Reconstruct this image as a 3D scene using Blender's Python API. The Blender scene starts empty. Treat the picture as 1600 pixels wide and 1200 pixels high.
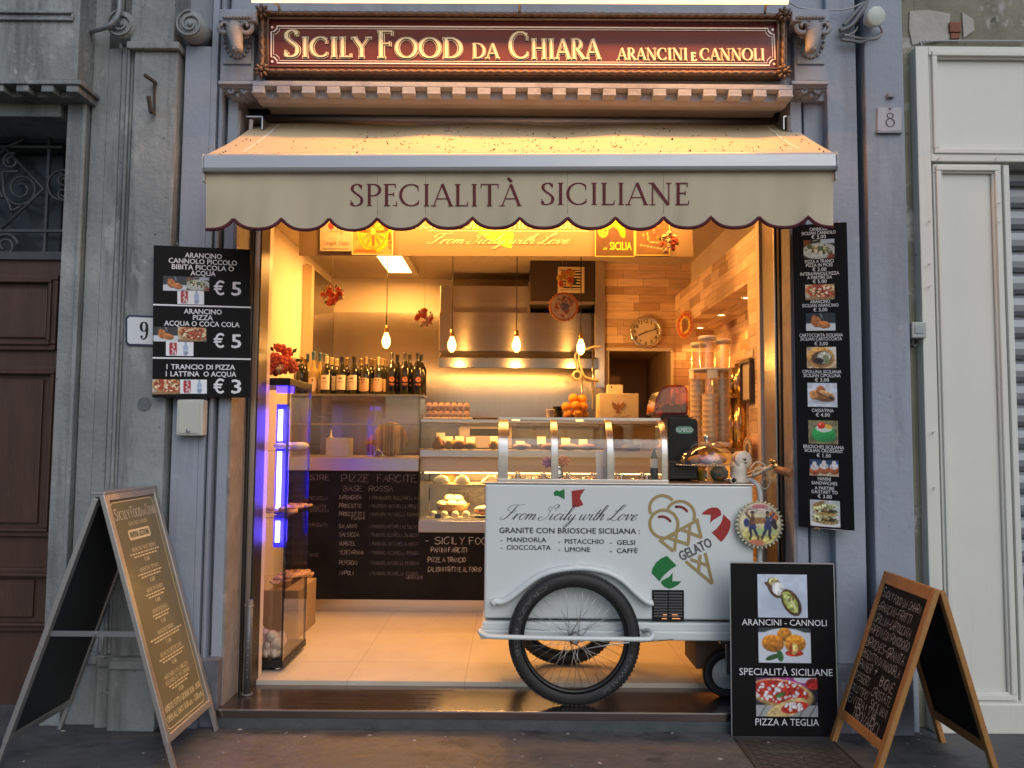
import bpy, bmesh, math, random
import numpy as np
from mathutils import Vector, Matrix
random.seed(7); NR = np.random.RandomState(5)
R = math.radians; PI = math.pi
sc = bpy.context.scene
# ---------------------------------------------------------------- camera
F = 1260.0; CAM = Vector((0.0, -3.88, 1.351))
PITCH, YAW, ROLL = 3.8, 0.0, 0.45
RM = (Matrix.Rotation(R(YAW), 3, 'Z') @ Matrix.Rotation(R(90 + PITCH), 3, 'X') @ Matrix.Rotation(R(ROLL), 3, 'Z'))
cd = bpy.data.cameras.new('camera'); cam = bpy.data.objects.new('camera', cd); sc.collection.objects.link(cam)
cd.sensor_width = 36; cd.lens = F * 36 / 1600; cd.clip_start = .05; cd.clip_end = 500
cam.matrix_world = Matrix.Translation(CAM) @ RM.to_4x4(); sc.camera = cam
# ---------------------------------------------------------------- sky, sun, exposure
SUN_EL, SUN_AZ = 40.0, 158.0
w = bpy.data.worlds.new('World'); sc.world = w; w.use_nodes = True
nt = w.node_tree; nt.nodes.clear()
sky = nt.nodes.new('ShaderNodeTexSky'); sky.sky_type = 'NISHITA'; sky.sun_disc = False
sky.sun_elevation = R(SUN_EL); sky.sun_rotation = R(SUN_AZ); sky.air_density = 1.0; sky.dust_density = 1.6; sky.ozone_density = 1.2
bg = nt.nodes.new('ShaderNodeBackground'); bg.inputs[1].default_value = .115
wo = nt.nodes.new('ShaderNodeOutputWorld'); nt.links.new(sky.outputs[0], bg.inputs[0]); nt.links.new(bg.outputs[0], wo.inputs[0])
sl = bpy.data.lights.new('sun', 'SUN'); sl.energy = .76; sl.angle = R(50); sl.color = (1, .99, .96)
so = bpy.data.objects.new('sun', sl); sc.collection.objects.link(so)
so.rotation_euler = (R(90 - SUN_EL), 0, R(180 - SUN_AZ))
sc.view_settings.view_transform = 'Standard'; sc.view_settings.look = 'None'
sc.view_settings.exposure = 0.0; sc.view_settings.gamma = 1.0; sc.view_settings.use_curve_mapping = False
cy = sc.cycles; cy.use_denoising = True
try: cy.denoiser = 'OPENIMAGEDENOISE'; cy.denoising_input_passes = 'RGB_ALBEDO_NORMAL'
except Exception: pass
cy.max_bounces = 8; cy.diffuse_bounces = 4; cy.glossy_bounces = 4; cy.transmission_bounces = 6; cy.transparent_max_bounces = 16
cy.caustics_reflective = False; cy.caustics_refractive = False; cy.sample_clamp_indirect = 4.0
WARM = (1.0, .43, .092)
# ---------------------------------------------------------------- pixel -> point on a plane of depth Y
def at(px, py, Y):
    v = RM @ Vector(((px - 800) / F, -(py - 600) / F, -1))
    return CAM + v * ((Y - CAM.y) / v.y)
def atz(px, py, Z):
    v = RM @ Vector(((px - 800) / F, -(py - 600) / F, -1))
    return CAM + v * ((Z - CAM.z) / v.z)
def ax(px, py, Y): return at(px, py, Y).x
def az(px, py, Y): return at(px, py, Y).z
def mpp(Y): return (Y - CAM.y) / F
# ---------------------------------------------------------------- mesh builder
class MB:
    def __init__(s): s.V = []; s.F = []; s.S = []; s.C = None
    def add(s, vs, fs, smooth=False):
        n = len(s.V); s.V += [Vector(v) for v in vs]; s.F += [tuple(i + n for i in f) for f in fs]; s.S += [smooth] * len(fs); return s
    def box(s, x0, x1, y0, y1, z0, z1, M=None):
        v = [Vector((x, y, z)) for x in (x0, x1) for y in (y0, y1) for z in (z0, z1)]
        if M: v = [M @ p for p in v]
        return s.add(v, [(0, 1, 3, 2), (4, 6, 7, 5), (0, 4, 5, 1), (2, 3, 7, 6), (0, 2, 6, 4), (1, 5, 7, 3)])
    def pbox(s, x0, x1, y0, y1, Yf, Yb, ym=None):       # box whose front face fills a pixel rectangle at depth Yf
        ym = (y0 + y1) / 2 if ym is None else ym; xm = (x0 + x1) / 2
        return s.box(ax(x0, ym, Yf), ax(x1, ym, Yf), Yf, Yb, az(xm, y1, Yf), az(xm, y0, Yf))
    def bar(s, a, b, w, h, up=Vector((0, 0, 1))):
        a = Vector(a); b = Vector(b); d = (b - a).normalized(); sd = d.cross(up)
        if sd.length < 1e-4: sd = d.cross(Vector((0, 1, 0)))
        sd.normalize(); u = sd.cross(d).normalized(); sd *= w / 2; u *= h / 2
        v = [p + sd * i + u * j for p in (a, b) for i, j in ((-1, -1), (1, -1), (1, 1), (-1, 1))]
        return s.add(v, [(3, 2, 1, 0), (4, 5, 6, 7), (0, 1, 5, 4), (1, 2, 6, 5), (2, 3, 7, 6), (3, 0, 4, 7)])
    def tube(s, P, r, n=8, closed=False, caps=True):
        P = [Vector(p) for p in P]; m = len(P); rs = r if isinstance(r, (list, tuple)) else [r] * m
        T = []
        for i in range(m):
            a = P[(i - 1) % m] if (i or closed) else P[0]; b = P[(i + 1) % m] if (i < m - 1 or closed) else P[-1]
            T.append((b - a).normalized())
        u = T[0].orthogonal().normalized(); vs = []
        for i in range(m):
            u = (u - T[i] * u.dot(T[i])).normalized(); v = T[i].cross(u)
            vs += [P[i] + (u * math.cos(2 * PI * k / n) + v * math.sin(2 * PI * k / n)) * rs[i] for k in range(n)]
        fs = []
        for i in range(m if closed else m - 1):
            j = (i + 1) % m
            fs += [(i * n + k, i * n + (k + 1) % n, j * n + (k + 1) % n, j * n + k) for k in range(n)]
        s.add(vs, fs, True)
        if caps and not closed: s.F += [tuple(len(s.V) - m * n + k for k in reversed(range(n))), tuple(len(s.V) - n + k for k in range(n))]; s.S += [False] * 2
        return s
    def lathe(s, prof, c=(0, 0, 0), n=24, ax3=Vector((0, 0, 1)), cap=True):
        a = Vector(ax3).normalized(); u = a.orthogonal().normalized(); v = a.cross(u); c = Vector(c); vs = []; m = len(prof)
        for r, z in prof: vs += [c + a * z + (u * math.cos(2 * PI * k / n) + v * math.sin(2 * PI * k / n)) * max(r, 1e-5) for k in range(n)]
        fs = [(i * n + k, i * n + (k + 1) % n, (i + 1) * n + (k + 1) % n, (i + 1) * n + k) for i in range(m - 1) for k in range(n)]
        s.add(vs, fs, True)
        if cap: s.F += [tuple(len(s.V) - m * n + k for k in reversed(range(n))), tuple(len(s.V) - n + k for k in range(n))]; s.S += [False] * 2
        return s
    def ball(s, c, r, n=12, m=8, M=None):
        c = Vector(c); rr = (r, r, r) if not isinstance(r, (tuple, list)) else r; vs = []
        for i in range(m + 1):
            t = PI * i / m
            for k in range(n):
                p = Vector((rr[0] * math.sin(t) * math.cos(2 * PI * k / n), rr[1] * math.sin(t) * math.sin(2 * PI * k / n), rr[2] * math.cos(t)))
                vs.append(c + (M @ p if M else p))
        return s.add(vs, [(i * n + k, (i + 1) * n + k, (i + 1) * n + (k + 1) % n, i * n + (k + 1) % n) for i in range(m) for k in range(n)], True)
    def prism(s, poly, f0, f1):                          # poly: 2D points; f0, f1 map them to the two faces
        n = len(poly); a = [f0(x, y) for x, y in poly]; b = [f1(x, y) for x, y in poly]
        return s.add(a + b, [tuple(range(n)), tuple(reversed(range(n, 2 * n)))] + [(i, i + n, (i + 1) % n + n, (i + 1) % n) for i in range(n)])
    def quad(s, a, b, c, d): return s.add([a, b, c, d], [(0, 1, 2, 3)])
WL = {}
def obj(name, mb, mat, parent=None, bevel=0, seg=2, label=None, cat=None, group=None, kind=None, loc=None, auto=True):
    me = bpy.data.meshes.new(name)
    if parent is not None: off = WL[parent.name]
    elif loc is not None: off = Vector(loc)
    else:
        xs = [v.x for v in mb.V]; ys = [v.y for v in mb.V]; zs = [v.z for v in mb.V]
        off = Vector(((min(xs) + max(xs)) / 2, (min(ys) + max(ys)) / 2, min(zs)))
    me.from_pydata([v - off for v in mb.V], [], mb.F)
    me.polygons.foreach_set('use_smooth', mb.S)
    if mb.C is not None:
        ca = me.color_attributes.new('Col', 'FLOAT_COLOR', 'POINT'); ca.data.foreach_set('color', np.asarray(mb.C, dtype=np.float32).ravel())
    me.validate(); me.update()
    if mat: me.materials.append(mat)
    o = bpy.data.objects.new(name, me); sc.collection.objects.link(o)
    if parent is not None: o.parent = parent
    else: o.location = off
    WL[o.name] = off.copy()
    if bevel:
        b = o.modifiers.new('bevel', 'BEVEL'); b.width = bevel; b.segments = seg; b.limit_method = 'ANGLE'; b.angle_limit = R(40); b.harden_normals = False
    tag(o, label, cat, group, kind); return o
def tag(o, label=None, cat=None, group=None, kind=None):
    if label: o['label'] = label
    if cat: o['category'] = cat
    if group: o['group'] = group
    if kind: o['kind'] = kind
    return o
def thing(name, label, cat, loc, group=None, kind=None):
    o = bpy.data.objects.new(name, None); sc.collection.objects.link(o); o.location = loc; o.empty_display_size = .1
    WL[o.name] = Vector(loc); return tag(o, label, cat, group, kind)
def kids(o): return [c for c in o.children]
def dup(o, loc, rz=0, label=None, parent=None, scale=None):
    c = o.copy(); sc.collection.objects.link(c)
    if parent is None:
        c.location = loc; c.rotation_euler = (0, 0, rz); WL[c.name] = Vector(loc)
        if scale: c.scale = scale
        if label: c['label'] = label
    else: c.parent = parent
    for k in kids(o): dup(k, None, parent=c)
    return c
# ---------------------------------------------------------------- materials
def s2l(r, g, b):
    f = lambda c: (c / 255 / 12.92) if c / 255 <= .04045 else ((c / 255 + .055) / 1.055) ** 2.4
    return (f(r), f(g), f(b))
MATS = {}
def M(name, col, rough=.6, metal=0, col2=None, ns=6, amt=.5, bump=0, bs=60, stretch=(1, 1, 1), coat=0, spec=.5, rvar=.1, world=False, aniso=0, fine=0, trans=0, arot=0, sheen=0, stains=None, sss=0):
    if name in MATS: return MATS[name]
    m = bpy.data.materials.new(name); m.use_nodes = True; t = m.node_tree; N = t.nodes; L = t.links
    p = N['Principled BSDF']; p.inputs['Roughness'].default_value = rough; p.inputs['Metallic'].default_value = metal
    p.inputs['Base Color'].default_value = (*col, 1); p.inputs['Specular IOR Level'].default_value = spec
    if coat: p.inputs['Coat Weight'].default_value = coat; p.inputs['Coat Roughness'].default_value = .12
    if aniso:
        p.inputs['Anisotropic'].default_value = aniso; p.inputs['Anisotropic Rotation'].default_value = arot; tg = N.new('ShaderNodeTangent'); tg.direction_type = 'RADIAL'; tg.axis = 'Z'; L.new(tg.outputs[0], p.inputs['Tangent'])
    if trans: p.inputs['Transmission Weight'].default_value = trans
    if sheen: p.inputs['Sheen Weight'].default_value = sheen
    if sss: p.inputs['Subsurface Weight'].default_value = sss; p.inputs['Subsurface Radius'].default_value = (.01, .006, .003)
    tc = N.new('ShaderNodeNewGeometry' if world else 'ShaderNodeTexCoord'); co = tc.outputs['Position' if world else 'Object']
    mp = N.new('ShaderNodeMapping'); mp.inputs['Scale'].default_value = stretch; L.new(co, mp.inputs['Vector'])
    if col2:
        n1 = N.new('ShaderNodeTexNoise'); n1.inputs['Scale'].default_value = ns; n1.inputs['Detail'].default_value = 8; n1.inputs['Roughness'].default_value = .62
        L.new(mp.outputs[0], n1.inputs['Vector'])
        rp = N.new('ShaderNodeMapRange'); rp.inputs[1].default_value = .5 - amt / 2; rp.inputs[2].default_value = .5 + amt / 2; L.new(n1.outputs[0], rp.inputs[0])
        mx = N.new('ShaderNodeMix'); mx.data_type = 'RGBA'; mx.inputs[6].default_value = (*col, 1); mx.inputs[7].default_value = (*col2, 1)
        L.new(rp.outputs[0], mx.inputs[0]); out = mx.outputs[2]
        if stains:
            for (sc_, lo, hi, c3, st) in stains:
                m2 = N.new('ShaderNodeMapping'); m2.inputs['Scale'].default_value = st; m2.inputs['Location'].default_value = (3.1, 1.7, 5.3); L.new(co, m2.inputs['Vector'])
                n3 = N.new('ShaderNodeTexNoise'); n3.inputs['Scale'].default_value = sc_; n3.inputs['Detail'].default_value = 9; n3.inputs['Roughness'].default_value = .68; L.new(m2.outputs[0], n3.inputs['Vector'])
                r3 = N.new('ShaderNodeMapRange'); r3.inputs[1].default_value = lo; r3.inputs[2].default_value = hi; L.new(n3.outputs[0], r3.inputs[0])
                x3 = N.new('ShaderNodeMix'); x3.data_type = 'RGBA'; L.new(r3.outputs[0], x3.inputs[0]); L.new(out, x3.inputs[6]); x3.inputs[7].default_value = (*c3, 1); out = x3.outputs[2]
        L.new(out, p.inputs['Base Color'])
        if rvar:
            r2 = N.new('ShaderNodeMapRange'); r2.inputs[3].default_value = max(.02, rough - rvar); r2.inputs[4].default_value = min(1, rough + rvar); L.new(n1.outputs[0], r2.inputs[0]); L.new(r2.outputs[0], p.inputs['Roughness'])
    if bump:
        n2 = N.new('ShaderNodeTexNoise'); n2.inputs['Scale'].default_value = bs; n2.inputs['Detail'].default_value = 6; L.new(mp.outputs[0], n2.inputs['Vector'])
        b = N.new('ShaderNodeBump'); b.inputs['Strength'].default_value = bump; b.inputs['Distance'].default_value = .01; L.new(n2.outputs[0], b.inputs['Height']); L.new(b.outputs[0], p.inputs['Normal'])
    MATS[name] = m; return m
def EM(name, col, st):
    m = bpy.data.materials.new(name); m.use_nodes = True; p = m.node_tree.nodes['Principled BSDF']
    p.inputs['Base Color'].default_value = (*col, 1); p.inputs['Emission Color'].default_value = (*col, 1); p.inputs['Emission Strength'].default_value = st; return m
def GLASS(name, tint=(.97, .98, .97), refl=1.0, rough=.02, rc=(1, 1, 1)):
    m = bpy.data.materials.new(name); m.use_nodes = True; t = m.node_tree; N = t.nodes; L = t.links; N.remove(N['Principled BSDF'])
    tr = N.new('ShaderNodeBsdfTransparent'); tr.inputs[0].default_value = (*tint, 1); g = N.new('ShaderNodeBsdfGlossy'); g.inputs['Roughness'].default_value = rough; g.inputs[0].default_value = (*rc, 1)
    fr = N.new('ShaderNodeFresnel'); ge = N.new('ShaderNodeNewGeometry'); io = N.new('ShaderNodeMapRange'); io.inputs[3].default_value = 1.5; io.inputs[4].default_value = 1 / 1.5; L.new(ge.outputs['Backfacing'], io.inputs[0]); L.new(io.outputs[0], fr.inputs[0]); mm = N.new('ShaderNodeMath'); mm.operation = 'MULTIPLY'; mm.inputs[1].default_value = refl; mm.use_clamp = True; L.new(fr.outputs[0], mm.inputs[0])
    mx = N.new('ShaderNodeMixShader'); L.new(mm.outputs[0], mx.inputs[0]); L.new(tr.outputs[0], mx.inputs[1]); L.new(g.outputs[0], mx.inputs[2]); L.new(mx.outputs[0], N['Material Output'].inputs[0]); return m
def PRINT(name='print_ink', rough=.35):
    m = bpy.data.materials.new(name); m.use_nodes = True; t = m.node_tree; p = t.nodes['Principled BSDF']; a = t.nodes.new('ShaderNodeAttribute'); a.attribute_name = 'Col'
    t.links.new(a.outputs['Color'], p.inputs['Base Color']); p.inputs['Roughness'].default_value = rough; return m
stone = M('grey_stone', (.205, .222, .225), .85, col2=(.305, .325, .325), ns=2.2, amt=.30, bump=.6, bs=36, world=True, stains=[(1.3, .50, .66, (.105, .115, .118), (4, 4, .45)), (5, .56, .66, (.35, .36, .35), (1.2, 1.2, .7)), (30, .62, .70, (.10, .105, .105), (1, 1, 1)), (70, .68, .74, (.40, .42, .41), (1, 1, 1)), (11, .66, .70, (.38, .39, .38), (2, 2, 1))])
lilac = M('lilac_paint', (.262, .296, .362), .72, col2=(.318, .352, .418), ns=2.0, amt=.32, bump=.35, bs=32, world=True, stains=[(1.3, .52, .70, (.205, .22, .262), (3.5, 3.5, .45)), (6, .60, .68, (.33, .34, .39), (1, 1, .6)), (14, .67, .70, (.37, .37, .40), (1.5, 1.5, 1)), (36, .655, .71, (.11, .115, .13), (1, 1, 1))])
worn = M('worn_plaster', (.19, .175, .17), .85, col2=(.30, .28, .275), ns=6, amt=.35, bump=.5, bs=26, world=True, stains=[(12, .58, .66, (.36, .34, .33), (1, 1, .6)), (4, .58, .66, (.11, .10, .10), (1, 1, .5))])
plaster = M('ochre_plaster', (.27, .265, .195), .9, col2=(.17, .165, .13), ns=4, amt=.4, bump=.5, bs=30, world=True, stains=[(5, .56, .63, (.40, .40, .37), (1, 1, 1)), (24, .62, .69, (.07, .07, .065), (1, 1, .5))])
whitep = M('white_shop_paint', (.64, .645, .60), .5, col2=(.70, .705, .655), ns=2, bump=.08, bs=24, world=True, stains=[(1.8, .58, .85, (.47, .49, .47), (5, 5, .4)), (9, .68, .76, (.40, .40, .38), (1, 1, .5))])
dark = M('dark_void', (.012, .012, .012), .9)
pave = M('paving_stone', (.058, .062, .066), .60, col2=(.108, .110, .113), ns=5, amt=.4, bump=.8, bs=18, world=True, rvar=.2, stains=[(1.5, .50, .60, (.105, .098, .094), (1, 1, 1)), (3.0, .54, .66, (.030, .033, .038), (1, 1.6, 1)), (26, .62, .70, (.12, .115, .11), (1, 1, 1)), (80, .68, .73, (.42, .40, .38), (1, 1, 1))])
steel = M('brushed_steel', (.50, .48, .46), .3, 1, col2=(.58, .56, .53), ns=4, stretch=(1, 1, 40), aniso=.5, rvar=.06)
steelx = M('steel_sheet', (.40, .37, .34), .34, 1, col2=(.47, .44, .41), ns=2, stretch=(30, 1, 1), aniso=.6, rvar=.05)
chrome = M('chrome', (.72, .71, .70), .12, 1)
alu = M('aluminium', (.50, .50, .51), .38, 1, col2=(.42, .42, .44), ns=5)
blackp = M('black_paint', (.010, .010, .011), .45, col2=(.016, .016, .017), ns=9, spec=.3)
blackb = M('black_board', (.006, .006, .007), .45, col2=(.010, .010, .011), ns=5, spec=.10)
chalkb = M('chalk_board', (.006, .006, .006), .6, col2=(.016, .016, .016), ns=4, amt=.4, spec=.12)
whitetxt = M('white_ink', (.78, .79, .82), .45)
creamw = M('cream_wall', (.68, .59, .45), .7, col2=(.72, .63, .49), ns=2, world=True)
glass = GLASS('clear_glass'); glassd = GLASS('dim_glass', (.80, .84, .82), 1.4)
plastic = GLASS('clear_plastic', (.90, .89, .86), 1.6, .12)
ink = PRINT()
# ---------------------------------------------------------------- frames and lettering
class Fr:                                               # a flat frame: origin at the lower left corner, a and b in 0..1 along its sides
    def __init__(s, o, r, t): s.o = Vector(o); s.U = Vector(r) - s.o; s.W = Vector(t) - s.o; s.n = s.U.cross(s.W).normalized(); s.w = s.U.length; s.h = s.W.length
    def p(s, a, b, d=0): return s.o + s.U * a + s.W * b + s.n * d
    def m(s, x, y, d=0): return s.p(x / s.w, y / s.h, d)  # in metres
def sans(txt, bold=0.0, res=2, space=1.0):
    c = bpy.data.curves.new('lettering', 'FONT'); c.body = txt; c.size = 1; c.resolution_u = res; c.space_character = space
    o = bpy.data.objects.new('lettering', c); sc.collection.objects.link(o)
    me = o.to_mesh(); V = [(v.co.x, v.co.y) for v in me.vertices]; Fs = [tuple(p.vertices) for p in me.polygons]
    o.to_mesh_clear(); bpy.data.objects.remove(o); bpy.data.curves.remove(c)
    if bold > 0:
        n = len(V); k = bold * .55; sh = [(-k, 0, 0), (k, 0, .00025), (0, k * .7, .0005), (0, -k * .7, .00075)]
        Fs = [tuple(i + n * q for i in t) for q in range(4) for t in Fs]; V = [(v[0] + s[0], v[1] + s[1], s[2]) for s in sh for v in V]
    return V, Fs
CAP = max(v[1] for v in sans('H')[0])
def put(mb, V, Fs, fr, x, y, h, w=None, al='c', d=.001, rot=0, cap=None):
    # x, y in metres on the frame (baseline), h: cap height in metres, w: total width in metres (None keeps proportion)
    if not V: return
    cap = cap or CAP
    x0 = min(v[0] for v in V); x1 = max(v[0] for v in V); s = h / cap; sx = w / (x1 - x0) if w else s; W = (x1 - x0) * sx
    ox = {'c': -W / 2, 'l': 0, 'r': -W}[al]; ca, sa = math.cos(rot), math.sin(rot); out = []
    for v in V:
        a = (v[0] - x0) * sx + ox; b = v[1] * s
        out.append(fr.m(x + a * ca - b * sa, y + a * sa + b * ca, d + (v[2] if len(v) > 2 else 0)))
    mb.add(out, Fs)
def crom(P, k=6, closed=False):
    P = [np.array(p, float) for p in P]
    if len(P) < 3: return P
    out = []; n = len(P); rng = range(n) if closed else range(n - 1)
    for i in rng:
        p0 = P[(i - 1) % n] if closed or i > 0 else P[0]; p1 = P[i]; p2 = P[(i + 1) % n]; p3 = P[(i + 2) % n] if closed or i < n - 2 else P[-1]
        for j in range(k):
            t = j / k; out.append(.5 * ((2 * p1) + (-p0 + p2) * t + (2 * p0 - 5 * p1 + 4 * p2 - p3) * t * t + (-p0 + 3 * p1 - 3 * p2 + p3) * t ** 3))
    if not closed: out.append(P[-1])
    return out
class Ink2:
    def __init__(s): s.V = []; s.F = []; s.k = 0
    def ribbon(s, P, wf, dz=.00006):
        P = [np.array(p, float) for p in P]; n = len(P)
        if n < 2: return
        s.k += 1; z = s.k % 40 * dz; b = len(s.V)
        for i in range(n):
            d = P[min(i + 1, n - 1)] - P[max(i - 1, 0)]; l = math.hypot(*d) or 1; d = d / l; w = wf(d, i / (n - 1)) / 2; nx, ny = -d[1] * w, d[0] * w
            s.V += [(P[i][0] + nx, P[i][1] + ny, z), (P[i][0] - nx, P[i][1] - ny, z)]
        s.F += [(b + 2 * i, b + 2 * i + 1, b + 2 * i + 3, b + 2 * i + 2) for i in range(n - 1)]
    def poly(s, P, dz=.00006):
        s.k += 1; z = s.k % 40 * dz; b = len(s.V); s.V += [(p[0], p[1], z) for p in P]; s.F.append(tuple(range(b, b + len(P))))
    def disc(s, c, r, n=10): s.poly([(c[0] + r * math.cos(2 * PI * i / n), c[1] + r * math.sin(2 * PI * i / n)) for i in range(n)])
def ell(cx, cy, rx, ry, a0, a1, n=20): return [(cx + rx * math.cos(R(a0 + (a1 - a0) * i / n)), cy + ry * math.sin(R(a0 + (a1 - a0) * i / n))) for i in range(n + 1)]
# serif capitals: T thick line, t thin line, c nib curve, s serif
SER = {
 'A': (.84, ['t .06 0 .42 1', 'T .42 1 .78 0', 't .19 .33 .66 .33', 's .06 0', 's .78 0']),
 'C': (.90, ['arc .5 .5 .44 .48 50 312', 'k .79 .86 .79 .68', 'k .80 .12 .80 .27']),
 'D': (.92, ['S .18', 'arc .36 .5 .48 .485 -90 90', 't .1 .985 .37 .985', 't .1 .015 .37 .015']),
 'E': (.64, ['S .17', 't .1 .98 .54 .98', 't .17 .53 .46 .53', 't .1 .02 .58 .02', 'k .54 1 .54 .82', 'k .46 .62 .46 .44', 'k .58 0 .6 .2']),
 'F': (.60, ['S .17', 't .1 .98 .54 .98', 't .17 .52 .46 .52', 'k .54 1 .54 .82', 'k .46 .61 .46 .43']),
 'G': (.94, ['arc .5 .5 .44 .48 50 310', 'k .79 .86 .79 .68', 'T .79 .42 .79 .08', 's .79 .42']),
 'H': (.96, ['S .18', 'S .78', 't .18 .52 .78 .52']), 'I': (.36, ['S .18']),
 'L': (.62, ['S .17', 't .1 .02 .56 .02', 'k .56 0 .58 .2']),
 'M': (1.06, ['t .12 0 .17 1', 'T .17 1 .53 .05', 't .53 .05 .88 1', 'T .88 1 .93 0', 's .12 0', 's .93 0']),
 'N': (.98, ['t .16 0 .16 1', 'T .14 1 .80 .0', 't .82 0 .82 1', 's .16 0', 's .82 1', 's .1 1']),
 'O': (1.0, ['arc .5 .5 .44 .485 0 360']), 'U': (.9, ['T .18 1 .18 .3', 'arc .47 .32 .29 .3 180 360', 't .76 .3 .76 1', 's .18 1', 's .76 1']),
 'P': (.66, ['S .17', 'arc .32 .73 .29 .255 -90 90', 't .1 .985 .33 .985', 't .17 .475 .33 .475']),
 'R': (.80, ['S .17', 'arc .32 .74 .27 .245 -90 90', 't .1 .985 .33 .985', 't .17 .495 .33 .495', 'T .34 .5 .74 0', 's .76 0']),
 'S': (.60, ['cur .50 .84 .42 .95 .29 .98 .14 .89 .13 .72 .26 .58 .40 .47 .51 .33 .48 .12 .32 .02 .16 .03 .08 .16', 'k .49 .97 .50 .76', 'k .08 .02 .07 .27']),
 'T': (.80, ['S .4', 't .06 .98 .74 .98', 'k .06 1 .04 .80', 'k .74 1 .76 .80']),
 'V': (.84, ['T .06 1 .42 0', 't .42 0 .78 1', 's .06 1', 's .78 1']), 'Y': (.80, ['T .05 1 .40 .47', 't .75 1 .40 .47', 'T .40 .5 .40 0', 's .05 1', 's .75 1', 's .40 0']),
 'B': (.68, ['S .17', 'arc .30 .755 .23 .23 -90 90', 'arc .32 .27 .27 .255 -90 90', 't .1 .985 .31 .985', 't .17 .525 .31 .525', 't .1 .015 .33 .015']),
 'Z': (.72, ['t .08 .98 .64 .98', 'T .62 .97 .08 .03', 't .06 .02 .66 .02', 'k .08 1 .08 .82', 'k .66 0 .67 .2']),
 ' ': (.42, []), '-': (.5, ['t .08 .4 .42 .4']), ':': (.3, [])}
SER['À'] = (SER['A'][0], SER['A'][1] + ['T .30 1.28 .46 1.09'])
def serif(txt, W=.13, T=.045, grow=0, small=.74, sc_words=None):
    # every first letter (or those listed in sc_words) is full height, lower case letters are set as small capitals
    g = Ink2(); x = 0
    for ch in txt:
        k = small if ch.islower() else 1.0; wd, st = SER[ch.upper()]
        q = lambda a, b: (x + a * k, b * k)
        w0, t0 = W * (k ** .5), T * (k ** .3)
        nib = lambda d, u: t0 + (w0 - t0) * abs(d[1]) ** 1.4 + grow
        for s in st:
            c, *n = s.split(); n = [float(v) for v in n]
            sv = lambda a, b: g.ribbon([(x + a * k - .115 * k - grow / 2, b * k + (.016 if b < .5 else -.016)), (x + a * k + .115 * k + grow / 2, b * k + (.016 if b < .5 else -.016))], lambda d, u: .036 + grow)
            if c in 'Tt': g.ribbon([q(n[0], n[1]), q(n[2], n[3])], lambda d, u, c=c: (w0 if c == 'T' else t0) + grow)
            elif c == 'k': g.ribbon([q(n[0], n[1]), q(n[2], n[3])], lambda d, u: .05 * (1 - .3 * u) + grow)
            elif c == 'S': g.ribbon([q(n[0], -grow / 2), q(n[0], 1 + grow / 2)], lambda d, u: w0 + grow); sv(n[0], 0); sv(n[0], 1)
            elif c == 's': sv(n[0], n[1])
            elif c == 'arc': g.ribbon([q(*p) for p in ell(*n[:6], n=28)], nib)
            elif c == 'cur': g.ribbon([q(*p) for p in crom(list(zip(n[::2], n[1::2])), 5)], nib)
        if ch == ':': g.disc(q(.12, .1), .07); g.disc(q(.12, .6), .07)
        x += wd * k * 1.0 + .055
    return g.V, g.F
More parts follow.
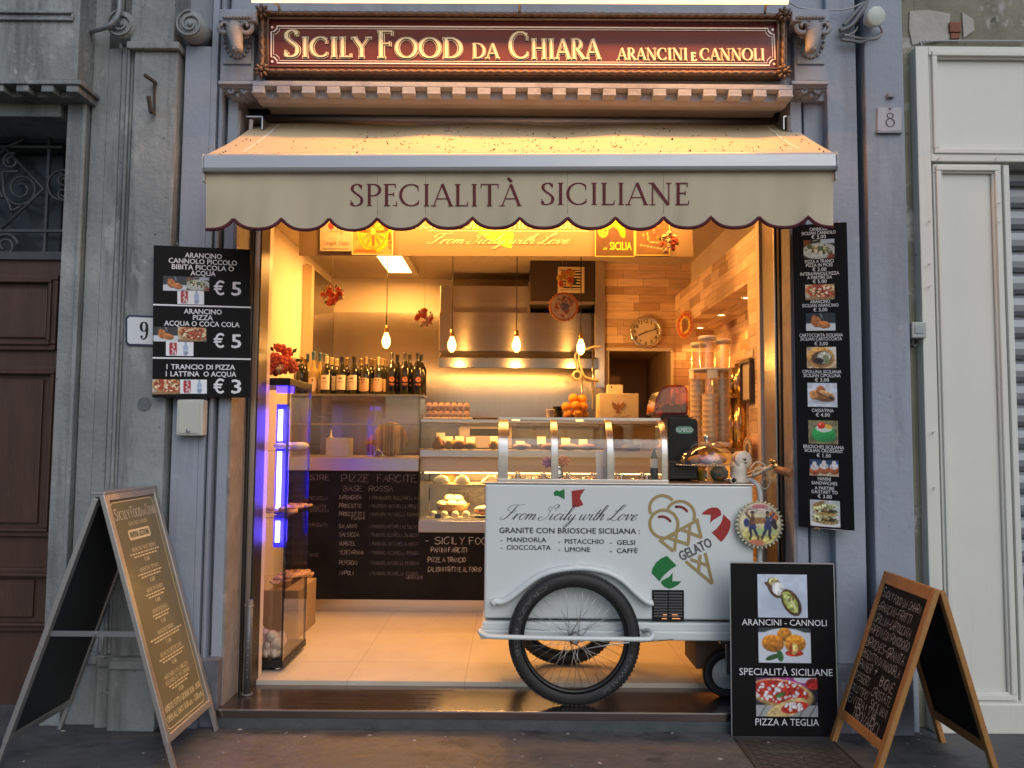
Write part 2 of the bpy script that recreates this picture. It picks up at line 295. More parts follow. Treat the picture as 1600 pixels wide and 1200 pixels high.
SCR = {'r': (.36, [[(0, .02), (.13, .36)], [(.13, .40), (.12, .2), (.11, 0)], [(.12, .12), (.2, .3), (.29, .39), (.36, .36)]]),
 'o': (.40, [[(.3, .36), (.18, .4), (.06, .26), (.05, .1), (.15, 0), (.27, .08), (.32, .25), (.29, .36), (.33, .30), (.44, .33)]]),
 'm': (.58, [[(.05, .4), (.04, .2), (.03, 0)], [(.04, .1), (.14, .34), (.22, .38), (.25, .28), (.23, 0)], [(.24, .1), (.34, .34), (.42, .38), (.45, .28), (.43, .08), (.48, 0), (.6, .12)]]),
 'i': (.25, [[(.08, .4), (.06, .1), (.12, 0), (.27, .14)], [(.07, .57), (.09, .63)]]), 'c': (.36, [[(.31, .30), (.29, .38), (.2, .4), (.09, .3), (.05, .12), (.14, 0), (.26, .02), (.4, .16)]]),
 'l': (.24, [[(0, .05), (.14, .5), (.19, .85), (.14, .97), (.08, .8), (.05, .1), (.1, 0), (.22, .12)]]),
 'y': (.38, [[(.03, .38), (.03, .12), (.1, 0), (.22, .12), (.28, .38)], [(.28, .38), (.26, -.1), (.18, -.4), (.06, -.45), (.05, -.32), (.2, -.1), (.42, .12)]]),
 'w': (.55, [[(.03, .38), (.03, .1), (.1, 0), (.2, .12), (.25, .38)], [(.25, .38), (.25, .1), (.32, 0), (.43, .13), (.46, .34), (.42, .40), (.47, .31), (.58, .34)]]),
 't': (.2, [[(.09, .72), (.06, .3), (.05, .1), (.1, 0), (.22, .12)], [(-.03, .43), (.22, .43)]]),
 'h': (.40, [[(0, .05), (.14, .5), (.19, .85), (.14, .97), (.08, .8), (.05, .3), (.04, 0)], [(.05, .1), (.15, .34), (.24, .39), (.27, .28), (.25, .08), (.31, 0), (.42, .12)]]),
 'v': (.37, [[(.02, .34), (.06, .4), (.09, .3), (.12, .02), (.23, .14), (.29, .35), (.25, .4), (.29, .31), (.4, .34)]]),
 'e': (.31, [[(.0, .06), (.18, .2), (.25, .33), (.18, .4), (.07, .28), (.05, .1), (.13, 0), (.23, .02), (.34, .14)]]),
 'n': (.38, [[(.05, .4), (.04, .2), (.03, 0)], [(.04, .1), (.14, .34), (.22, .38), (.25, .28), (.23, .08), (.28, 0), (.4, .12)]]),
 'F': (.66, [[(.2, .62), (.1, .6), (.06, .72), (.16, .9), (.4, .96), (.62, .93), (.84, 1.0)], [(.5, .92), (.43, .6), (.33, .2), (.2, .02), (.04, 0), (-.02, .1), (.05, .16)], [(.26, .50), (.44, .47), (.6, .52), (.58, .6)]]),
 'S': (.52, [[(.1, .22), (-.04, .16), (-.06, .04), (.08, -.03), (.28, .06), (.37, .3), (.32, .55), (.33, .8), (.46, .99), (.6, .95), (.6, .8), (.48, .70)], [(.33, .55), (.2, .62), (.12, .74), (.2, .86)]]),
 'L': (.54, [[(.12, .66), (.2, .58), (.4, .7), (.52, .92), (.44, 1.02), (.34, .9), (.26, .45), (.16, .12), (.02, .01), (-.04, .1), (.08, .14), (.3, .01), (.46, .0), (.58, .12)]]), ' ': (.26, [])}
def script(txt, W=.062, T=.016, sl=.62):
    g = Ink2(); x = 0
    for ch in txt:
        adv, st = SCR[ch]
        for P in st:
            Q = [(x + p[0] + p[1] * sl, p[1]) for p in P]
            def wf(d, u):
                dn = (d[0] - d[1] * sl, d[1]); l = math.hypot(*dn) or 1; return T + (W - T) * max(0, -dn[1] / l) ** 1.6 * min(1, 5 * u + .3, 5 * (1 - u) + .3)
            g.ribbon(crom(Q, 7), wf)
        x += adv
    return g.V, g.F
HND = {'A': '00 39 60|14 54', 'B': '00 09 48 56 05|05 54 52 40 00', 'C': '68 49 17 03 10 40 62', 'D': '00 09 47 65 42 00', 'E': '59 09 00 60|05 45', 'F': '59 09 00|05 45', 'G': '68 39 07 03 20 50 64 34', 'H': '00 09|60 69|05 65',
 'I': '20 29', 'J': '49 41 20 02', 'K': '00 09|59 05 60', 'L': '09 00 50', 'M': '00 19 34 59 60', 'N': '00 09 60 69', 'O': '39 06 03 30 63 66 39', 'P': '00 09 59 65 04', 'Q': '39 06 03 30 63 66 39|42 70', 'R': '00 09 59 65 04|34 60',
 'S': '68 39 07 15 54 62 40 01', 'T': '09 69|39 30', 'U': '09 02 20 50 62 69', 'V': '09 30 69', 'W': '09 10 35 50 69', 'X': '00 69|09 60', 'Y': '09 35 69|35 30', 'Z': '09 69 00 60', 'È': '57 07 00 60|04 44|2a 3b', ' ': '', '-': '14 54',
 '(': '49 26 23 40', ')': '19 46 43 10', ',': '21 0-1', '.': '20 21', '!': '29 23|20 21', '+': '32 37|05 65', '/': '00 69', "'": '29 37', '9': '64 24 07 49 66 60', '€': '68 39 07 03 30 61|05 55|03 53', ':': '21 22|26 27'}
def hand(txt, lw=.10, jit=.25, lower=.0):
    g = Ink2(); x = 0
    for ch in txt:
        k = .72 if ch.islower() else 1.0; st = HND.get(ch.upper(), ''); dy = random.uniform(-.04, .04); sx = random.uniform(.9, 1.1); sh = random.uniform(-.02, .1)
        for part in st.split('|') if st else ():
            P = []
            for tk in part.split():
                a = int(tk[0]); b = tk[1:]; b = {'a': 10, 'b': 11}.get(b) or int(b)
                px, py = (a + random.uniform(-jit, jit)) / 9 * k * sx, (b + random.uniform(-jit, jit)) / 9 * k + dy; P.append((x + px + sh * py, py))
            if P: g.ribbon(crom(P, 3) if len(P) > 2 and ch in 'COSGQUDBRPJ()' else P, lambda d, u: lw * random.uniform(.7, 1.15))
        x += (.86 if st else .5) * k * (0.5 if ch in "I.,'!" else 1)
    return g.V, g.F
# ---------------------------------------------------------------- printed pictures: a colour per point of a fine grid
def vnoise(h, w, cell, seed):
    r = np.random.RandomState(seed); gh, gw = int(h / cell) + 3, int(w / cell) + 3; g = r.rand(gh, gw)
    y = np.arange(h) / cell; x = np.arange(w) / cell; yi = y.astype(int); xi = x.astype(int); fy = (y - yi)[:, None]; fx = (x - xi)[None, :]
    fy = fy * fy * (3 - 2 * fy); fx = fx * fx * (3 - 2 * fx)
    return (g[yi][:, xi] * (1 - fx) + g[yi][:, xi + 1] * fx) * (1 - fy) + (g[yi + 1][:, xi] * (1 - fx) + g[yi + 1][:, xi + 1] * fx) * fy
class Pic:
    def __init__(s, w, h, bgc, seed=1, nz=.0):
        s.w, s.h = w, h; s.a = np.ones((h, w, 3)) * np.array(bgc, float); s.seed = seed
        s.Y, s.X = np.mgrid[0:h, 0:w]; s.X = (s.X + .5) / w; s.Y = (s.Y + .5) / h
        if nz: s.a *= (1 + nz * (vnoise(h, w, max(2, w / 9), seed)[..., None] - .5) * 2)
    def mix(s, m, c): s.a = s.a * (1 - m[..., None]) + np.array(c, float) * m[..., None]
    def e(s, cx, cy, rx, ry, c, rot=0, soft=.12, tex=.0, lit=.0, pw=2):
        ca, sa = math.cos(R(rot)), math.sin(R(rot)); k = s.h / s.w; dx = s.X - cx; dy = (s.Y - cy) * k; ry = ry * k
        u = (dx * ca + dy * sa) / rx; v = (-dx * sa + dy * ca) / ry; d = (np.abs(u) ** pw + np.abs(v) ** pw) ** (1 / pw)
        m = np.clip((1 - d) / soft + .5, 0, 1); col = np.ones_like(s.a) * np.array(c, float)
        if lit: col *= (1 + lit * (v - .35 * u) * (d < 1.3))[..., None]
        if tex:
            s.seed += 1; col *= (1 + tex * 2 * (vnoise(s.h, s.w, max(1.5, s.w / 24), s.seed) - .5))[..., None]
        s.a = s.a * (1 - m[..., None]) + col * m[..., None]; return s
    def r(s, x0, x1, y0, y1, c, rot=0): return s.e((x0 + x1) / 2, (y0 + y1) / 2, (x1 - x0) / 2, (y1 - y0) / 2, c, rot, .15, pw=8)
    def scatter(s, n, cx, cy, rx, ry, cols, r0, r1, seed=3, asp=.7):
        q = random.Random(seed)
        for _ in range(n):
            a = q.uniform(0, 2 * PI); d = math.sqrt(q.random()); z = q.uniform(r0, r1)
            s.e(cx + rx * d * math.cos(a), cy + ry * d * math.sin(a), z, z * asp * s.w / s.h, q.choice(cols), q.uniform(0, 180), .4, lit=.15)
        return s
    def to(s, mb, fr, x0, x1, y0, y1, d=.0012):       # metres on the frame
        n = len(mb.V); h, w = s.h, s.w; vs = [fr.m(x0 + (x1 - x0) * i / (w - 1), y0 + (y1 - y0) * j / (h - 1), d) for j in range(h) for i in range(w)]
        mb.add(vs, [(j * w + i, j * w + i + 1, (j + 1) * w + i + 1, (j + 1) * w + i) for j in range(h - 1) for i in range(w - 1)])
        f = lambda c: np.where(c <= .04045, c / 12.92, ((c + .055) / 1.055) ** 2.4)
        col = np.concatenate([f(np.clip(s.a / 255, 0, 1)).reshape(-1, 3), np.ones((h * w, 1))], 1); mb.C = col if mb.C is None else np.concatenate([mb.C, col]); return mb
# ================================================================ SETTING
ZT = 4.6; FZ = .105; CZ = 2.77
g = MB(); n = 40
for i in range(1): g.quad((-60, -60, 0), (60, -60, 0), (60, 60, 0), (-60, 60, 0))
obj('pavement', g, pave, kind='structure', loc=(0, 0, 0))
q = random.Random(12); m = MB()
for i in range(170):
    x = q.uniform(-2.3, 2.3); y = -q.random() ** 1.3 * .8 - .06; s = q.choice((.002, .003, .004, .005, .009)) * q.uniform(.7, 1.5); k = q.randint(4, 6); a0 = q.uniform(0, 6)
    P = [Vector((x + s * q.uniform(.5, 1.3) * math.cos(a0 + 2 * PI * t / k), y + s * q.uniform(.5, 1.3) * math.sin(a0 + 2 * PI * t / k), .0012)) for t in range(k)]; m.add(P + [Vector((x, y, .0012 + s * .4))], [(t, (t + 1) % k, k) for t in range(k)])
obj('pavement_specks', m, M('pale_grit', (.40, .39, .38), .9, col2=(.18, .175, .17), ns=30, amt=.2, world=True), kind='stuff', loc=(0, 0, 0))
# ---------------------------------------------------------------- grey stone building with the old door
sb = thing('stone_building', 'grey stone house with a panelled brown door and scrolled pilaster', 'building', (-2.3, .2, 0))
def strip(mb, xa, xb, Yf, Yb=.5, z0=0, z1=ZT, py=400): mb.box(ax(xa, py, Yf), ax(xb, py, Yf), Yf, Yb, z0, z1)
zv = az(240, 70, -.04)
m = MB(); strip(m, 133, 157, 0); strip(m, 157, 178, 0, z1=zv); strip(m, 178, 198, .12); strip(m, 157, 178, .1, z0=zv); strip(m, 124.7, 133.3, .06, z0=0)
strip(m, 266.5, 278, .04, z1=zv); strip(m, 198, 278, .1, z0=zv)
m.box(ax(-400, 400, .3), ax(96, 400, -.03), .42, .6, 0, ZT)
obj('wall', m, stone, sb, bevel=.004)
m = MB(); strip(m, 178, 186, -.02, z1=zv, Yb=.11); strip(m, 186, 191, -.045, z1=zv, Yb=.11); strip(m, 191, 197, -.03, z1=zv, Yb=.11)
obj('moulding', m, stone, sb, bevel=.006)
m = MB(); strip(m, 197.3, 266.5, -.07, z1=az(235, 80, -.07)); zt = az(235, 80, -.07); z65 = az(235, 64, -.1)
m.box(ax(197, 72, -.1), ax(279, 72, -.1), -.1, .2, zt, z65)
m.box(ax(204, 40, -.085), ax(272, 40, -.085), -.085, .2, z65, ZT)
obj('pilaster', m, stone, sb, bevel=.006)
for cx, sgn in ((189, 1), (297, -1)):
    m = MB(); c = at(cx, 38, -.1); r = 23 * mpp(-.1)
    pts = []
    for i in range(40):
        a = PI / 2 - sgn * i / 39 * 3.6 * PI; rr = r * (1 - .72 * i / 39); pts.append((c.x + rr * math.cos(a) * sgn * -1, -.105, c.z + rr * math.sin(a)))
    m.lathe([(0, -.02), (r * .96, -.02), (r * .96, .18), (0, .18)], (c.x, -.08, c.z), 28, (0, 1, 0), cap=False); m.tube(pts, .006, 6)
    m.ball((c.x, -.1, c.z), .014, 8, 6)
    obj('volute', m, stone, sb)
# door surround and entablature
m = MB(); strip(m, 95, 124.5, -.03, z1=az(100, 152, -.03)); strip(m, 118, 124.5, -.045, Yb=-.03, z1=az(100, 152, -.03))
m.box(ax(-400, 160, -.03), ax(95, 160, -.03), -.03, .5, az(50, 182, -.03), az(50, 152, -.03))
obj('door_surround', m, stone, sb, bevel=.005)
m = MB(); X0 = ax(-500, 60, -.14); m.box(X0, ax(123, 60, -.14), -.14, .5, az(60, 125, -.14), ZT)
m.box(X0, ax(126, 130, -.18), -.18, .4, az(60, 131, -.18), az(60, 124, -.18)); m.box(X0, ax(120, 145, -.1), -.1, .4, az(60, 152, -.1), az(60, 131, -.18))
m.box(X0, ax(112, 60, -.155), -.155, -.14, az(60, 31, -.155), az(60, 28, -.155)); m.box(X0, ax(110, 60, -.155), -.155, -.14, az(60, 20, -.155), az(60, 16, -.155)); m.box(ax(109, 60, -.155), ax(112, 60, -.155), -.155, -.14, az(60, 28, -.155), az(60, 20, -.155))
for k in range(-8, 3): x = 25 + k * 39; m.box(ax(x, 137, -.17), ax(x + 19, 137, -.17), -.17, .0, az(60, 143, -.17), az(60, 131, -.18))
obj('cornice', m, stone, sb, bevel=.004)
m = MB(); zp = .33
for a, b, Y in ((95, 124, -.05), (134, 178, -.03), (178.5, 197, -.07), (197.5, 266, -.11)): strip(m, a - 2, b + 1, Y, .3, 0, zp); strip(m, a - 3, b + 2, Y - .015, .3, zp - .05, zp - .012)
obj('plinth', m, stone, sb, bevel=.006)
# door leaf
wood = M('old_door_wood', (.082, .038, .024), .5, col2=(.046, .022, .015), ns=4, stretch=(3, 3, .6), bump=.2, bs=30, world=True, stains=[(20, .62, .7, (.10, .06, .045), (2, 2, .3))])
iron = M('wrought_iron', (.085, .095, .105), .55, .3, col2=(.055, .06, .065), ns=10)
dr = MB(); Xd = -4.0; xr = ax(97, 500, .25)
dr.box(Xd, xr, .25, .32, 0, az(50, 404, .25))
door = obj('wooden_door', dr, wood, sb)
def frame(mb, x0, x1, y0, y1, Y, tw, th):
    a, b = ax(x0, (y0 + y1) / 2, Y), ax(x1, (y0 + y1) / 2, Y); c, d = az(50, y1, Y), az(50, y0, Y)
    mb.box(a, b, Y - th, Y, d - tw, d); mb.box(a, b, Y - th, Y, c, c + tw); mb.box(a, a + tw, Y - th + .001, Y, c + tw, d - tw); mb.box(b - tw, b, Y - th + .001, Y, c + tw, d - tw)
for (y0, y1) in ((430, 548), (572, 838), (886, 985)):
    p = MB(); frame(p, -250, 92, y0, y1, .25, .03, .025); frame(p, -243, 85, y0 + 8, y1 - 8, .25, .018, .04)
    Y = .235; p.box(ax(-230, 500, Y), ax(72, 500, Y), Y, .25, az(50, y1 - 20, Y), az(50, y0 + 20, Y)); obj('panel', p, wood, door, bevel=.006)
tr = MB(); gy = .24
tr.pbox(-300, 97, 392, 404, gy - .01, .32); tr.pbox(-300, 97, 357, 361, gy, gy + .02); tr.pbox(-300, 97, 226, 230, gy, gy + .02); tr.pbox(-300, 97, 204, 207, gy, gy + .02); tr.pbox(71, 75, 190, 395, gy + .005, gy + .025, ym=300)
grille = obj('transom_grille', tr, iron, sb)
def spiral(cx, cy, r0, r1, a0, turns, n=36):
    return [at(cx + (r0 + (r1 - r0) * i / n) * math.cos(R(a0) + turns * 2 * PI * i / n), cy - (r0 + (r1 - r0) * i / n) * math.sin(R(a0) + turns * 2 * PI * i / n), gy) for i in range(n + 1)]
s_ = MB()
for (cx, cy, r0, r1, a0, t) in ((33, 295, 27, 6, 200, 1.8), (17, 252, 13, 4, 60, 1.5), (8, 384, 20, 6, 0, 1.7), (98, 290, 24, 23, 60, .7), (99, 283, 10, 3, 20, 1.4), (99, 303, 10, 3, -20, -1.4), (-8, 310, 12, 4, 0, 1.5)): s_.tube(spiral(cx, cy, r0, r1, a0, t), .0075, 6)
for P in ([(8, 232), (68, 295), (4, 357)], [(-52, 295), (8, 232)], [(-52, 295), (4, 357)], [(33, 322), (18, 330), (6, 300), (4, 268), (30, 268)], [(38, 205), (36, 218), (20, 226), (5, 232)]): s_.tube([at(x, y, gy) for x, y in P], .0085, 6)
obj('scrollwork', s_, iron, grille)
p = MB(); p.box(Xd, ax(97, 300, .33), .33, .35, az(50, 400, .33), az(50, 180, .33)); obj('transom_pane', p, M('dirty_dark_glass', (.022, .026, .03), .25, col2=(.035, .04, .045), ns=3, spec=.35), sb)
# ---------------------------------------------------------------- lilac shop building
sh = thing('shop_building', 'lilac painted shopfront building around the lit food shop', 'building', (0, .5, 0))
m = MB(); strip(m, 278.3, 320, -.03, z1=zv); strip(m, 278.3, 320, .1, z0=zv); strip(m, 320, 330, -.03); strip(m, 330, 343.5, .03); strip(m, 343.5, 349, .06)
strip(m, 1344, 1352, .05, py=400); strip(m, 1352, 1357.5, .0)
XR0, XR1 = -1.362, 1.362
m.box(ax(349, 400, 0), XR0, 0, .36, 0, 3.02); m.box(XR1, ax(1256, 400, 0), 0, .36, 0, 3.02)
m.box(ax(349, 400, 0), ax(1297, 400, 0), 0.0, .15, 3.02, ZT)
m.box(ax(349, 400, 0), ax(1297, 400, 0), .42, .5, 2.84, ZT)
m.box(ax(1256, 400, 0), ax(1263, 400, 0), .06, .4, 0, ZT); m.box(ax(1263, 400, 0), ax(1297, 400, 0), 0.03, .4, 0, ZT)
wall = obj('wall', m, lilac, sh, bevel=.004)
m = MB(); strip(m, 334, 341, -.02, .03); strip(m, 336, 339, -.03, .03); obj('moulding', m, lilac, sh, bevel=.005)
m = MB(); strip(m, 1297, 1344, -.03, py=400); obj('pilaster', m, lilac, sh, bevel=.006)
m = MB(); strip(m, 1357.5, 1419, -.05, py=400); obj('pilaster', m, lilac, sh, bevel=.006)
dl = M('dirty_lilac', (.085, .092, .115), .85, col2=(.17, .18, .21), ns=6, amt=.35, bump=.5, bs=26, world=True, stains=[(10, .6, .7, (.24, .25, .27), (1, 1, 1))])
for (x0, x1, Y, py) in ((279, 332, -.07, 400), (334, 361, -.05, 400), (1242, 1296, -.02, 400), (1297.5, 1344, -.07, 700), (1357, 1419, -.09, 700)): m = MB(); strip(m, x0, x1, Y, .2, 0, .31, py); obj('plinth', m, dl, sh, bevel=.006)
pink_tan = M('tan_jamb', (.42, .33, .26), .7, col2=(.34, .27, .21), ns=6, bump=.2, bs=30, world=True)
# worn jamb linings either side of the opening
obj('jamb_lining', MB().box(XR0, XR0 + .012, .004, .22, .0, 2.95), worn, sh); obj('jamb_lining', MB().box(XR1 - .012, XR1, .004, .16, 0, 2.95), worn, sh)
obj('jamb_lining', MB().box(-1.3495, -1.3445, .205, .36, .05, 2.94), pink_tan, sh)
# dentil cornice and soffit
YC = -.13; m = MB(); xl, xr_ = ax(394, 140, YC), ax(1239, 140, YC)
m.box(xl, xr_, YC, .0, az(800, 137, YC), az(800, 129, YC)); m.box(xl, xr_, YC + .05, .0, az(800, 156, YC + .05), az(800, 137, YC))
pitch = 39.25; xs = [394] + [413 + pitch * k for k in range(21)] + [1239]
for k in range(22):
    a = 394 if k == 0 else 413 + pitch * (k - 1) + 19; b = 1239 if k == 21 else 413 + pitch * k
    m.box(ax(a, 143, YC), ax(b, 143, YC), YC, YC + .05, az(800, 149, YC), az(800, 137, YC)); m.box(ax(a, 143, YC), ax(b, 143, YC), YC - .008, YC, az(800, 149, YC), az(800, 146, YC))
obj('dentil_cornice', m, lilac, sh, bevel=.003)
m = MB(); z0 = az(800, 156, -.08); z1 = az(800, 181, .15); xa, xb = xl + .01, xr_ - .01
pf = [(-.079, z0), (-.06, z0 - .015), (0, z0 - .01), (.08, z1 + .005), (.151, z1), (.151, 3.1), (-.07, 3.1)]
m.prism(pf, lambda a, b: Vector((xa, a, b)), lambda a, b: Vector((xb, a, b))); obj('soffit', m, M('lilac_soffit', (.30, .29, .31), .8, col2=(.22, .21, .22), ns=4, world=True, bump=.1), sh)
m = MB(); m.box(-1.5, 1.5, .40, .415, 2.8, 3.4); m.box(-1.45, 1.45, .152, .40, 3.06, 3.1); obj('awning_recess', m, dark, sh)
# ram head brackets and corbels
for cx in (371, 1267):
    m = MB(); t = cx - 26; u = cx + 26
    m.pbox(t, u, 22, 126, -.05, .05, 70); m.pbox(t - 3, u + 3, 14, 33, -.16, .05); m.pbox(t, u, 33, 38, -.12, .05); m.pbox(t + 4, u - 4, 40, 100, -.06, -.05, 70)
    br = obj('bracket', m, lilac, sh, bevel=.004)
    h = MB(); c = at(cx, 52, -.11)
    h.ball(c, (.042, .05, .042), 16, 10); e = at(cx, 84, -.15)
    e = at(cx, 83, -.155); P = [c + Vector((0, -.0, .03)), c + Vector((0, -.025, .012)), c + Vector((0, -.036, -.02)), c.lerp(e, .62) + Vector((0, -.012, 0)), e + Vector((0, -.002, .02)), e + Vector((0, 0, .004)), e]
    h.tube(P, [.030, .040, .038, .030, .027, .024, .014], 14); h.ball(c + Vector((0, -.03, .02)), (.036, .022, .024), 12, 8)
    for s in (-1, 1): h.ball(e + Vector((s * .011, -.022, .012)), .006, 8, 6); h.ball(c + Vector((s * .028, -.052, -.002)), (.011, .008, .007), 8, 6); h.ball(c + Vector((s * .024, -.048, .012)), (.017, .010, .006), 8, 6)
    for s in (-1, 1):
        hp = []
        for i in range(26):
            a = PI * .5 - i / 25 * 1.65 * 2 * PI * .8; rr = .034 * (1 - .62 * i / 25); hp.append(c + Vector((s * (.048 + rr * math.cos(a) * 1.0), -.02 - .0012 * i, .012 + rr * math.sin(a))))
        h.tube([c + Vector((s * .012, -.01, .042))] + hp, [.014] + [.0145 - .008 * i / 25 for i in range(26)], 8)
        h.ball(c + Vector((s * .022, -.045, -.006)), .009, 8, 6); h.ball(c + Vector((s * .043, -.01, -.022)), (.02, .01, .01), 8, 6)
    for i in range(13):
        a = PI + PI * i / 12; h.ball(at(cx + 21 * math.cos(a), 57 - 33 * math.sin(a), -.065), .0075 if i in (5, 6, 7) else .0095 - .002 * (i % 2), 8, 6)
    for i in range(9): h.ball(at(cx - 20 + i * 5, 27, -.165), .009, 8, 6)
    obj('ram_head', h, M('carved_stone', (.33, .32, .33), .75, col2=(.23, .23, .24), ns=18, bump=.2, bs=60), br)
    k = MB(); pts = [(-.03 + 0, 0)]
    k.pbox(t - 4, u + 2, 126, 131, -.12, .03); k.pbox(t - 2, u, 131, 136, -.1, .03); k.pbox(t + 2, u - 3, 136, 142, -.075, .03)
    k.pbox(t + 8, u - 8, 142, 146, -.06, .03); k.pbox(t + 15, u - 15, 146, 152, -.045, .03)
    for s in (-1, 1): k.tube([at(cx + s * (4 + 6 + 5 * math.cos(a / 10 * 2 * PI) * (1 - a / 26)), 141 + 4.5 * math.sin(a / 10 * 2 * PI) * (1 - a / 26), -.085) for a in range(17)], .004, 6)
    k.ball(at(cx, 149, -.06), .012, 8, 6)
    obj('corbel', k, lilac, sh, bevel=.003)
# shop frame: steel channel each side
m = MB(); dk = M('dark_frame', (.016, .012, .010), .4)
m.box(-1.344, -1.333, .20, .36, .08, 2.95); m.box(-1.302, -1.294, .22, .36, .08, 2.9); m.box(1.338, 1.350, .13, .16, .08, 2.95); m.box(-1.36, 1.36, .30, .36, 2.72, 2.84)
obj('door_frame', m, dk, sh)
obj('steel_jamb', MB().box(-1.3325, -1.3025, .225, .34, .083, 2.85), steel, sh, bevel=.003); obj('steel_jamb', MB().box(1.325, 1.336, .17, .36, .083, 2.85), steel, sh, bevel=.003)
# interior shell
m = MB(); pink = M('beige_panel', (.70, .56, .46), .45, col2=(.74, .60, .50), ns=2, world=True, coat=.15)
obj('inner_panel', MB().box(-1.335, -1.297, .362, .425, FZ + .002, CZ - .01), pink, sh); obj('inner_panel', MB().box(1.31, 1.36, .362, .42, FZ + .002, CZ - .01), pink, sh)
m = MB(); m.box(-1.70, -1.62, .36, 3.4, 0, CZ); m.box(-1.62, -1.336, .38, .42, 0, CZ); m.box(1.44, 1.70, .40, 2.6, 2.495, CZ); m.box(-1.7, .78, 3.3, 3.4, 0, CZ); m.box(.735, .78, 2.58, 3.3, 0, CZ)
m.box(1.361, 1.7, .36, .40, 0, CZ)
m.box(.735, 1.309, 2.56, 2.66, 2.762, CZ); m.box(-1.6, 1.4, .37, .41, CZ - .002, CZ + .04)
obj('inner_wall', m, creamw, sh)
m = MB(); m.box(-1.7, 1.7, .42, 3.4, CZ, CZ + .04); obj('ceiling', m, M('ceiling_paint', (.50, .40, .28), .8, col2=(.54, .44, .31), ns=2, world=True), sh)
def planks(name, u, v, rot=0):
    m = bpy.data.materials.new(name); m.use_nodes = True; N = m.node_tree.nodes; L = m.node_tree.links; p = N['Principled BSDF']
    ge = N.new('ShaderNodeNewGeometry'); sp = N.new('ShaderNodeSeparateXYZ'); L.new(ge.outputs['Position'], sp.inputs[0]); cb = N.new('ShaderNodeCombineXYZ'); L.new(sp.outputs[u], cb.inputs[0]); L.new(sp.outputs[v], cb.inputs[1])
    b = N.new('ShaderNodeTexBrick'); b.inputs['Scale'].default_value = 1; b.inputs['Brick Width'].default_value = .34; b.inputs['Row Height'].default_value = .066; b.inputs['Mortar Size'].default_value = .0009; b.offset = .37; b.offset_frequency = 2; b.squash = .62; b.squash_frequency = 3
    b.inputs['Color1'].default_value = (.88, .66, .44, 1); b.inputs['Color2'].default_value = (.42, .24, .125, 1); b.inputs['Mortar'].default_value = (.10, .05, .02, 1); b.inputs['Bias'].default_value = -.15
    L.new(cb.outputs[0], b.inputs['Vector'])
    mp = N.new('ShaderNodeMapping'); mp.inputs['Scale'].default_value = (5, 70, 1); L.new(cb.outputs[0], mp.inputs[0]); n = N.new('ShaderNodeTexNoise'); n.inputs['Scale'].default_value = 1; n.inputs['Detail'].default_value = 7; L.new(mp.outputs[0], n.inputs['Vector'])
    mx = N.new('ShaderNodeMix'); mx.data_type = 'RGBA'; mx.blend_type = 'MULTIPLY'; mx.inputs[0].default_value = .8; L.new(b.outputs[0], mx.inputs[6]); rr = N.new('ShaderNodeMapRange'); rr.inputs[3].default_value = .45; rr.inputs[4].default_value = 1.5; L.new(n.outputs[0], rr.inputs[0])
    L.new(rr.outputs[0], mx.inputs[7]); L.new(mx.outputs[2], p.inputs['Base Color']); p.inputs['Roughness'].default_value = .5
    bm = N.new('ShaderNodeBump'); bm.inputs['Strength'].default_value = .5; bm.inputs['Distance'].default_value = .004; L.new(b.outputs[0], bm.inputs['Height']); L.new(bm.outputs[0], p.inputs['Normal']); return m
pl_yz = planks('wood_planks_side', 1, 2); pl_xz = planks('wood_planks_back', 0, 2)
pl_xy = planks('wood_planks_flat', 1, 0)
m = MB(); YN = .575; m.box(1.31, 1.44, .421, YN, FZ, 2.495); m.box(1.31, 1.44, YN, 2.558, 2.22, 2.495); m.box(1.31, 1.44, YN, 2.558, FZ, 1.08); m.box(1.62, 1.7, YN, 2.558, FZ, 2.6)
obj('wood_wall', m, pl_yz, sh)
m = MB(); m.box(.700, 1.31, 2.56, 2.64, 2.075, 2.76); m.box(1.311, 1.7, 2.56, 2.64, FZ, CZ); m.box(1.285, 1.309, 2.56, 2.64, FZ, 2.074); obj('wood_wall', m, pl_xz, sh); obj('wood_wall', MB().box(1.441, 1.62, .535, YN - .002, FZ, 2.49), pl_xz, sh)
obj('niche_shelf', MB().box(1.441, 1.619, YN, 2.559, 2.22, 2.27), pl_xy, sh); obj('niche_shelf', MB().box(1.441, 1.619, YN, 2.559, 1.04, 1.08), pl_xy, sh)
m = MB(); m.box(.72, 1.285, 2.545, 2.56, 2.05, 2.078); m.box(1.27, 1.289, 2.545, 2.56, FZ, 2.05); obj('doorway_trim', m, creamw, sh, bevel=.002)
m = MB(); m.box(.74, 1.30, 3.9, 3.95, 0, 2.1); m.box(.735, .739, 2.661, 3.9, 0, 2.1); m.box(1.301, 1.33, 2.65, 3.9, 0, 2.1); m.box(.74, 1.3, 2.66, 3.9, 2.1, 2.14); m.box(.95, 1.3, 3.3, 3.9, 0, 1.45); m.box(.74, .95, 3.2, 3.9, 0, 1.9); obj('back_room', m, M('dim_room', (.68, .52, .36), .8), sh)
m = MB(); m.box(-3, 3, .51, 4.2, 2.9, 3.0); m.box(-3, 3, 4.1, 4.2, 0, 2.9); m.box(-3, -2.9, .51, 4.1, 0, 2.9); m.box(2.9, 3, .51, 4.1, 0, 2.9); obj('sky_block_shell', m, creamw, sh)  # unseen box added around the rooms to keep sky light from leaking in
m = MB(); m.pbox(930, 945, 398, 606, 2.5, 2.56, 500); obj('steel_column', m, steel, sh, bevel=.003)
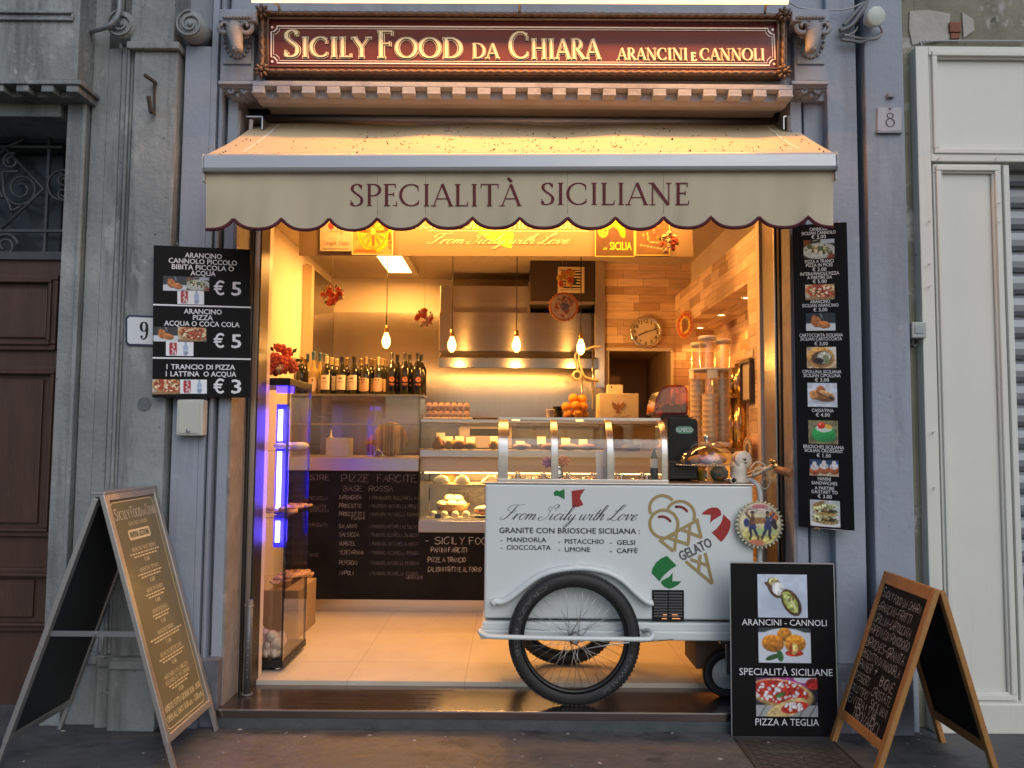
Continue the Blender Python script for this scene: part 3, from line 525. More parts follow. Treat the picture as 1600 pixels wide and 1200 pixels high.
# stainless back wall
sv = M('steel_wall', (.33, .30, .27), .26, 1, col2=(.40, .37, .34), ns=1, bump=.012, bs=1, stretch=(140, 140, .5), rvar=.04, world=True, aniso=.9, arot=0)
shd = M('steel_hood', (.34, .31, .28), .26, 1, col2=(.40, .37, .34), ns=1, bump=.012, bs=1, stretch=(.5, .5, 140), rvar=.04, world=True, aniso=.9, arot=.25)
m = MB(); m.box(-1.6, .735, 3.285, 3.3, .8, az(600, 488, 3.28)); m.box(.72, .734, 2.57, 3.28, .8, az(600, 420, 2.8)); obj('steel_splashback', m, sv, sh)
m = MB(); m.box(-1.618, -1.60, 2.35, 3.28, .9, az(500, 415, 2.4)); obj('steel_side_sheet', m, shd, sh); m = MB(); m.box(-1.618, -1.55, 2.27, 2.349, .9, az(500, 415, 2.3)); obj('steel_side_post', m, M('warm_steel', (.60, .48, .33), .4, .7, col2=(.65, .52, .36)), sh)
# floor and step
fl = MB(); fl.box(-1.62, 1.62, .33, 3.9, .02, FZ)
ft = bpy.data.materials.new('floor_tile'); ft.use_nodes = True; N = ft.node_tree.nodes; L = ft.node_tree.links; p = N['Principled BSDF']; ge = N.new('ShaderNodeNewGeometry'); mp = N.new('ShaderNodeMapping'); mp.inputs['Location'].default_value = (.83, .52, 0); L.new(ge.outputs['Position'], mp.inputs[0])
b = N.new('ShaderNodeTexBrick'); b.inputs['Scale'].default_value = 1; b.inputs['Brick Width'].default_value = .6; b.inputs['Row Height'].default_value = 1.2; b.inputs['Mortar Size'].default_value = .002; b.offset = 0; b.inputs['Color1'].default_value = (.58, .52, .44, 1); b.inputs['Color2'].default_value = (.55, .49, .41, 1); b.inputs['Mortar'].default_value = (.38, .32, .26, 1); L.new(mp.outputs[0], b.inputs['Vector'])
n = N.new('ShaderNodeTexNoise'); n.inputs['Scale'].default_value = 4; n.inputs['Detail'].default_value = 9; n.inputs['Roughness'].default_value = .65; L.new(ge.outputs['Position'], n.inputs['Vector']); rr = N.new('ShaderNodeMapRange'); rr.inputs[3].default_value = .66; rr.inputs[4].default_value = 1.22; L.new(n.outputs[0], rr.inputs[0])
mx = N.new('ShaderNodeMix'); mx.data_type = 'RGBA'; mx.blend_type = 'MULTIPLY'; mx.inputs[0].default_value = .8; L.new(b.outputs[0], mx.inputs[6]); L.new(rr.outputs[0], mx.inputs[7])
n5 = N.new('ShaderNodeTexNoise'); n5.inputs['Scale'].default_value = 9; n5.inputs['Detail'].default_value = 8; n5.inputs['Distortion'].default_value = 1.5; L.new(ge.outputs['Position'], n5.inputs['Vector']); r5 = N.new('ShaderNodeMapRange'); r5.inputs[1].default_value = .66; r5.inputs[2].default_value = .72; r5.inputs[4].default_value = .55; L.new(n5.outputs[0], r5.inputs[0])
m5 = N.new('ShaderNodeMix'); m5.data_type = 'RGBA'; L.new(r5.outputs[0], m5.inputs[0]); L.new(mx.outputs[2], m5.inputs[6]); m5.inputs[7].default_value = (.36, .29, .22, 1)
L.new(m5.outputs[2], p.inputs['Base Color']); r6 = N.new('ShaderNodeMapRange'); r6.inputs[3].default_value = .3; r6.inputs[4].default_value = .55; L.new(n.outputs[0], r6.inputs[0]); L.new(r6.outputs[0], p.inputs['Roughness'])
obj('floor', fl, ft, kind='structure', loc=(0, .36, 0))
th = MB(); th.box(-1.361, 1.361, -.05, .328, .045, .083)
tst = M('threshold_steel', (.27, .235, .22), .20, .9, col2=(.15, .12, .118), ns=3.5, amt=.5, stretch=(.6, 3, 1), world=True, rvar=.1, stains=[(6, .6, .7, (.26, .22, .2), (.4, 2, 1))])
th2 = MB(); th2.box(-1.361, 1.361, -.055, .30, .0, .046)
thr = obj('threshold', th, tst, kind='structure', bevel=.002)
obj('threshold_stone', th2, M('dark_step_stone', (.045, .05, .055), .7, col2=(.09, .095, .10), ns=12, bump=.3, bs=40, world=True), kind='structure')
sl_ = MB()
for k, (x0, x1, Y) in enumerate(((-.75, -.28, .25), (-.86, -.33, .185), (-.95, -.36, .125), (-1.0, -.38, .065), (-1.06, -.39, .01))): sl_.box(x0, x1, Y - .004, Y + .004, .0805, .0838)
obj('drain_slots', sl_, dark, thr)
m = MB(); m.box(-1.361, 1.361, -.052, -.044, .078, .0842); obj('step_edge', m, M('step_edge_steel', (.72, .72, .74), .25, 1), thr)
# ---------------------------------------------------------------- neighbouring white shopfront
nb = thing('neighbour_building', 'plastered building with a white painted shopfront and grey roller shutter', 'building', (2.6, .3, 0))
XE = 5.5; m = MB(); m.box(ax(1419.5, 400, 0), ax(1443, 400, 0), .03, .5, 0, ZT); zt = az(1480, 70, 0)
m.box(ax(1443, 400, 0), XE, .03, .5, zt, ZT); m.box(ax(1443, 400, 0), XE, .46, .5, 0, zt); obj('wall', m, plaster, nb, bevel=.003)
m = MB(); m.box(ax(1460, 100, 0), ax(1640, 100, 0), -.005, .03, az(1500, 62, 0), az(1500, 24, 0)); 
m = MB(); X0 = ax(1443, 500, -.04)
def wb(mb, x0, x1, y0, y1, Yf, Yb=.45, py=None): mb.box(ax(x0, py or 500, Yf), ax(x1, py or 500, Yf), Yf, Yb, az(1500, y1, Yf), az(1500, y0, Yf))
B = 1112
m.box(X0, ax(1462, 500, -.03), -.03, .45, .0, az(1450, 72, -.03)); m.box(ax(1462, 500, -.03), XE, -.03, .45, az(1480, 86, -.03), az(1480, 72, -.03)); m.box(ax(1462, 500, -.03), XE, -.03, .45, az(1480, 252, -.03), az(1480, 240, -.03))
m.box(ax(1462, 500, 0), ax(1585, 500, 0), 0, .45, 0, az(1480, 252, 0)); m.box(ax(1462, 500, 0), XE, 0, .45, az(1480, 240, 0), az(1480, 86, 0))
wf = obj('shopfront_frame', m, whitep, nb, bevel=.004)
def wframe(x0, x1, y0, y1, Y, t, d, nm, par):
    mb = MB(); a, b = ax(x0, 600, Y), ax(x1, 600, Y); c, e = az(1500, y1, Y), az(1500, y0, Y)
    for k, (tt, dd) in enumerate(((t, d), (t * .55, d * 1.8), (t * .2, d * 1.3))):
        o = k * t * .25; mb.box(a + o, b - o, Y - dd, Y, e - o - tt, e - o); mb.box(a + o, b - o, Y - dd, Y, c + o, c + o + tt); mb.box(a + o, a + o + tt, Y - dd + .0007, Y, c + o + tt, e - o - tt); mb.box(b - o - tt, b - o, Y - dd + .0007, Y, c + o + tt, e - o - tt)
    return obj(nm, mb, whitep, par, bevel=.004)
wframe(1461, 1800, 81, 247, -.002, .045, .02, 'panel_moulding', nb); wframe(1464, 1572, 258, 1095, -.002, .045, .016, 'panel_moulding', nb)
m = MB(); m.box(ax(1579, 600, -.02), ax(1588, 600, -.02), -.02, .3, 0, az(1580, 258, -.02)); obj('shutter_jamb', m, whitep, nb, bevel=.003)
m = MB(); m.box(X0 - .005, ax(1590, 600, -.06), -.06, 0, 0, .14); obj('plinth', m, whitep, nb, bevel=.008)
for (x, y) in ((1466, 248), (1556, 248), (1452, 345), (1452, 412), (1452, 447), (1560, 317), (1560, 347), (1458, 675), (1459, 762)):
    p = at(x, y, -.03); m = MB(); m.tube([p, p + Vector((0, -.02, 0)), p + Vector((-.008, -.024, -.004)), p + Vector((-.016, -.022, -.010))], .0025, 6); obj('wall_hook', m, whitep, nb)
m = MB(); z = 0; k = 0; x0 = ax(1588, 600, .05)
prof = []
while z < az(1590, 270, .1):
    prof += [(.12, z), (.105, z + .02), (.10, z + .05), (.108, z + .085), (.125, z + .1), (.14, z + .105), (.14, z + .109)]; z += .11
vs = []; 
for y, zz in prof: vs += [Vector((x0, y, zz)), Vector((XE, y, zz))]
m.add(vs, [(2 * i, 2 * i + 1, 2 * i + 3, 2 * i + 2) for i in range(len(prof) - 1)]); obj('roller_shutter', m, M('shutter_metal', (.30, .32, .35), .5, .5, col2=(.24, .26, .28), ns=4, stretch=(.4, 1, 3), world=True), nb)
m = MB(); q = [(at(1484 + random.uniform(-2, 2), 38, 0))]
br = MB()
for (x0, x1, y0, y1, d) in ((1484, 1502, 34, 50, .022), (1486, 1500, 51, 60, .018)): br.box(ax(x0, 45, .01), ax(x1, 45, .01), .03 - d, .05, az(1490, y1, .01), az(1490, y0, .01))
obj('exposed_brick', br, M('bare_brick', (.28, .12, .07), .9, col2=(.20, .09, .06), ns=20, bump=.4, bs=50), nb, bevel=.004)
pm = MB(); P = [(1421, 18), (1450, 16), (1484, 22), (1483, 62), (1460, 66), (1425, 70), (1420, 45)]
pm.prism([(ax(x, y, .026), az(x, y, .026)) for x, y in P], lambda a, b: Vector((a, .022, b)), lambda a, b: Vector((a, .04, b))); P = [(1503, 20), (1520, 30), (1522, 48), (1505, 60)]
pm.prism([(ax(x, y, .026), az(x, y, .026)) for x, y in P], lambda a, b: Vector((a, .022, b)), lambda a, b: Vector((a, .04, b)))
obj('plaster_patch', pm, M('pale_plaster', (.46, .45, .41), .9, col2=(.36, .35, .31), ns=14, bump=.3, bs=60, world=True), nb)
# ================================================================ THINGS OUTSIDE
class Px(Fr):                                           # a frame given by pixel corners, addressed in nominal pixels
    def __init__(s, tl, tr, bl, Ytl, Ytr, Ybl, nom):
        o = at(*bl, Ybl); t = at(*tl, Ytl); r = o + (at(*tr, Ytr) - t); super().__init__(o, r, t); s.nx0, s.nx1, s.ny0, s.ny1 = nom
    def X(s, x): return (x - s.nx0) / (s.nx1 - s.nx0) * s.w
    def Y(s, y): return (s.ny1 - y) / (s.ny1 - s.ny0) * s.h
    def t(s, mb, VF, x0, x1, base, cap, d=.0016, capn=None):
        k = s.h / (s.ny1 - s.ny0); put(mb, VF[0], VF[1], s, s.X(x0), s.Y(base), cap * k, w=(x1 - x0) * s.w / (s.nx1 - s.nx0), al='l', d=d, cap=capn)
    def pic(s, mb, p, x0, x1, y0, y1, d=.0012): return p.to(mb, s, s.X(x0), s.X(x1), s.Y(y1), s.Y(y0), d)
    def slab(s, th=.006): 
        m = MB(); c = [s.p(0, 0), s.p(1, 0), s.p(1, 1), s.p(0, 1)]; m.add(c + [p - s.n * th for p in c], [(0, 1, 2, 3), (7, 6, 5, 4), (0, 4, 5, 1), (1, 5, 6, 2), (2, 6, 7, 3), (3, 7, 4, 0)]); return m
    def rect(s, mb, x0, x1, y0, y1, d=.0014): return mb.quad(s.m(s.X(x0), s.Y(y1), d), s.m(s.X(x1), s.Y(y1), d), s.m(s.X(x1), s.Y(y0), d), s.m(s.X(x0), s.Y(y0), d))
def raw(VF): return VF
# ---------------------------------------------------------------- shop sign
YS = -.10
sg = thing('shop_sign', 'long maroon name board in a carved rope frame above the awning', 'sign', at(816, 118, -.05))
sf = Px((408, 22), (1226, 26), (408, 112), YS, YS, YS, (408, 1226, 22, 112))
maroon = M('maroon_panel', (.115, .016, .024), .45, col2=(.092, .012, .02), ns=3, coat=.08, spec=.3, world=True)
obj('panel', sf.slab(.05), maroon, sg)
cream = M('cream_gold_letters', (.86, .79, .56), .5); goldw = M('pale_line', (.80, .78, .80), .35); carved = M('carved_gilt_wood', (.13, .085, .062), .42, .25, col2=(.075, .046, .034), ns=20, bump=.2, bs=60)
m = MB(); mid = MB(); inn = MB()
for (t, x0, x1, b, cap, W) in (('Sicily', 443, 581, 90, 42, .15), ('Food', 589, 723, 90.5, 42, .15), ('da', 737, 780, 90.5, 31, .15), ('Chiara', 793, 938, 91, 42, .15), ('arancini', 961, 1071, 92, 25, .17), ('e', 1077, 1086, 92, 17, .17), ('cannoli', 1090, 1191, 92, 25, .17)):
    sf.t(m, serif(t, W, .055, grow=.075), x0, x1, b, cap, d=.003, capn=1)
    if t not in ('e',): sf.t(mid, serif(t, W, .055, grow=.028), x0 + .8, x1 - .8, b, cap, d=.0058, capn=1); sf.t(inn, serif(t, W - .012, .045, grow=-.008), x0 + 1.2, x1 - 1.2, b, cap, d=.0086, capn=1)
obj('lettering', m, cream, sg); obj('letter_outline', mid, M('dark_red_line', (.10, .03, .02), .4), sg); obj('letter_face', inn, cream, sg)
m = MB(); g = Ink2()
def notch(x0, x1, y0, y1, k): return [(x0 + k, y0), (x1 - k, y0), (x1 - k, y0 + k * .45), (x1 - k * .45, y0 + k), (x1, y0 + k), (x1, y1 - k), (x1 - k * .45, y1 - k), (x1 - k, y1 - k * .45), (x1 - k, y1), (x0 + k, y1), (x0 + k, y1 - k * .45), (x0 + k * .45, y1 - k), (x0, y1 - k), (x0, y0 + k), (x0 + k * .45, y0 + k), (x0 + k, y0 + k * .45), (x0 + k, y0)]
for (o, wd) in ((0, 2.2), (3.6, 1.0)):
    P = [(sf.X(x), sf.Y(y)) for x, y in notch(424 + o, 1208 - o, 41 + o, 98.5 - o, 9)]; g.ribbon(P, lambda d, u, wd=wd: wd * .003)
for x, y in ((425.5, 43), (1206, 43), (425.5, 96.5), (1206, 96.5)): g.disc((sf.X(x), sf.Y(y)), .0065)
m.add([sf.m(v[0], v[1], .003 + v[2]) for v in g.V], g.F); obj('border_line', m, goldw, sg)
def rope(mb, a, b, r, pitch=.042, n=16, amp=.28):
    a = Vector(a); b = Vector(b); L_ = (b - a).length; d = (b - a) / L_; u = d.orthogonal().normalized(); v = d.cross(u); N_ = int(L_ / pitch * 7); vs = []
    for i in range(N_ + 1):
        z = L_ * i / N_
        for k in range(n):
            t = 2 * PI * k / n; rr = r * (1 - amp + amp * abs(math.sin((t * 2 + z / pitch * PI * 2) / 2))); vs.append(a + d * z + (u * math.cos(t) + v * math.sin(t)) * rr)
    mb.add(vs, [(i * n + k, i * n + (k + 1) % n, (i + 1) * n + (k + 1) % n, (i + 1) * n + k) for i in range(N_) for k in range(n)], True)
m = MB(); Yr = -.12; c = {k: at(*p, Yr) for k, p in dict(a=(410, 21), b=(1224, 25.5), c=(1224, 115), d=(410, 112)).items()}
rope(m, c['a'], c['b'], .014); rope(m, c['d'], c['c'], .014); rope(m, c['a'], c['d'], .014); rope(m, c['b'], c['c'], .014)
obj('rope_trim', m, carved, sg)
m = MB()
for p, q in (('a', 'b'), ('d', 'c')): m.bar(c[p] + Vector((0, .05, 0)), c[q] + Vector((0, .05, 0)), .09, .034)
for p, q in (('a', 'd'), ('b', 'c')): m.bar(c[p] + Vector((0, .05, 0)), c[q] + Vector((0, .05, 0)), .042, .085, up=Vector((0, 1, 0)))
for (p, q, s) in (('a', 'd', 1), ('b', 'c', -1)): m.tube([c[p] + Vector((s * .026, 0, 0)), c[q] + Vector((s * .026, 0, 0))], .006, 8)
for (p, q, s) in (('a', 'b', -1), ('d', 'c', 1)): m.tube([c[p] + Vector((0, 0, s * .024)), c[q] + Vector((0, 0, s * .024))], .006, 8)
obj('frame', m, carved, sg, bevel=.004)
for k in 'abcd':
    m = MB(); cc = c[k] + Vector((0, -.018, 0)); m.ball(cc + Vector((0, -.012, 0)), .012, 8, 6)
    for i in range(8): a = i * PI / 4; m.ball(cc + Vector((.024 * math.cos(a), 0, .024 * math.sin(a))), (.016, .011, .009), 8, 6, Matrix.Rotation(-a, 3, 'Y'))
    obj('rosette', m, carved, sg)
# strip lamp over the sign
lampc = (1.0, .38, .06)
lp = thing('strip_lamp', 'long glowing strip lamp on thin brackets above the maroon name board', 'lamp', at(812, 4, -.24))
YL = -.26; a = at(394, -1, YL); b = at(1231, 2, YL); m = MB(); m.tube([a, b], .014, 10); obj('tube', m, EM('strip_glow', (1.0, .58, .22), 3.2), lp)
m = MB(); m.bar(a + Vector((0, .012, .022)), b + Vector((0, .012, .022)), .055, .02); obj('housing', m, alu, lp, bevel=.003)
for x in (437, 812, 1195):
    m = MB(); p = at(x, 21, -.12); q = Vector((p.x, YL, az(x, 1, YL))); m.tube([p, p + Vector((0, -.012, .03)), Vector((p.x, YL + .01, q.z + .01))], .0065, 6); obj('bracket', m, M('bracket_metal', (.5, .42, .3), .4, .6), lp)
al = bpy.data.lights.new('strip_lamp_light', 'AREA'); al.shape = 'RECTANGLE'; al.size = 2.5; al.size_y = .03; al.energy = 50; al.color = lampc
ao = bpy.data.objects.new('strip_lamp_light', al); sc.collection.objects.link(ao); ao.location = (a + b) / 2 + Vector((0, .0, -.018)); ao.rotation_euler = (R(-32), 0, 0)
# ---------------------------------------------------------------- awning
aw = thing('awning', 'cream canvas awning with scalloped valance and maroon lettering', 'awning', at(812, 195, .1))
YF = -.48; ra, rb = at(400, 194, .16), at(1235, 194, .16); fa, fb = at(321, 243, YF), at(1305, 240, YF)
canvas = M('canvas', (.62, .50, .33), .85, col2=(.57, .455, .295), ns=5, amt=.7, bump=.12, bs=500, stretch=(1, 1, 1), stains=[(3.5, .6, .8, (.50, .43, .32), (1, 3, 1))])
m = MB(); nu, nv = 60, 14; vs = []
def awp(u, v, d=0):
    p = ra.lerp(rb, u).lerp(fa.lerp(fb, u), v); sag = -.020 * math.sin(PI * v) * (1 - .3 * math.cos(u * PI * 6) ** 2) + .005 * math.sin(u * 19 + v * 3) + .0006 * math.sin(u * 71 + v * 9); return p + Vector((0, -.3 * sag, sag + d))
for d in (0, -.003):
    vs = [awp(i / nu, j / nv, d) for j in range(nv + 1) for i in range(nu + 1)]; m.add(vs, [(j * (nu + 1) + i, j * (nu + 1) + i + 1, (j + 1) * (nu + 1) + i + 1, (j + 1) * (nu + 1) + i) for j in range(nv) for i in range(nu)], True)
obj('fabric', m, canvas, aw)
m = MB()
def aws(P, w_):
    for (u0, v0), (u1, v1) in zip(P, P[1:]):
        a_, b_ = awp(u0, v0, .002), awp(u1, v1, .002); s_ = (b_ - a_).cross(Vector((0, -.5, .86))).normalized() * w_ / 2; N_ = 14
        for i in range(N_):
            q = [awp(u0 + (u1 - u0) * t, v0 + (v1 - v0) * t, .0015) for t in (i / N_, (i + 1) / N_)]; m.quad(q[0] - s_, q[0] + s_, q[1] + s_, q[1] - s_)
for s in (0, 1):
    f = lambda u: u if s == 0 else 1 - u
    aws([(f(.045), .02), (f(.045), .83)], .012); aws([(f(.045), .83), (f(.10), .83)], .009); aws([(f(.06), .80), (f(.06), .9)], .007); aws([(f(.075), .80), (f(.075), .9)], .007); aws([(f(.06), .9), (f(.09), .9)], .007); aws([(f(.045), .05), (f(.08), .05)], .008); aws([(f(.08), .05), (f(.08), .12)], .008)
aws([(.10, .83), (.90, .83)], .004)
obj('printed_border', m, M('pale_print', (.78, .72, .58), .8), aw)
m = MB(); q = random.Random(4)
for i in range(260):
    u = min(.985, max(.02, q.gauss(.5, .27))); v = q.uniform(.12, .97); s = q.uniform(.002, .0065) * (2 if q.random() < .12 else 1); p = awp(u, v, .003); a_ = q.uniform(0, 6.3); e1 = Vector((math.cos(a_), -.8 * math.sin(a_), -.45 * -math.sin(a_))) * s * 1.6; e2 = Vector((-math.sin(a_), -.8 * math.cos(a_), -.45 * math.cos(a_))) * s * .6
    m.add([p + e1, p + e2 * 1.0, p - e1 * .7, p - e2, p + Vector((0, 0, .003))], [(0, 1, 4), (1, 2, 4), (2, 3, 4), (3, 0, 4)])
tag(obj('fallen_specks', m, M('dry_leaf_bits', (.07, .045, .025), .9, col2=(.16, .10, .05), ns=30, amt=.3), aw), kind='stuff')
m = MB(); z1 = Vector((0, 0, 0)); fz = .074
fl_, fr_ = at(318, 244, YF - .03), at(1307, 241, YF - .03)
pf = [(-.03, .0), (-.022, .012), (.02, .016), (.035, .008), (.035, -.05), (.02, -.064), (-.024, -.064), (-.032, -.05)]
m.prism(pf, lambda a_, b_: Vector((fl_.x, YF + a_, fl_.z + b_)), lambda a_, b_: Vector((fr_.x, YF + a_, fr_.z + b_)))
obj('front_bar', m, M('painted_alu', (.50, .52, .54), .3, .25, col2=(.44, .46, .49), ns=6, stretch=(.3, 3, 3)), aw, bevel=.004)
for p in (fl_, fr_):
    m = MB(); e = .007 if p is fr_ else -.007; m.prism([(a_ * 1.12, b_ * 1.08) for a_, b_ in pf], lambda a_, b_: Vector((p.x, YF + a_, p.z + b_)), lambda a_, b_: Vector((p.x + e, YF + a_, p.z + b_))); m.box(p.x + min(e, 0), p.x + max(e, 0), YF - .015, YF + .015, p.z - .105, p.z - .06); obj('end_cap', m, M('grey_plastic', (.42, .43, .45), .5), aw, bevel=.002)
# valance
peaks = [290.5, 365, 440, 514.5, 589.5, 664.5, 738.5, 812.5, 887, 962, 1037, 1111, 1186, 1263, 1338]
def scal(x):
    for a_, b_ in zip(peaks, peaks[1:]):
        if a_ <= x <= b_:
            jj = math.sin(a_ * 1.7) * 1.3
            u = (x - a_) / (b_ - a_); e = abs(2 * u - 1); return 359.5 + jj * (1 - e ** 2) - 17.5 * (.55 * e ** 2 + .45 * e ** 4) - (x - 320) * .0035
YV = -.478; m = MB(); tm = MB(); cols = []; x = 322.0
def vy(x, y): f = (y - 265) / 95; return YV + f * (.011 * math.sin(x / 37) + .007 * math.sin(x / 15 + 1) + .004 * math.sin(x / 6.1 + y / 30) + .012 * math.exp(-((x - 1290) / 40) ** 2) * math.sin(f * 5) - .012 * math.exp(-((x - 345) / 35) ** 2) * math.sin(f * 5))
cols = np.arange(322, 1304.1, 2.45); rows = 9
for dy in (0, .0025):
    vs = []
    for x in cols:
        yb = scal(x)
        for j in range(rows + 1): y = 264 + (yb - 264) * j / rows; p = at(x, y, vy(x, y) + dy); vs.append(p)
    m.add(vs, [(i * (rows + 1) + j, i * (rows + 1) + j + 1, (i + 1) * (rows + 1) + j + 1, (i + 1) * (rows + 1) + j) for i in range(len(cols) - 1) for j in range(rows)], True)
val = obj('valance', m, M('canvas_valance', (.57, .485, .345), .85, col2=(.50, .425, .30), ns=4, amt=.7, bump=.10, bs=400, stretch=(1, 1, .3)), aw)
tp = [at(x, scal(x), vy(x, scal(x)) - .001) for x in cols]; tm.tube(tp, .0075, 6)
obj('scallop_trim', tm, M('maroon_braid', (.075, .010, .018), .8, col2=(.10, .015, .022), ns=60), aw)
m = MB()
for x in (590, 665 * 1.0, 887, 1037):
    P = [at(x, 266 + (scal(x) - 272) * k / 8, vy(x, 266 + (scal(x) - 272) * k / 8) - .0006) for k in range(9)]; m.tube(P, .0011, 4)
obj('seam', m, M('seam_thread', (.36, .31, .22), .9), aw)
class Cloth(Px):
    def m(s, x, y, d=0): px = s.nx0 + x / s.w * (s.nx1 - s.nx0); py = s.ny1 - y / s.h * (s.ny1 - s.ny0); return at(px, py, vy(px, py) - .0012 - d)
m = MB(); vf = Cloth((322, 268), (1304, 266), (322, 358), YV, YV, YV, (322, 1304, 268, 358))
vf.t(m, serif('SPECIALITÀ', .125, .05), 547, 816, 322, 34.5, d=0, capn=1); vf.t(m, serif('SICILIANE', .125, .05), 845, 1077, 320, 34.5, d=0, capn=1)
obj('lettering', m, M('maroon_print', (.125, .020, .024), .85), aw)
for s, x in ((-1, 401), (1, 1233)):
    m = MB(); p = at(x, 186, .06); m.box(p.x - .04, p.x + .04, .02, .15, p.z - .008, p.z + .002); m.box(p.x - s * .04 - .004, p.x - s * .04 + .004, .02, .15, p.z - .07, p.z); m.bar(p + Vector((s * .02, -.02, -.01)), p + Vector((s * .03, -.0, -.09)), .02, .012); obj('wall_bracket', m, alu, aw, bevel=.002)
    m = MB(); e = Vector((p.x + s * .05, .12, p.z - .1)); k = Vector((p.x - s * .55, -.05, p.z - .20)); f_ = Vector((p.x + s * .02, YF + .03, fl_.z - .03)); m.tube([e, k], .018, 10); m.tube([k, f_], .015, 10); obj('folding_arm', m, alu, aw)
m = MB(); m.tube([Vector((-1.38, .2, az(800, 188, .2))), Vector((1.38, .2, az(800, 188, .2)))], .04, 12); obj('roller', m, alu, aw)
# ---------------------------------------------------------------- printed food pictures
W_ = (232, 236, 242)
def p_arancini(w=44, h=30, s=1):
    p = Pic(w, h, (28, 34, 42), s, .3); p.r(-.1, 1.1, -.1, .42, (205, 212, 222)); p.e(.36, .5, .17, .30, (168, 98, 44), 12, tex=.35, lit=.3); p.e(.30, .68, .09, .18, (175, 105, 50), 20, tex=.3); p.e(.6, .34, .23, .2, (186, 112, 52), -12, tex=.35, lit=.3); p.e(.52, .85, .03, .2, (120, 128, 138), 20, soft=1.2); return p
def p_cannoli(w=46, h=34, s=2):
    p = Pic(w, h, (44, 40, 34), s, .6); p.r(.55, 1.1, .78, 1.1, (170, 180, 196)); p.e(.1, .85, .12, .15, (120, 60, 30), soft=.6); p.e(.5, .42, .55, .40, (178, 184, 178), soft=.1, tex=.1)
    for i, c in enumerate(((70, 74, 52), (150, 140, 110), (64, 72, 48), (110, 116, 80))): p.e(.27 + .17 * i, .55 - .05 * i, .10, .27, c, 50, tex=.6, lit=.4); p.e(.22 + .17 * i, .45 - .05 * i, .05, .08, (205, 205, 180), 50, soft=.5, tex=.4)
    p.scatter(20, .5, .5, .4, .25, [(84, 110, 54), (60, 58, 38), (200, 200, 180)], .015, .04, s); p.e(.45, .97, .16, .012, (210, 210, 205), 14); p.e(.92, .1, .16, .14, (120, 50, 34), soft=.6, tex=.4); return p
def p_pizza(w=48, h=30, s=3, red=1):
    p = Pic(w, h, (122, 104, 82), s, .4); p.e(.05, .6, .25, .5, (190, 186, 178), tex=.2); p.e(.55, .55, .56, .52, (184, 142, 88), -8, tex=.25, lit=.2); p.e(.56, .58, .49, .42, (162, 60, 30), -8, tex=.4)
    p.scatter(90, .56, .6, .46, .38, [(232, 214, 170), (214, 190, 130), (120, 62, 30), (96, 52, 28), (176, 70, 36), (236, 226, 196)], .02, .06, s); p.e(.2, .06, .3, .12, (150, 118, 86), soft=.4); return p
def p_cans(w=40, h=24):
    p = Pic(w, h, W_, 4); p.e(.27, .5, .135, .44, (168, 22, 36), pw=6, lit=0); p.e(.27, .93, .11, .04, (190, 192, 196)); p.e(.27, .07, .11, .04, (170, 172, 178))
    for i in range(9): t = i / 8; p.e(.24 + .06 * t + .035 * math.sin(t * 12), .22 + .58 * t, .022, .045, (240, 238, 240), 60)
    p.e(.345, .25, .02, .2, (235, 235, 238), 12); p.e(.71, .42, .085, .36, (150, 172, 204), pw=4, lit=.1, tex=.1); p.e(.71, .82, .035, .12, (160, 180, 208), pw=3); p.e(.71, .93, .035, .04, (110, 140, 190)); p.e(.71, .42, .085, .10, (176, 196, 222), pw=6); return p
def p_cart(w=44, h=34): p = Pic(w, h, (196, 172, 140), 5, .4); p.e(.9, .7, .3, .3, (222, 220, 214)); p.e(.47, .5, .46, .47, (190, 140, 72), tex=.25, lit=.25); p.e(.5, .48, .34, .32, (96, 62, 44), 10, tex=.4); p.e(.58, .5, .24, .26, (206, 204, 190), 20, tex=.3); p.e(.42, .36, .16, .13, (44, 28, 26), -10, tex=.3); p.e(.66, .42, .1, .22, (120, 130, 92), 20, tex=.3); return p
def p_cip(w=44, h=36): p = Pic(w, h, (206, 214, 228), 6, .1); p.e(.5, .22, .42, .08, (176, 182, 196), soft=.8); p.e(.5, .46, .42, .22, (170, 112, 62), -12, tex=.3, lit=.4); p.e(.28, .5, .2, .2, (190, 134, 80), 20, tex=.3, lit=.3); p.e(.46, .68, .14, .2, (164, 92, 48), 30, tex=.3, lit=.3); p.e(.64, .56, .25, .1, (206, 158, 104), -18, tex=.2, lit=.3); p.e(.5, .5, .22, .03, (92, 52, 28), -30, soft=.6); p.e(.8, .36, .1, .07, (70, 42, 28), -30, soft=.5); return p
def p_cass(w=44, h=36):
    p = Pic(w, h, (128, 124, 92), 7, .25); p.e(.52, .24, .42, .12, (70, 84, 60), soft=.6); p.e(.52, .42, .38, .32, (44, 160, 82), lit=.2, pw=2.6, tex=.1); p.e(.53, .67, .27, .17, (214, 226, 214), tex=.08); p.e(.66, .74, .14, .09, (232, 180, 70), -20); p.e(.44, .78, .13, .14, (222, 52, 40), lit=.25); p.e(.40, .84, .03, .03, (255, 190, 180)); return p
def p_brio(w=44, h=26):
    p = Pic(w, h, (34, 62, 104), 8, .5); p.r(-.1, 1.1, -.1, .28, (190, 178, 150))
    for cx, cy in ((.18, .42), (.5, .5), (.84, .5)): p.e(cx, cy - .12, .18, .26, (176, 92, 56), tex=.3, lit=.3); p.e(cx, cy + .1, .15, .17, (206, 204, 206), tex=.2); p.e(cx, cy + .32, .07, .12, (214, 214, 216))
    return p
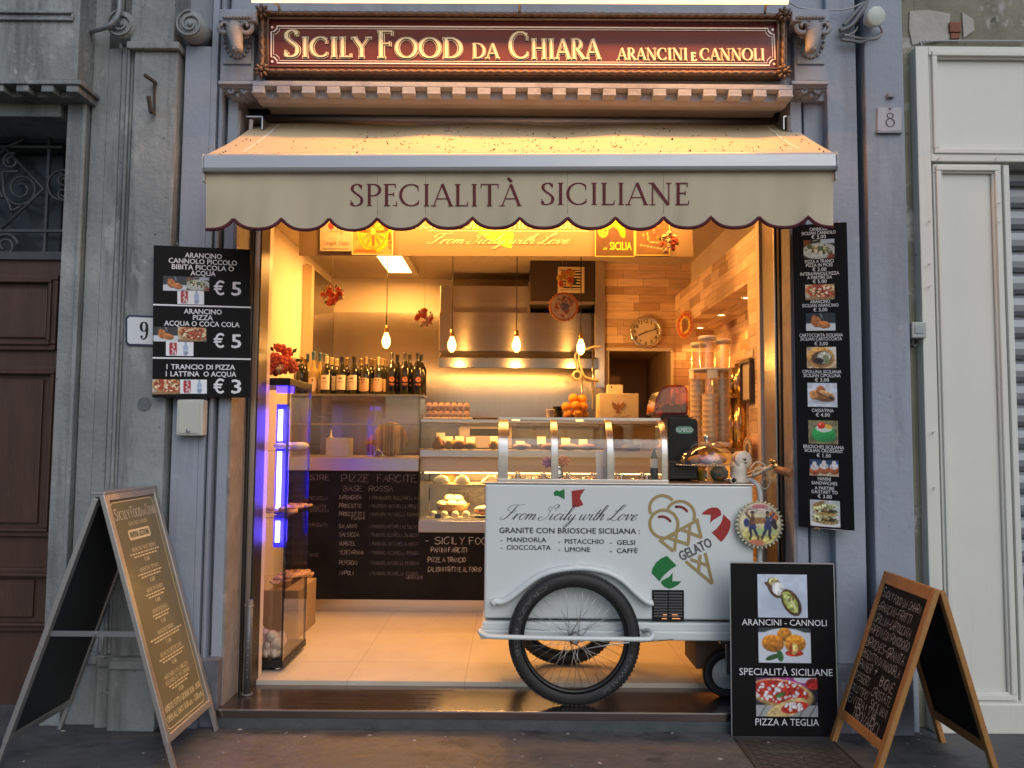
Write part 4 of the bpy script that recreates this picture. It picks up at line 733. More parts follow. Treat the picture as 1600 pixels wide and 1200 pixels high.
def p_pan(w=46, h=42):
    p = Pic(w, h, (196, 198, 202), 9, .1); p.e(.5, .12, .5, .14, (226, 228, 228))
    for cy, k in ((.3, 1), (.62, .94)): p.e(.5, cy - .1, .42 * k, .1, (168, 138, 84), -4, tex=.4); p.e(.5, cy, .44 * k, .09, (86, 112, 52), -6, tex=.7); p.e(.46, cy + .03, .38 * k, .05, (146, 70, 48), -8, tex=.6); p.scatter(14, .5, cy, .38, .06, [(70, 92, 44), (206, 206, 166), (60, 44, 34)], .03, .07, 3); p.e(.5, cy + .12, .42 * k, .1, (190, 196, 140), 8, tex=.45, lit=.3)
    p.e(.3, .85, .22, .07, (150, 112, 70), 20, tex=.3); return p
# ---------------------------------------------------------------- hanging menu board on the left
t = thing('menu_board', 'black offer board with three prices in euro beside the grey plaque', 'sign', at(315, 622, -.03))
mf = Px((240, 383), (392, 390), (238, 621), -.13, -.02, -.13, (240, 392, 383, 621)); obj('board', mf.slab(.008), blackb, t)
tx = MB(); B = .035
for (s, x0, x1, b) in (('ARANCINO', 288, 346, 400.5), ('CANNOLO PICCOLO', 263, 370, 410), ('BIBITA PICCOLA O', 268, 365, 419.5), ('ACQUA', 297, 336, 428.6), ('ARANCINO', 287, 346, 489.5), ('PIZZA', 301, 332, 499), ('ACQUA O COCA COLA', 257, 374, 509), ('1 TRANCIO DI PIZZA', 261, 367, 577), ('1 LATTINA  O ACQUA', 260, 369, 588)): mf.t(tx, sans(s, B), x0, x1, b, 7.7)
for (s, b) in (('€', 458), ('€', 542), ('€', 614)): mf.t(tx, sans(s, .04), 333, 350, b, 21)
for (s, b) in (('5', 458), ('5', 542), ('3', 614)): mf.t(tx, sans(s, .04), 361, 377, b, 21)
mf.rect(tx, 240, 392, 475.5, 478); mf.rect(tx, 240, 392, 558.5, 561); obj('lettering', tx, whitetxt, t)
for pc, x0, x1, y0, y1 in ((p_arancini(), 255, 291, 431, 454), (p_cannoli(), 291, 326, 431, 453), (p_cans(), 277, 318, 452, 474.5), (p_arancini(s=5), 241, 278, 511, 534), (p_pizza(), 278, 322, 511, 533), (p_cans(), 260, 302, 534, 556), (p_pizza(s=9), 240, 282, 593, 616), (p_cans(), 282, 323, 593, 615)): obj('picture', mf.pic(MB(), pc, x0, x1, y0, y1), ink, t)
m = MB()
for x, y in ((370, 384), (276, 378)): m.tube([at(x, y + 8, -.05), at(x + 1, y, -.05), at(x - 2, y - 2, 0)], .0018, 5)
obj('hook', m, alu, t)
# ---------------------------------------------------------------- tall menu on the right
t = thing('menu_board', 'tall narrow black menu board of nine captioned pictures with prices', 'sign', at(1286, 826, -.06))
rf = Px((1238, 352), (1323, 347), (1248, 823), -.03, -.12, -.03, (0, 90, 350, 823)); obj('board', rf.slab(.006), blackb, t); tx = MB(); k = 90 / 86
for (s, wd, b, cp) in (('CANNOLO', 28, 361, 5), ('SICILIAN CANNOLO', 54, 367, 5), ('€ 3,00', 23, 373.5, 5.4), ('PIZZA A TRANCI', 45, 412, 5), ('PIZZA IN PICES', 42, 418, 5), ('€ 2.00', 22, 425, 5.4), ('INTERA/WHOLE PIZZA', 61, 431.5, 5), ('A PARTIRE DA', 39, 437.5, 5), ('€ 5,00', 22, 444, 5.4), ('ARANCINO', 31, 475.5, 5), ('SICILIAN ARANCINO', 57, 481.5, 5), ('€ 3,00', 22, 488.5, 5.4), ('CARTOCCIATA SICILIANA', 68, 528, 5), ('SICILIAN CARTOCCIATA', 65, 534, 5), ('€ 3,00', 21, 541.5, 5.4), ('CIPOLLINA SICILIANA', 61, 585, 5), ('SICILIAN CIPOLLINA', 58, 591, 5), ('€ 3,00', 22, 598, 5.4), ('CASSATINA', 34, 645, 5), ('€ 4,00', 22, 652, 5.4), ('BRIOSCHES SICILIANA', 63, 701, 5), ('SICILIAN CROISSANT', 60, 707, 5), ('€ 1.50', 22, 714.5, 5.4), ('PANINI', 20, 750, 5), ('SANDWICHES', 40, 756.5, 5), ('A PARTIRE', 30, 764, 5), ('DA/START TO', 40, 770, 5), ('€ 3.00', 22, 777, 5.4)): rf.t(tx, sans(s, .008), 43.5 - wd * k / 2, 43.5 + wd * k / 2, b, cp, d=.0014)
obj('lettering', tx, whitetxt, t)
for pc, wd, y0, y1 in ((p_cannoli(52, 34), 49, 375, 406), (p_pizza(s=12), 46, 446, 470), (p_arancini(s=8), 46, 491, 518.5), (p_cart(), 46, 544, 577), (p_cip(), 46, 600, 637), (p_cass(), 46, 658, 694), (p_brio(), 45, 718, 743), (p_pan(), 46, 780, 820)): obj('picture', rf.pic(MB(), pc, 43.5 - wd * k / 2, 43.5 + wd * k / 2, y0, y1, .001), ink, t)
m = MB(); m.tube([at(1280, 827, -.06), at(1280, 832, -.05)], .003, 6); m.tube([at(1310, 350, -.1), at(1311, 344, -.1), at(1309, 342, -.03)], .0018, 5); m.tube([at(1272, 825, -.07), at(1325, 829, -.115)], .0015, 5); obj('hook', m, alu, t)
# ---------------------------------------------------------------- standing picture board
t = thing('picture_board', 'black board with three large food pictures leaning by the cart on the pavement', 'sign', at(1225, 1150, -.1))
YB = -.105; o_ = atz(1144, 1147.5, .002); bf = Px((1141, 880), (1303, 882), (1144, 1148), YB + .06, YB + .06, YB, (1141, 1303, 880, 1150)); d_ = bf.o.z - .003; bf.o.z -= d_; bf.W.z += d_
obj('board', bf.slab(.012), blackb, t)
m = MB(); 
for a_, b_ in (((0, 0), (0, 1)), ((1, 0), (1, 1)), ((0, 1), (1, 1))): m.bar(bf.p(*a_, -.006), bf.p(*b_, -.006), .004, .013)
obj('edge_strip', m, alu, t)
tx = MB(); bf.t(tx, sans('ARANCINI - CANNOLI', .0), 1158, 1289, 978.5, 9.6); bf.t(tx, sans('SPECIALITÀ SICILIANE', .0), 1153, 1296, 1056.5, 10.6); bf.t(tx, sans('PIZZA A TEGLIA', .0), 1176.5, 1273, 1133.5, 10.2); obj('lettering', tx, whitetxt, t)
pc = Pic(80, 72, (196, 208, 226), 21, .05); pc.e(.52, .36, .42, .3, (176, 190, 210), soft=.8); pc.e(.36, .68, .14, .25, (74, 50, 34), 28, tex=.5); pc.e(.26, .72, .14, .05, (84, 58, 40), -35, tex=.5); pc.e(.33, .82, .10, .10, (196, 186, 130), 10, tex=.6); pc.e(.42, .66, .12, .16, (226, 228, 230), 40, tex=.3); pc.e(.67, .35, .17, .33, (60, 38, 26), 28, tex=.5, lit=.3); pc.e(.66, .36, .115, .27, (150, 164, 70), 28, tex=.4); pc.e(.62, .40, .05, .22, (196, 206, 130), 32, soft=.5, tex=.3); pc.e(.72, .30, .03, .2, (212, 214, 150), 25, soft=.5); pc.scatter(14, .70, .47, .1, .1, [(70, 44, 24), (96, 66, 34)], .012, .025, 4)
obj('picture', bf.pic(MB(), pc, 1183, 1260, 897, 966), ink, t)
pc = Pic(84, 58, (198, 206, 220), 22, .04); pc.r(-.1, 1.1, .86, 1.1, (44, 52, 56)); pc.e(.5, .42, .62, .56, (206, 214, 228), soft=.06)
pc.e(.5, .8, .14, .19, (206, 132, 36), tex=.22, lit=.3); pc.e(.28, .55, .21, .24, (202, 124, 32), -8, tex=.25, lit=.35); pc.e(.7, .55, .2, .25, (210, 136, 38), tex=.25, lit=.3); pc.e(.68, .28, .17, .09, (190, 48, 26), tex=.3); pc.e(.68, .4, .07, .16, (232, 200, 120), tex=.3); pc.e(.62, .4, .03, .14, (160, 60, 24), soft=.6); pc.e(.28, .17, .15, .07, (34, 78, 40), 20, tex=.2); pc.e(.41, .2, .06, .16, (40, 92, 46), 12, tex=.2)
obj('picture', bf.pic(MB(), pc, 1183, 1263.5, 982, 1037), ink, t)
pc = Pic(96, 64, (36, 34, 48), 23, .5); pc.e(.5, .85, .5, .18, (176, 70, 150), soft=.4, tex=.3); pc.e(.8, .98, .18, .12, (206, 210, 220)); pc.e(.93, .84, .12, .14, (180, 40, 40), tex=.3); pc.r(-.1, 1.1, -.1, .3, (166, 168, 172))
for i in range(7): pc.e(.1 + .16 * i, .12, .012, .3, (110, 112, 116), -30)
pc.e(.42, .58, .52, .36, (206, 172, 110), -10, tex=.2, lit=.2); pc.e(.40, .62, .45, .29, (178, 38, 26), -10, tex=.3); pc.scatter(70, .40, .64, .42, .26, [(226, 226, 232), (206, 204, 214), (190, 46, 30), (232, 234, 238)], .02, .045, 6); pc.e(.4, .55, .09, .05, (60, 100, 44), 20, tex=.4); pc.e(.5, .2, .36, .2, (212, 186, 130), 24, tex=.2); pc.e(.62, .24, .22, .14, (184, 44, 30), 12, tex=.3); pc.scatter(16, .6, .25, .17, .09, [(226, 226, 232), (236, 236, 238)], .025, .05, 8)
obj('picture', bf.pic(MB(), pc, 1178, 1272, 1060, 1120), ink, t)
# ---------------------------------------------------------------- folding boards on the pavement
# left: aluminium menu stand, its printed face turned to the right
t = thing('pavement_sign', 'aluminium folding pavement sign with a gold printed menu', 'sign', (-1.75, -.3, 0))
zr, xr_l = 1.108, -1.665; y0, y1 = -.56, -.075; xb = -1.328; xl_ = -2.075
d_ = Vector((xb - xr_l, 0, -zr)).normalized(); z_b = .115; k_ = (zr - z_b) / zr; bl = Vector((xr_l, y0, zr)) + Vector(((xb - xr_l) * k_, 0, -(zr - z_b))); tl = Vector((xr_l, y0, zr))
lf = Fr(bl, bl + Vector((0, y1 - y0, 0)), tl)            # the camera-side edge is on the left of the face
ins = .03
def leaf(fr, nm, par, mat, th=.022, fw=.032):
    m = MB(); n_ = fr.n
    for a_, b_ in ((0, 0), (1, 1)):
        x = a_ * (fr.w - fw); c = [fr.m(x, 0), fr.m(x + fw, 0), fr.m(x + fw, fr.h), fr.m(x, fr.h)]; m.add(c + [p - n_ * th for p in c], [(0, 1, 2, 3), (7, 6, 5, 4), (0, 4, 5, 1), (1, 5, 6, 2), (2, 6, 7, 3), (3, 7, 4, 0)])
    for y in (0, fr.h - fw):
        c = [fr.m(fw, y), fr.m(fr.w - fw, y), fr.m(fr.w - fw, y + fw), fr.m(fw, y + fw)]; m.add(c + [p - n_ * (th - .001) for p in c], [(0, 1, 2, 3), (7, 6, 5, 4), (0, 4, 5, 1), (1, 5, 6, 2), (2, 6, 7, 3), (3, 7, 4, 0)])
    return obj(nm, m, mat, par, bevel=.003)
alf = M('aluminium_frame', (.52, .49, .47), .36, .75, col2=(.45, .43, .42), ns=5)
leaf(lf, 'front_frame', t, alf)
def inner(fr, nm, par, mat, fw=.03, d=-.010, th=.006, back=None):
    m = MB(); c = [fr.m(fw, fw, d), fr.m(fr.w - fw, fw, d), fr.m(fr.w - fw, fr.h - fw, d), fr.m(fw, fr.h - fw, d)]; m.add(c + [p - fr.n * th for p in c], [(0, 1, 2, 3), (7, 6, 5, 4), (0, 4, 5, 1), (1, 5, 6, 2), (2, 6, 7, 3), (3, 7, 4, 0)]); return obj(nm, m, mat, par)
gold = M('gold_brown_print', (.160, .143, .075), .42, col2=(.182, .162, .086), ns=2, coat=.1)
inner(lf, 'menu_sheet', t, gold)
gtx = M('pale_gold_ink', (.80, .68, .40), .5); tx = MB(); g = Ink2(); wl, hl = lf.w, lf.h
e = .042
def rrect(x0, x1, y0, y1, r): return ell(x1 - r, y1 - r, r, r, 0, 90, 5) + ell(x0 + r, y1 - r, r, r, 90, 180, 5) + ell(x0 + r, y0 + r, r, r, 180, 270, 5) + ell(x1 - r, y0 + r, r, r, 270, 360, 5)
P = rrect(e, wl - e - .012, e, hl - e, .025); g.ribbon(P + P[:1], lambda d, u: .0035); tx.add([lf.m(v[0], v[1], -.0092 + v[2]) for v in g.V], g.F)
def lt(VF, y, cap, wd, capn=1): put(tx, VF[0], VF[1], lf, wl / 2 - .005, y, cap, w=wd * wl / .535, d=-.0088, cap=capn)
H = hl
wtx = MB(); 
ks = wl / .535
for (s_, x_, h_, w_) in (('Sicily', .018, .050, .145), ('Food', .175, .050, .105), ('da', .288, .034, .034), ('Chiara', .330, .050, .105)): put(wtx, *serif(s_, .13, .06), lf, e + x_ * ks, H - .118, h_, w=w_ * ks, al='l', d=-.0088, cap=1)
obj('title', wtx, M('pale_ink', (.70, .64, .52), .5), t)
lt(serif('ARANCINI E CANNOLI', .15, .07), H - .15, .016, .19)
bd = MB(); P = rrect(wl / 2 - .11, wl / 2 + .09, H - .213, H - .168, .012); bd.add([lf.m(x, y, -.0092) for x, y in P], [tuple(range(len(P)))]); obj('badge', bd, gtx, t)
bt = MB(); put(bt, *sans('NUOVA GESTIONE', .02), lf, wl / 2 - .01, H - .203, .026, w=.175, d=-.0084); obj('badge_lettering', bt, gold, t)
yy = H - .262
for (s, n2, pr) in (('ARANCINO VEGETARIANO:', 2, '€ 3,00'), ('ARANCINO SPINACI:', 2, '€ 3,00'), ('ARANCINO BURRO:', 2, '€ 3,00'), ('ARANCINO RAGÙ:', 2, '€ 3,00'), ('ARANCINO NORMA:', 2, '€ 3,00'), ('ARANCINO PISTACCHIO:', 2, '€ 3,00'), ('MOZZARELLA IN CARROZZA', 0, ''), ('MOZZARELLA IN THE CARRIAGE:', 2, '€ 2,50')):
    lt(serif(s.replace('Ù', 'U'), .16, .07), yy, .018, min(.27, .0118 * len(s)))
    for j in range(n2):
        yy -= .0135; L_ = wl / .535 * [.30, .25, .21, .18, .34, .27, 0, .22][('V', 'S', 'B', 'R', 'N', 'P', '', 'C').index('V') if 'VEG' in s else 1 if 'SPIN' in s else 2 if 'BURRO' in s else 3 if 'RAG' in s else 4 if 'NORMA' in s else 5 if 'PIST' in s else 7] * (1 if j == 0 else .8); x = -L_ / 2
        while x < L_ / 2:                                # lines too small to read in the photograph: short word-length dashes
            q_ = random.uniform(.012, .03); g2 = [lf.m(wl / 2 - .005 + x, yy, -.0088), lf.m(wl / 2 - .005 + min(x + q_, L_ / 2), yy, -.0088), lf.m(wl / 2 - .005 + min(x + q_, L_ / 2), yy + .006, -.0088), lf.m(wl / 2 - .005 + x, yy + .006, -.0088)]; tx.quad(*g2); x += q_ + .006
    if pr: yy -= .0245; lt(sans(pr, .01), yy, .016, .05, None); yy -= .04
    else: yy -= .025
lt(sans('APERTO TUTTI I GIORNI 10.00 - 24.00', .03), .108, .026, .405, None); lt(sans('OPEN ALL DAYS 10.00 a.m. - 12.00 p.m.', .03), .068, .026, .405, None)
obj('lettering', tx, gtx, t)
for y in (y0 + .012, y1 - .012):
    m = MB(); a_ = Vector((bl.x - .012, y, bl.z)); m.bar(a_ + (tl - bl) * .05, a_ - (tl - bl).normalized() * (z_b / abs((tl - bl).normalized().z) - .002), .02, .016, up=Vector((1, 0, .3))); obj('leg', m, alf, t)
zl = 1.093; bl2 = Vector((xl_ + (xr_l - xl_) * .1, y1, .115)); tl2 = Vector((xr_l - .045, y1, zl)); lf2 = Fr(bl2, bl2 + Vector((0, y0 - y1, 0)), tl2); leaf(lf2, 'back_frame', t, alf); inner(lf2, 'back_panel', t, M('grey_black_panel', (.024, .026, .028), .5, col2=(.032, .034, .036), ns=3, spec=.3), d=-.008)
for y in (y0 + .012, y1 - .012):
    m = MB(); a_ = Vector((bl2.x + .012, y, bl2.z)); u_ = (tl2 - bl2).normalized(); m.bar(a_ + u_ * .05, a_ - u_ * (.115 / u_.z - .003), .02, .016, up=Vector((1, 0, -.3))); obj('leg', m, alf, t)
m = MB(); p = (lf.o + lf.W * .43); q = lf2.o + lf2.W * .45; m.bar(Vector((p.x - .02, y0 + .02, p.z)), Vector((q.x + .02, y0 + .02, p.z)), .006, .022); m.lathe([(.009, 0), (.009, .006)], Vector(((p.x + q.x) / 2, y0 + .016, p.z)), 10, (0, -1, 0)); obj('brace', m, alu, t)
m = MB(); m.box(xr_l - .055, xr_l + .004, y0, y1, zr - .004, zr + .008); obj('hinge_cap', m, alf, t, bevel=.003)
# right: wooden chalk board
pine = M('worn_pine', (.42, .205, .060), .5, col2=(.30, .14, .04), ns=5, amt=.6, stretch=(4, 4, 4), bump=.15, bs=40, stains=[(14, .66, .72, (.08, .04, .02), (1, 1, 1)), (22, .68, .73, (.45, .30, .16), (1, 1, 1))])
t = thing('chalk_sign', 'folding pine chalkboard covered in white handwriting on the pavement', 'sign', (1.72, -.38, 0))
y0, y1 = -.585, -.135; zr = .757; xr_r = 1.722; xb = 1.445
up_ = (Vector((xr_r, 0, zr)) - Vector((xb, 0, 0))).normalized()
A_ = Vector((xb, y1, 0)); T_ = Vector((xr_r - .01, y1, zr))
cf = Fr(A_, A_ + Vector((0, y0 - y1, 0)), T_)           # seen from the left: the far edge is on its left
def stile(fr, x, w_, y0_, y1_, th=.024): 
    m = MB(); c = [fr.m(x, y0_), fr.m(x + w_, y0_), fr.m(x + w_, y1_), fr.m(x, y1_)]; m.add(c + [p - fr.n * th for p in c], [(0, 1, 2, 3), (7, 6, 5, 4), (0, 4, 5, 1), (1, 5, 6, 2), (2, 6, 7, 3), (3, 7, 4, 0)]); return m
def wood_leaf(fr, face):
    w_ = .034; hh = fr.h
    for x in (0, fr.w - w_): obj('leg', stile(fr, x, w_, .002, hh), pine, t, bevel=.004)
    obj('rail', stile(fr, w_ + .0006, fr.w - 2 * w_ - .0012, hh - .055, hh - .001, .022), pine, t, bevel=.004); obj('rail', stile(fr, w_ + .0006, fr.w - 2 * w_ - .0012, .115, .155, .022), pine, t, bevel=.004)
    return obj('slate', Px_slate(fr, w_, hh), chalkb, t)
def Px_slate(fr, w_, hh): 
    m = MB(); c = [fr.m(w_, .15, -.007), fr.m(fr.w - w_, .15, -.007), fr.m(fr.w - w_, hh - .05, -.007), fr.m(w_, hh - .05, -.007)]; m.add(c + [p - fr.n * .006 for p in c], [(0, 1, 2, 3), (7, 6, 5, 4), (0, 4, 5, 1), (1, 5, 6, 2), (2, 6, 7, 3), (3, 7, 4, 0)]); return m
s1 = wood_leaf(cf, 1)
chalk = M('chalk_dust', (.56, .57, .58), .95, col2=(.20, .205, .21), ns=45, amt=.35)
tx = MB(); top = cf.h - .05; W2 = cf.w - .068
for (s, y, cap, x, wd) in (('Sicily', .062, .044, .01, .10), ('FOOD DA CHIARA', .070, .034, .12, .235), ('ARANCINI-FRITTI', .125, .038, .008, .30), ('CIPOLLINA-CARTOCCIATA', .178, .036, .008, .33), ('RIPIENI CON POMODORO', .232, .038, .010, .345), ('BRIOCHES-GRANITA', .292, .040, .008, .345), ('BISCOTTO DI MANDORLA', .345, .036, .008, .345), ('PANSER', .395, .036, .008, .12), ('+', .395, .05, .155, .02), ('BIGNE', .415, .040, .22, .12), ('DESSERT', .448, .036, .008, .135), ('. CROSTATE', .468, .036, .165, .185), ('DOLCI TIPICI', .500, .034, .008, .155), ('SICILIANI', .518, .036, .20, .15), ('ENTRA! VIA', .550, .036, .008, .27), ('TROVARCI', .602, .050, .085, .24)): put(tx, *hand(s, .095), cf, .034 + x, top - y, cap, w=wd, al='l', d=-.0062, cap=1)
g = Ink2(); g.ribbon(crom([(.05, top - .600), (.12, top - .606), (.25, top - .632), (.37, top - .642)], 8), lambda d, u: .004); tx.add([cf.m(v[0], v[1], -.0062 + v[2]) for v in g.V], g.F)
obj('chalk_writing', tx, chalk, s1)
B_ = Vector((1.962, y0, 0)); T2 = Vector((xr_r + .032, y0, zr - .01)); cf2 = Fr(B_, B_ + Vector((0, y1 - y0, 0)), T2); wood_leaf(cf2, 0)
# ---------------------------------------------------------------- small wall things
pl = MB(); P = [(196, 497.5), (200, 492), (246, 494), (246, 541), (200, 540), (196, 534)]; Yn = -.078
def flat(P, Y, th): 
    m = MB(); m.prism([(at(x, y, Y).x, at(x, y, Y).z) for x, y in P], lambda a_, b_: Vector((a_, Y, b_)), lambda a_, b_: Vector((a_, Y + th, b_))); return m
np_ = obj('number_plate', flat(P, Yn, .012), M('navy_enamel', (.02, .025, .06), .3), label='white enamel house number plate partly hidden by the black offer board', cat='sign')
obj('plate_face', flat([(199, 498.5), (202, 495), (246, 497), (246, 538), (202, 537), (199, 533)], Yn - .002, .003), M('white_enamel', (.66, .68, .72), .25, coat=.4), np_)
g = Ink2(); g.ribbon([(p[0], p[1]) for p in ell(225, -510.5, 4.6, 7.2, 0, 360, 24)], lambda d, u: 1.0 + 3.4 * abs(d[1]) ** 1.5); g.ribbon(crom([(229.5, -511), (229.8, -519), (228, -527), (224, -530), (220.5, -528)], 6), lambda d, u: 3.6 * (1 - u) + 1); g.disc((221, -526), 2)
m = MB(); m.add([at(v[0], -v[1], Yn - .003 - v[2] * 2) for v in g.V], g.F); obj('numeral', m, blackp, np_)
t8 = obj('number_tile', flat([(1371.5, 168), (1409, 168), (1409, 206), (1371, 206)], -.06, .02), M('marble_tile', (.36, .37, .42), .6, col2=(.42, .43, .47), ns=20, stains=[(40, .64, .7, (.24, .24, .27), (1, 1, 1))]), bevel=.003, label='square stone tile carved with the number eight on the lilac pilaster', cat='sign')
g = Ink2(); g.ribbon(ell(1391, -180.5, 4.6, 4.0, 0, 360, 20), lambda d, u: .9 + .9 * abs(d[1])); g.ribbon(ell(1391, -191.5, 6.3, 6.2, 0, 360, 24), lambda d, u: .9 + 1.1 * abs(d[1])); m = MB(); m.add([at(v[0], -v[1], -.0612 - v[2] * 2) for v in g.V], g.F); obj('numeral', m, M('carved_line', (.09, .09, .10), .9), t8)
m = MB(); m.prism([(at(x, y, -.062).x, at(x, y, -.062).z) for x, y in ((1370, 203), (1379, 205.5), (1402, 204), (1410, 203), (1410, 208), (1370, 208))], lambda a_, b_: Vector((a_, -.068, b_)), lambda a_, b_: Vector((a_, -.055, b_))); m.lathe([(.006, 0), (.006, .01)], at(1391, 169, -.06), 8, (0, -1, 0)); m.pbox(1388, 1398, 145, 151, -.07, -.05); obj('fixing', m, M('weathered_fixing', (.26, .27, .31), .7), t8)
t = thing('meter_box', 'small ivory plastic meter box under the black offer board', 'box', at(297, 682, -.06))
m = MB(); m.pbox(275, 317, 624, 681, -.09, -.03); obj('box', m, M('ivory_plastic', (.56, .57, .53), .45, col2=(.48, .48, .43), ns=4, stains=[(5, .6, .8, (.40, .36, .27), (2, 2, .5))]), t, bevel=.008, seg=3); m = MB(); m.pbox(279, 311, 629, 677, -.094, -.09); obj('lid', m, MATS['ivory_plastic'], t, bevel=.003)
m = MB(); p = at(294, 673, -.094); m.lathe([(.009, 0), (.009, .004), (.004, .005)], p, 12, (0, -1, 0)); obj('lock', m, alu, t)
t = obj('iron_bracket', (lambda m: m)(MB().bar(at(226, 117, -.16), at(244, 130, -.078), .014, .014).bar(at(241, 132, -.078), at(241, 178, -.078), .016, .008).bar(at(236, 176, -.12), at(232, 150, -.14), .018, .012).bar(at(241, 176, -.08), at(236, 176, -.12), .016, .012)), M('rusty_iron', (.09, .075, .06), .8, .3, col2=(.05, .05, .05), ns=30, bump=.2), bevel=.002, label='rusty iron bracket fixed to the grey pilaster', cat='bracket')
t = thing('drain_pipe', 'bent grey pipe stub turning into the grey wall near the scrolls', 'pipe', at(170, 50, -.1)); m = MB(); m.tube(crom([at(187, -60, -.13), at(187, 5, -.13), at(185, 22, -.13), at(178, 34, -.13), at(165, 43, -.12), at(142, 49, -.04), at(138, 51, .04)], 6), .012, 10); obj('pipe', m, M('pipe_grey', (.24, .26, .28), .5, .3), t)
m = MB(); c = at(226, 631, -.07); m.lathe([(0, .0), (.02, .0), (.03, .004), (.032, .006)], c, 20, (0, -1, 0)); m.ball(c + Vector((.002, -.003, 0)), .006, 8, 6); obj('plugged_hole', m, M('mortar_plug', (.17, .19, .20), .9, col2=(.10, .11, .12), ns=40), label='round mortar plug in the grey pilaster below the number plate', cat='plug')
t = thing('wall_lamp', 'round white wall lamp on the lilac wall with loose cable', 'lamp', at(1362, 40, -.05)); m = MB(); c = at(1364, 28, -.05); a3 = Vector((.12, -1, -.25)).normalized(); c2 = at(1366, 27, -.12); m.lathe([(.03, -.05), (.044, -.02), (.047, .012), (.045, .02), (.04, .023), (0, .024)], c2, 24, a3, cap=False); obj('shade', m, M('milky_plastic', (.62, .70, .64), .4, col2=(.52, .58, .54), ns=3), t)
cabl = M('grey_cable', (.40, .40, .42), .6)
m = MB(); m.tube(crom([at(1374, 40, -.10), at(1378, 50, -.06), at(1368, 60, -.055), at(1345, 60, -.05), at(1318, 54, -.05)], 6), .006, 8); obj('cable', m, cabl, t)
t = thing('cable_bundle', 'bunch of grey cables between the ram head and the round lamp', 'cable', at(1320, 40, -.05))
for P, r_ in (([(1232, 2), (1250, 12), (1290, 16), (1325, 14), (1348, 4)], .004), ([(1312, 48), (1330, 40), (1342, 24), (1352, 8), (1356, -10)], .011), ([(1318, 40), (1332, 25), (1350, 4)], .009), ([(1314, 62), (1330, 64), (1345, 66), (1356, 62)], .008), ([(1320, 56), (1335, 50), (1340, 42)], .003)):
    m = MB(); m.tube(crom([at(x, y, -.07) for x, y in P], 6), r_, 8); obj('cable', m, M('dark_cable', (.17, .18, .20), .6) if r_ > .006 else cabl, t)
t = thing('junction_box', 'small grey junction box with cables beside the white shopfront', 'box', at(1437, 528, .0)); m = MB(); m.pbox(1425, 1448, 503, 528, -.05, .03); obj('box', m, M('box_grey', (.40, .41, .40), .5), t, bevel=.006); m = MB(); m.pbox(1430, 1444, 508, 521, -.054, -.05); obj('window', m, M('box_window', (.30, .33, .34), .2), t, bevel=.002)
for P in ([(1436, 90), (1437, 300), (1438, 500)], [(1432, 130), (1434, 300), (1436, 505)], [(1436, 92), (1440, 70), (1452, 64), (1600, 64)], [(1434, 526), (1436, 534), (1430, 540), (1426, 536), (1428, 530)]): m = MB(); m.tube(crom([at(x, y, .012) for x, y in P], 8), .004, 6); obj('cable', m, cabl, t)
m = MB()
for y in (133, 162, 286, 330, 365, 374, 398): p = at(1436, y, .01); m.box(p.x - .014, p.x + .008, .0, .03, p.z - .004, p.z + .004)
obj('cable_clip', m, MATS['box_grey'], t)
t = obj('grey_post', MB().tube([Vector((0, 0, 0)), Vector((0, 0, .01))], .03, 16).tube([Vector((0, 0, .01)), Vector((0, 0, .46))], .0165, 14), M('post_metal', (.10, .11, .12), .5, .5, col2=(.16, .17, .18), ns=9), label='slim grey perforated post standing at the left door jamb', cat='post'); p = atz(386, 1086, .083); t.location = (p.x, max(.03, p.y), .083); WL[t.name] = Vector((0, 0, 0))
m = MB()
for i in range(9): m.ball((.003, -.0165, .09 + i * .035), .0028, 6, 4)
m.tube([(0, 0, .43), (-.022, -.01, .43), (-.03, .02, .43), (0, .025, .43), (.02, .0, .43), (0, -.02, .43)], .003, 6); obj('fitting', m, alu, t)
# manhole cover
t = thing('manhole_cover', 'diamond pattern metal cover set in the pavement below the picture board', 'cover', (1.3, -.4, 0)); q = [atz(1152, 1155, .003), atz(1302, 1160, .003)]; xa, xb_ = q[0].x, q[1].x; yb_ = q[0].y; ya = -.85
m = MB(); m.box(xa, xb_, ya, yb_, .0005, .003); obj('plate', m, M('cast_cover', (.055, .052, .05), .55, .3, col2=(.085, .08, .075), ns=14), t)
m = MB(); s_ = .05; n_ = int((xb_ - xa + yb_ - ya) / s_) + 2
for i in range(-n_, n_):
    for sg_ in (1, -1):
        # lines of slope +-0.6 clipped to the plate
        pts = []
        for kx in (xa + .02, xb_ - .02):
            yv = ya + i * s_ + sg_ * (kx - xa) * .62; pts.append((kx, yv))
        (xA, yA), (xB, yB) = pts
        def cl(xA, yA, xB, yB):
            if abs(yB - yA) < 1e-6: return None
            t0, t1 = 0, 1
            for lo, hi in ((ya + .02, yb_ - .02),):
                ta, tb = (lo - yA) / (yB - yA), (hi - yA) / (yB - yA); t0 = max(t0, min(ta, tb)); t1 = min(t1, max(ta, tb))
            return (t0, t1) if t1 > t0 + .01 else None
        c = cl(xA, yA, xB, yB)
        if c: m.bar(Vector((xA + (xB - xA) * c[0], yA + (yB - yA) * c[0], .004 + .0004 * (sg_ > 0))), Vector((xA + (xB - xA) * c[1], yA + (yB - yA) * c[1], .004 + .0004 * (sg_ > 0))), .007, .004)
m.box((xa + xb_) / 2 - .12, (xa + xb_) / 2 + .05, yb_ - .17, yb_ - .14, .003, .008); obj('raised_pattern', m, M('worn_metal', (.10, .095, .09), .45, .5, col2=(.06, .058, .055), ns=30), t)
m = MB(); 
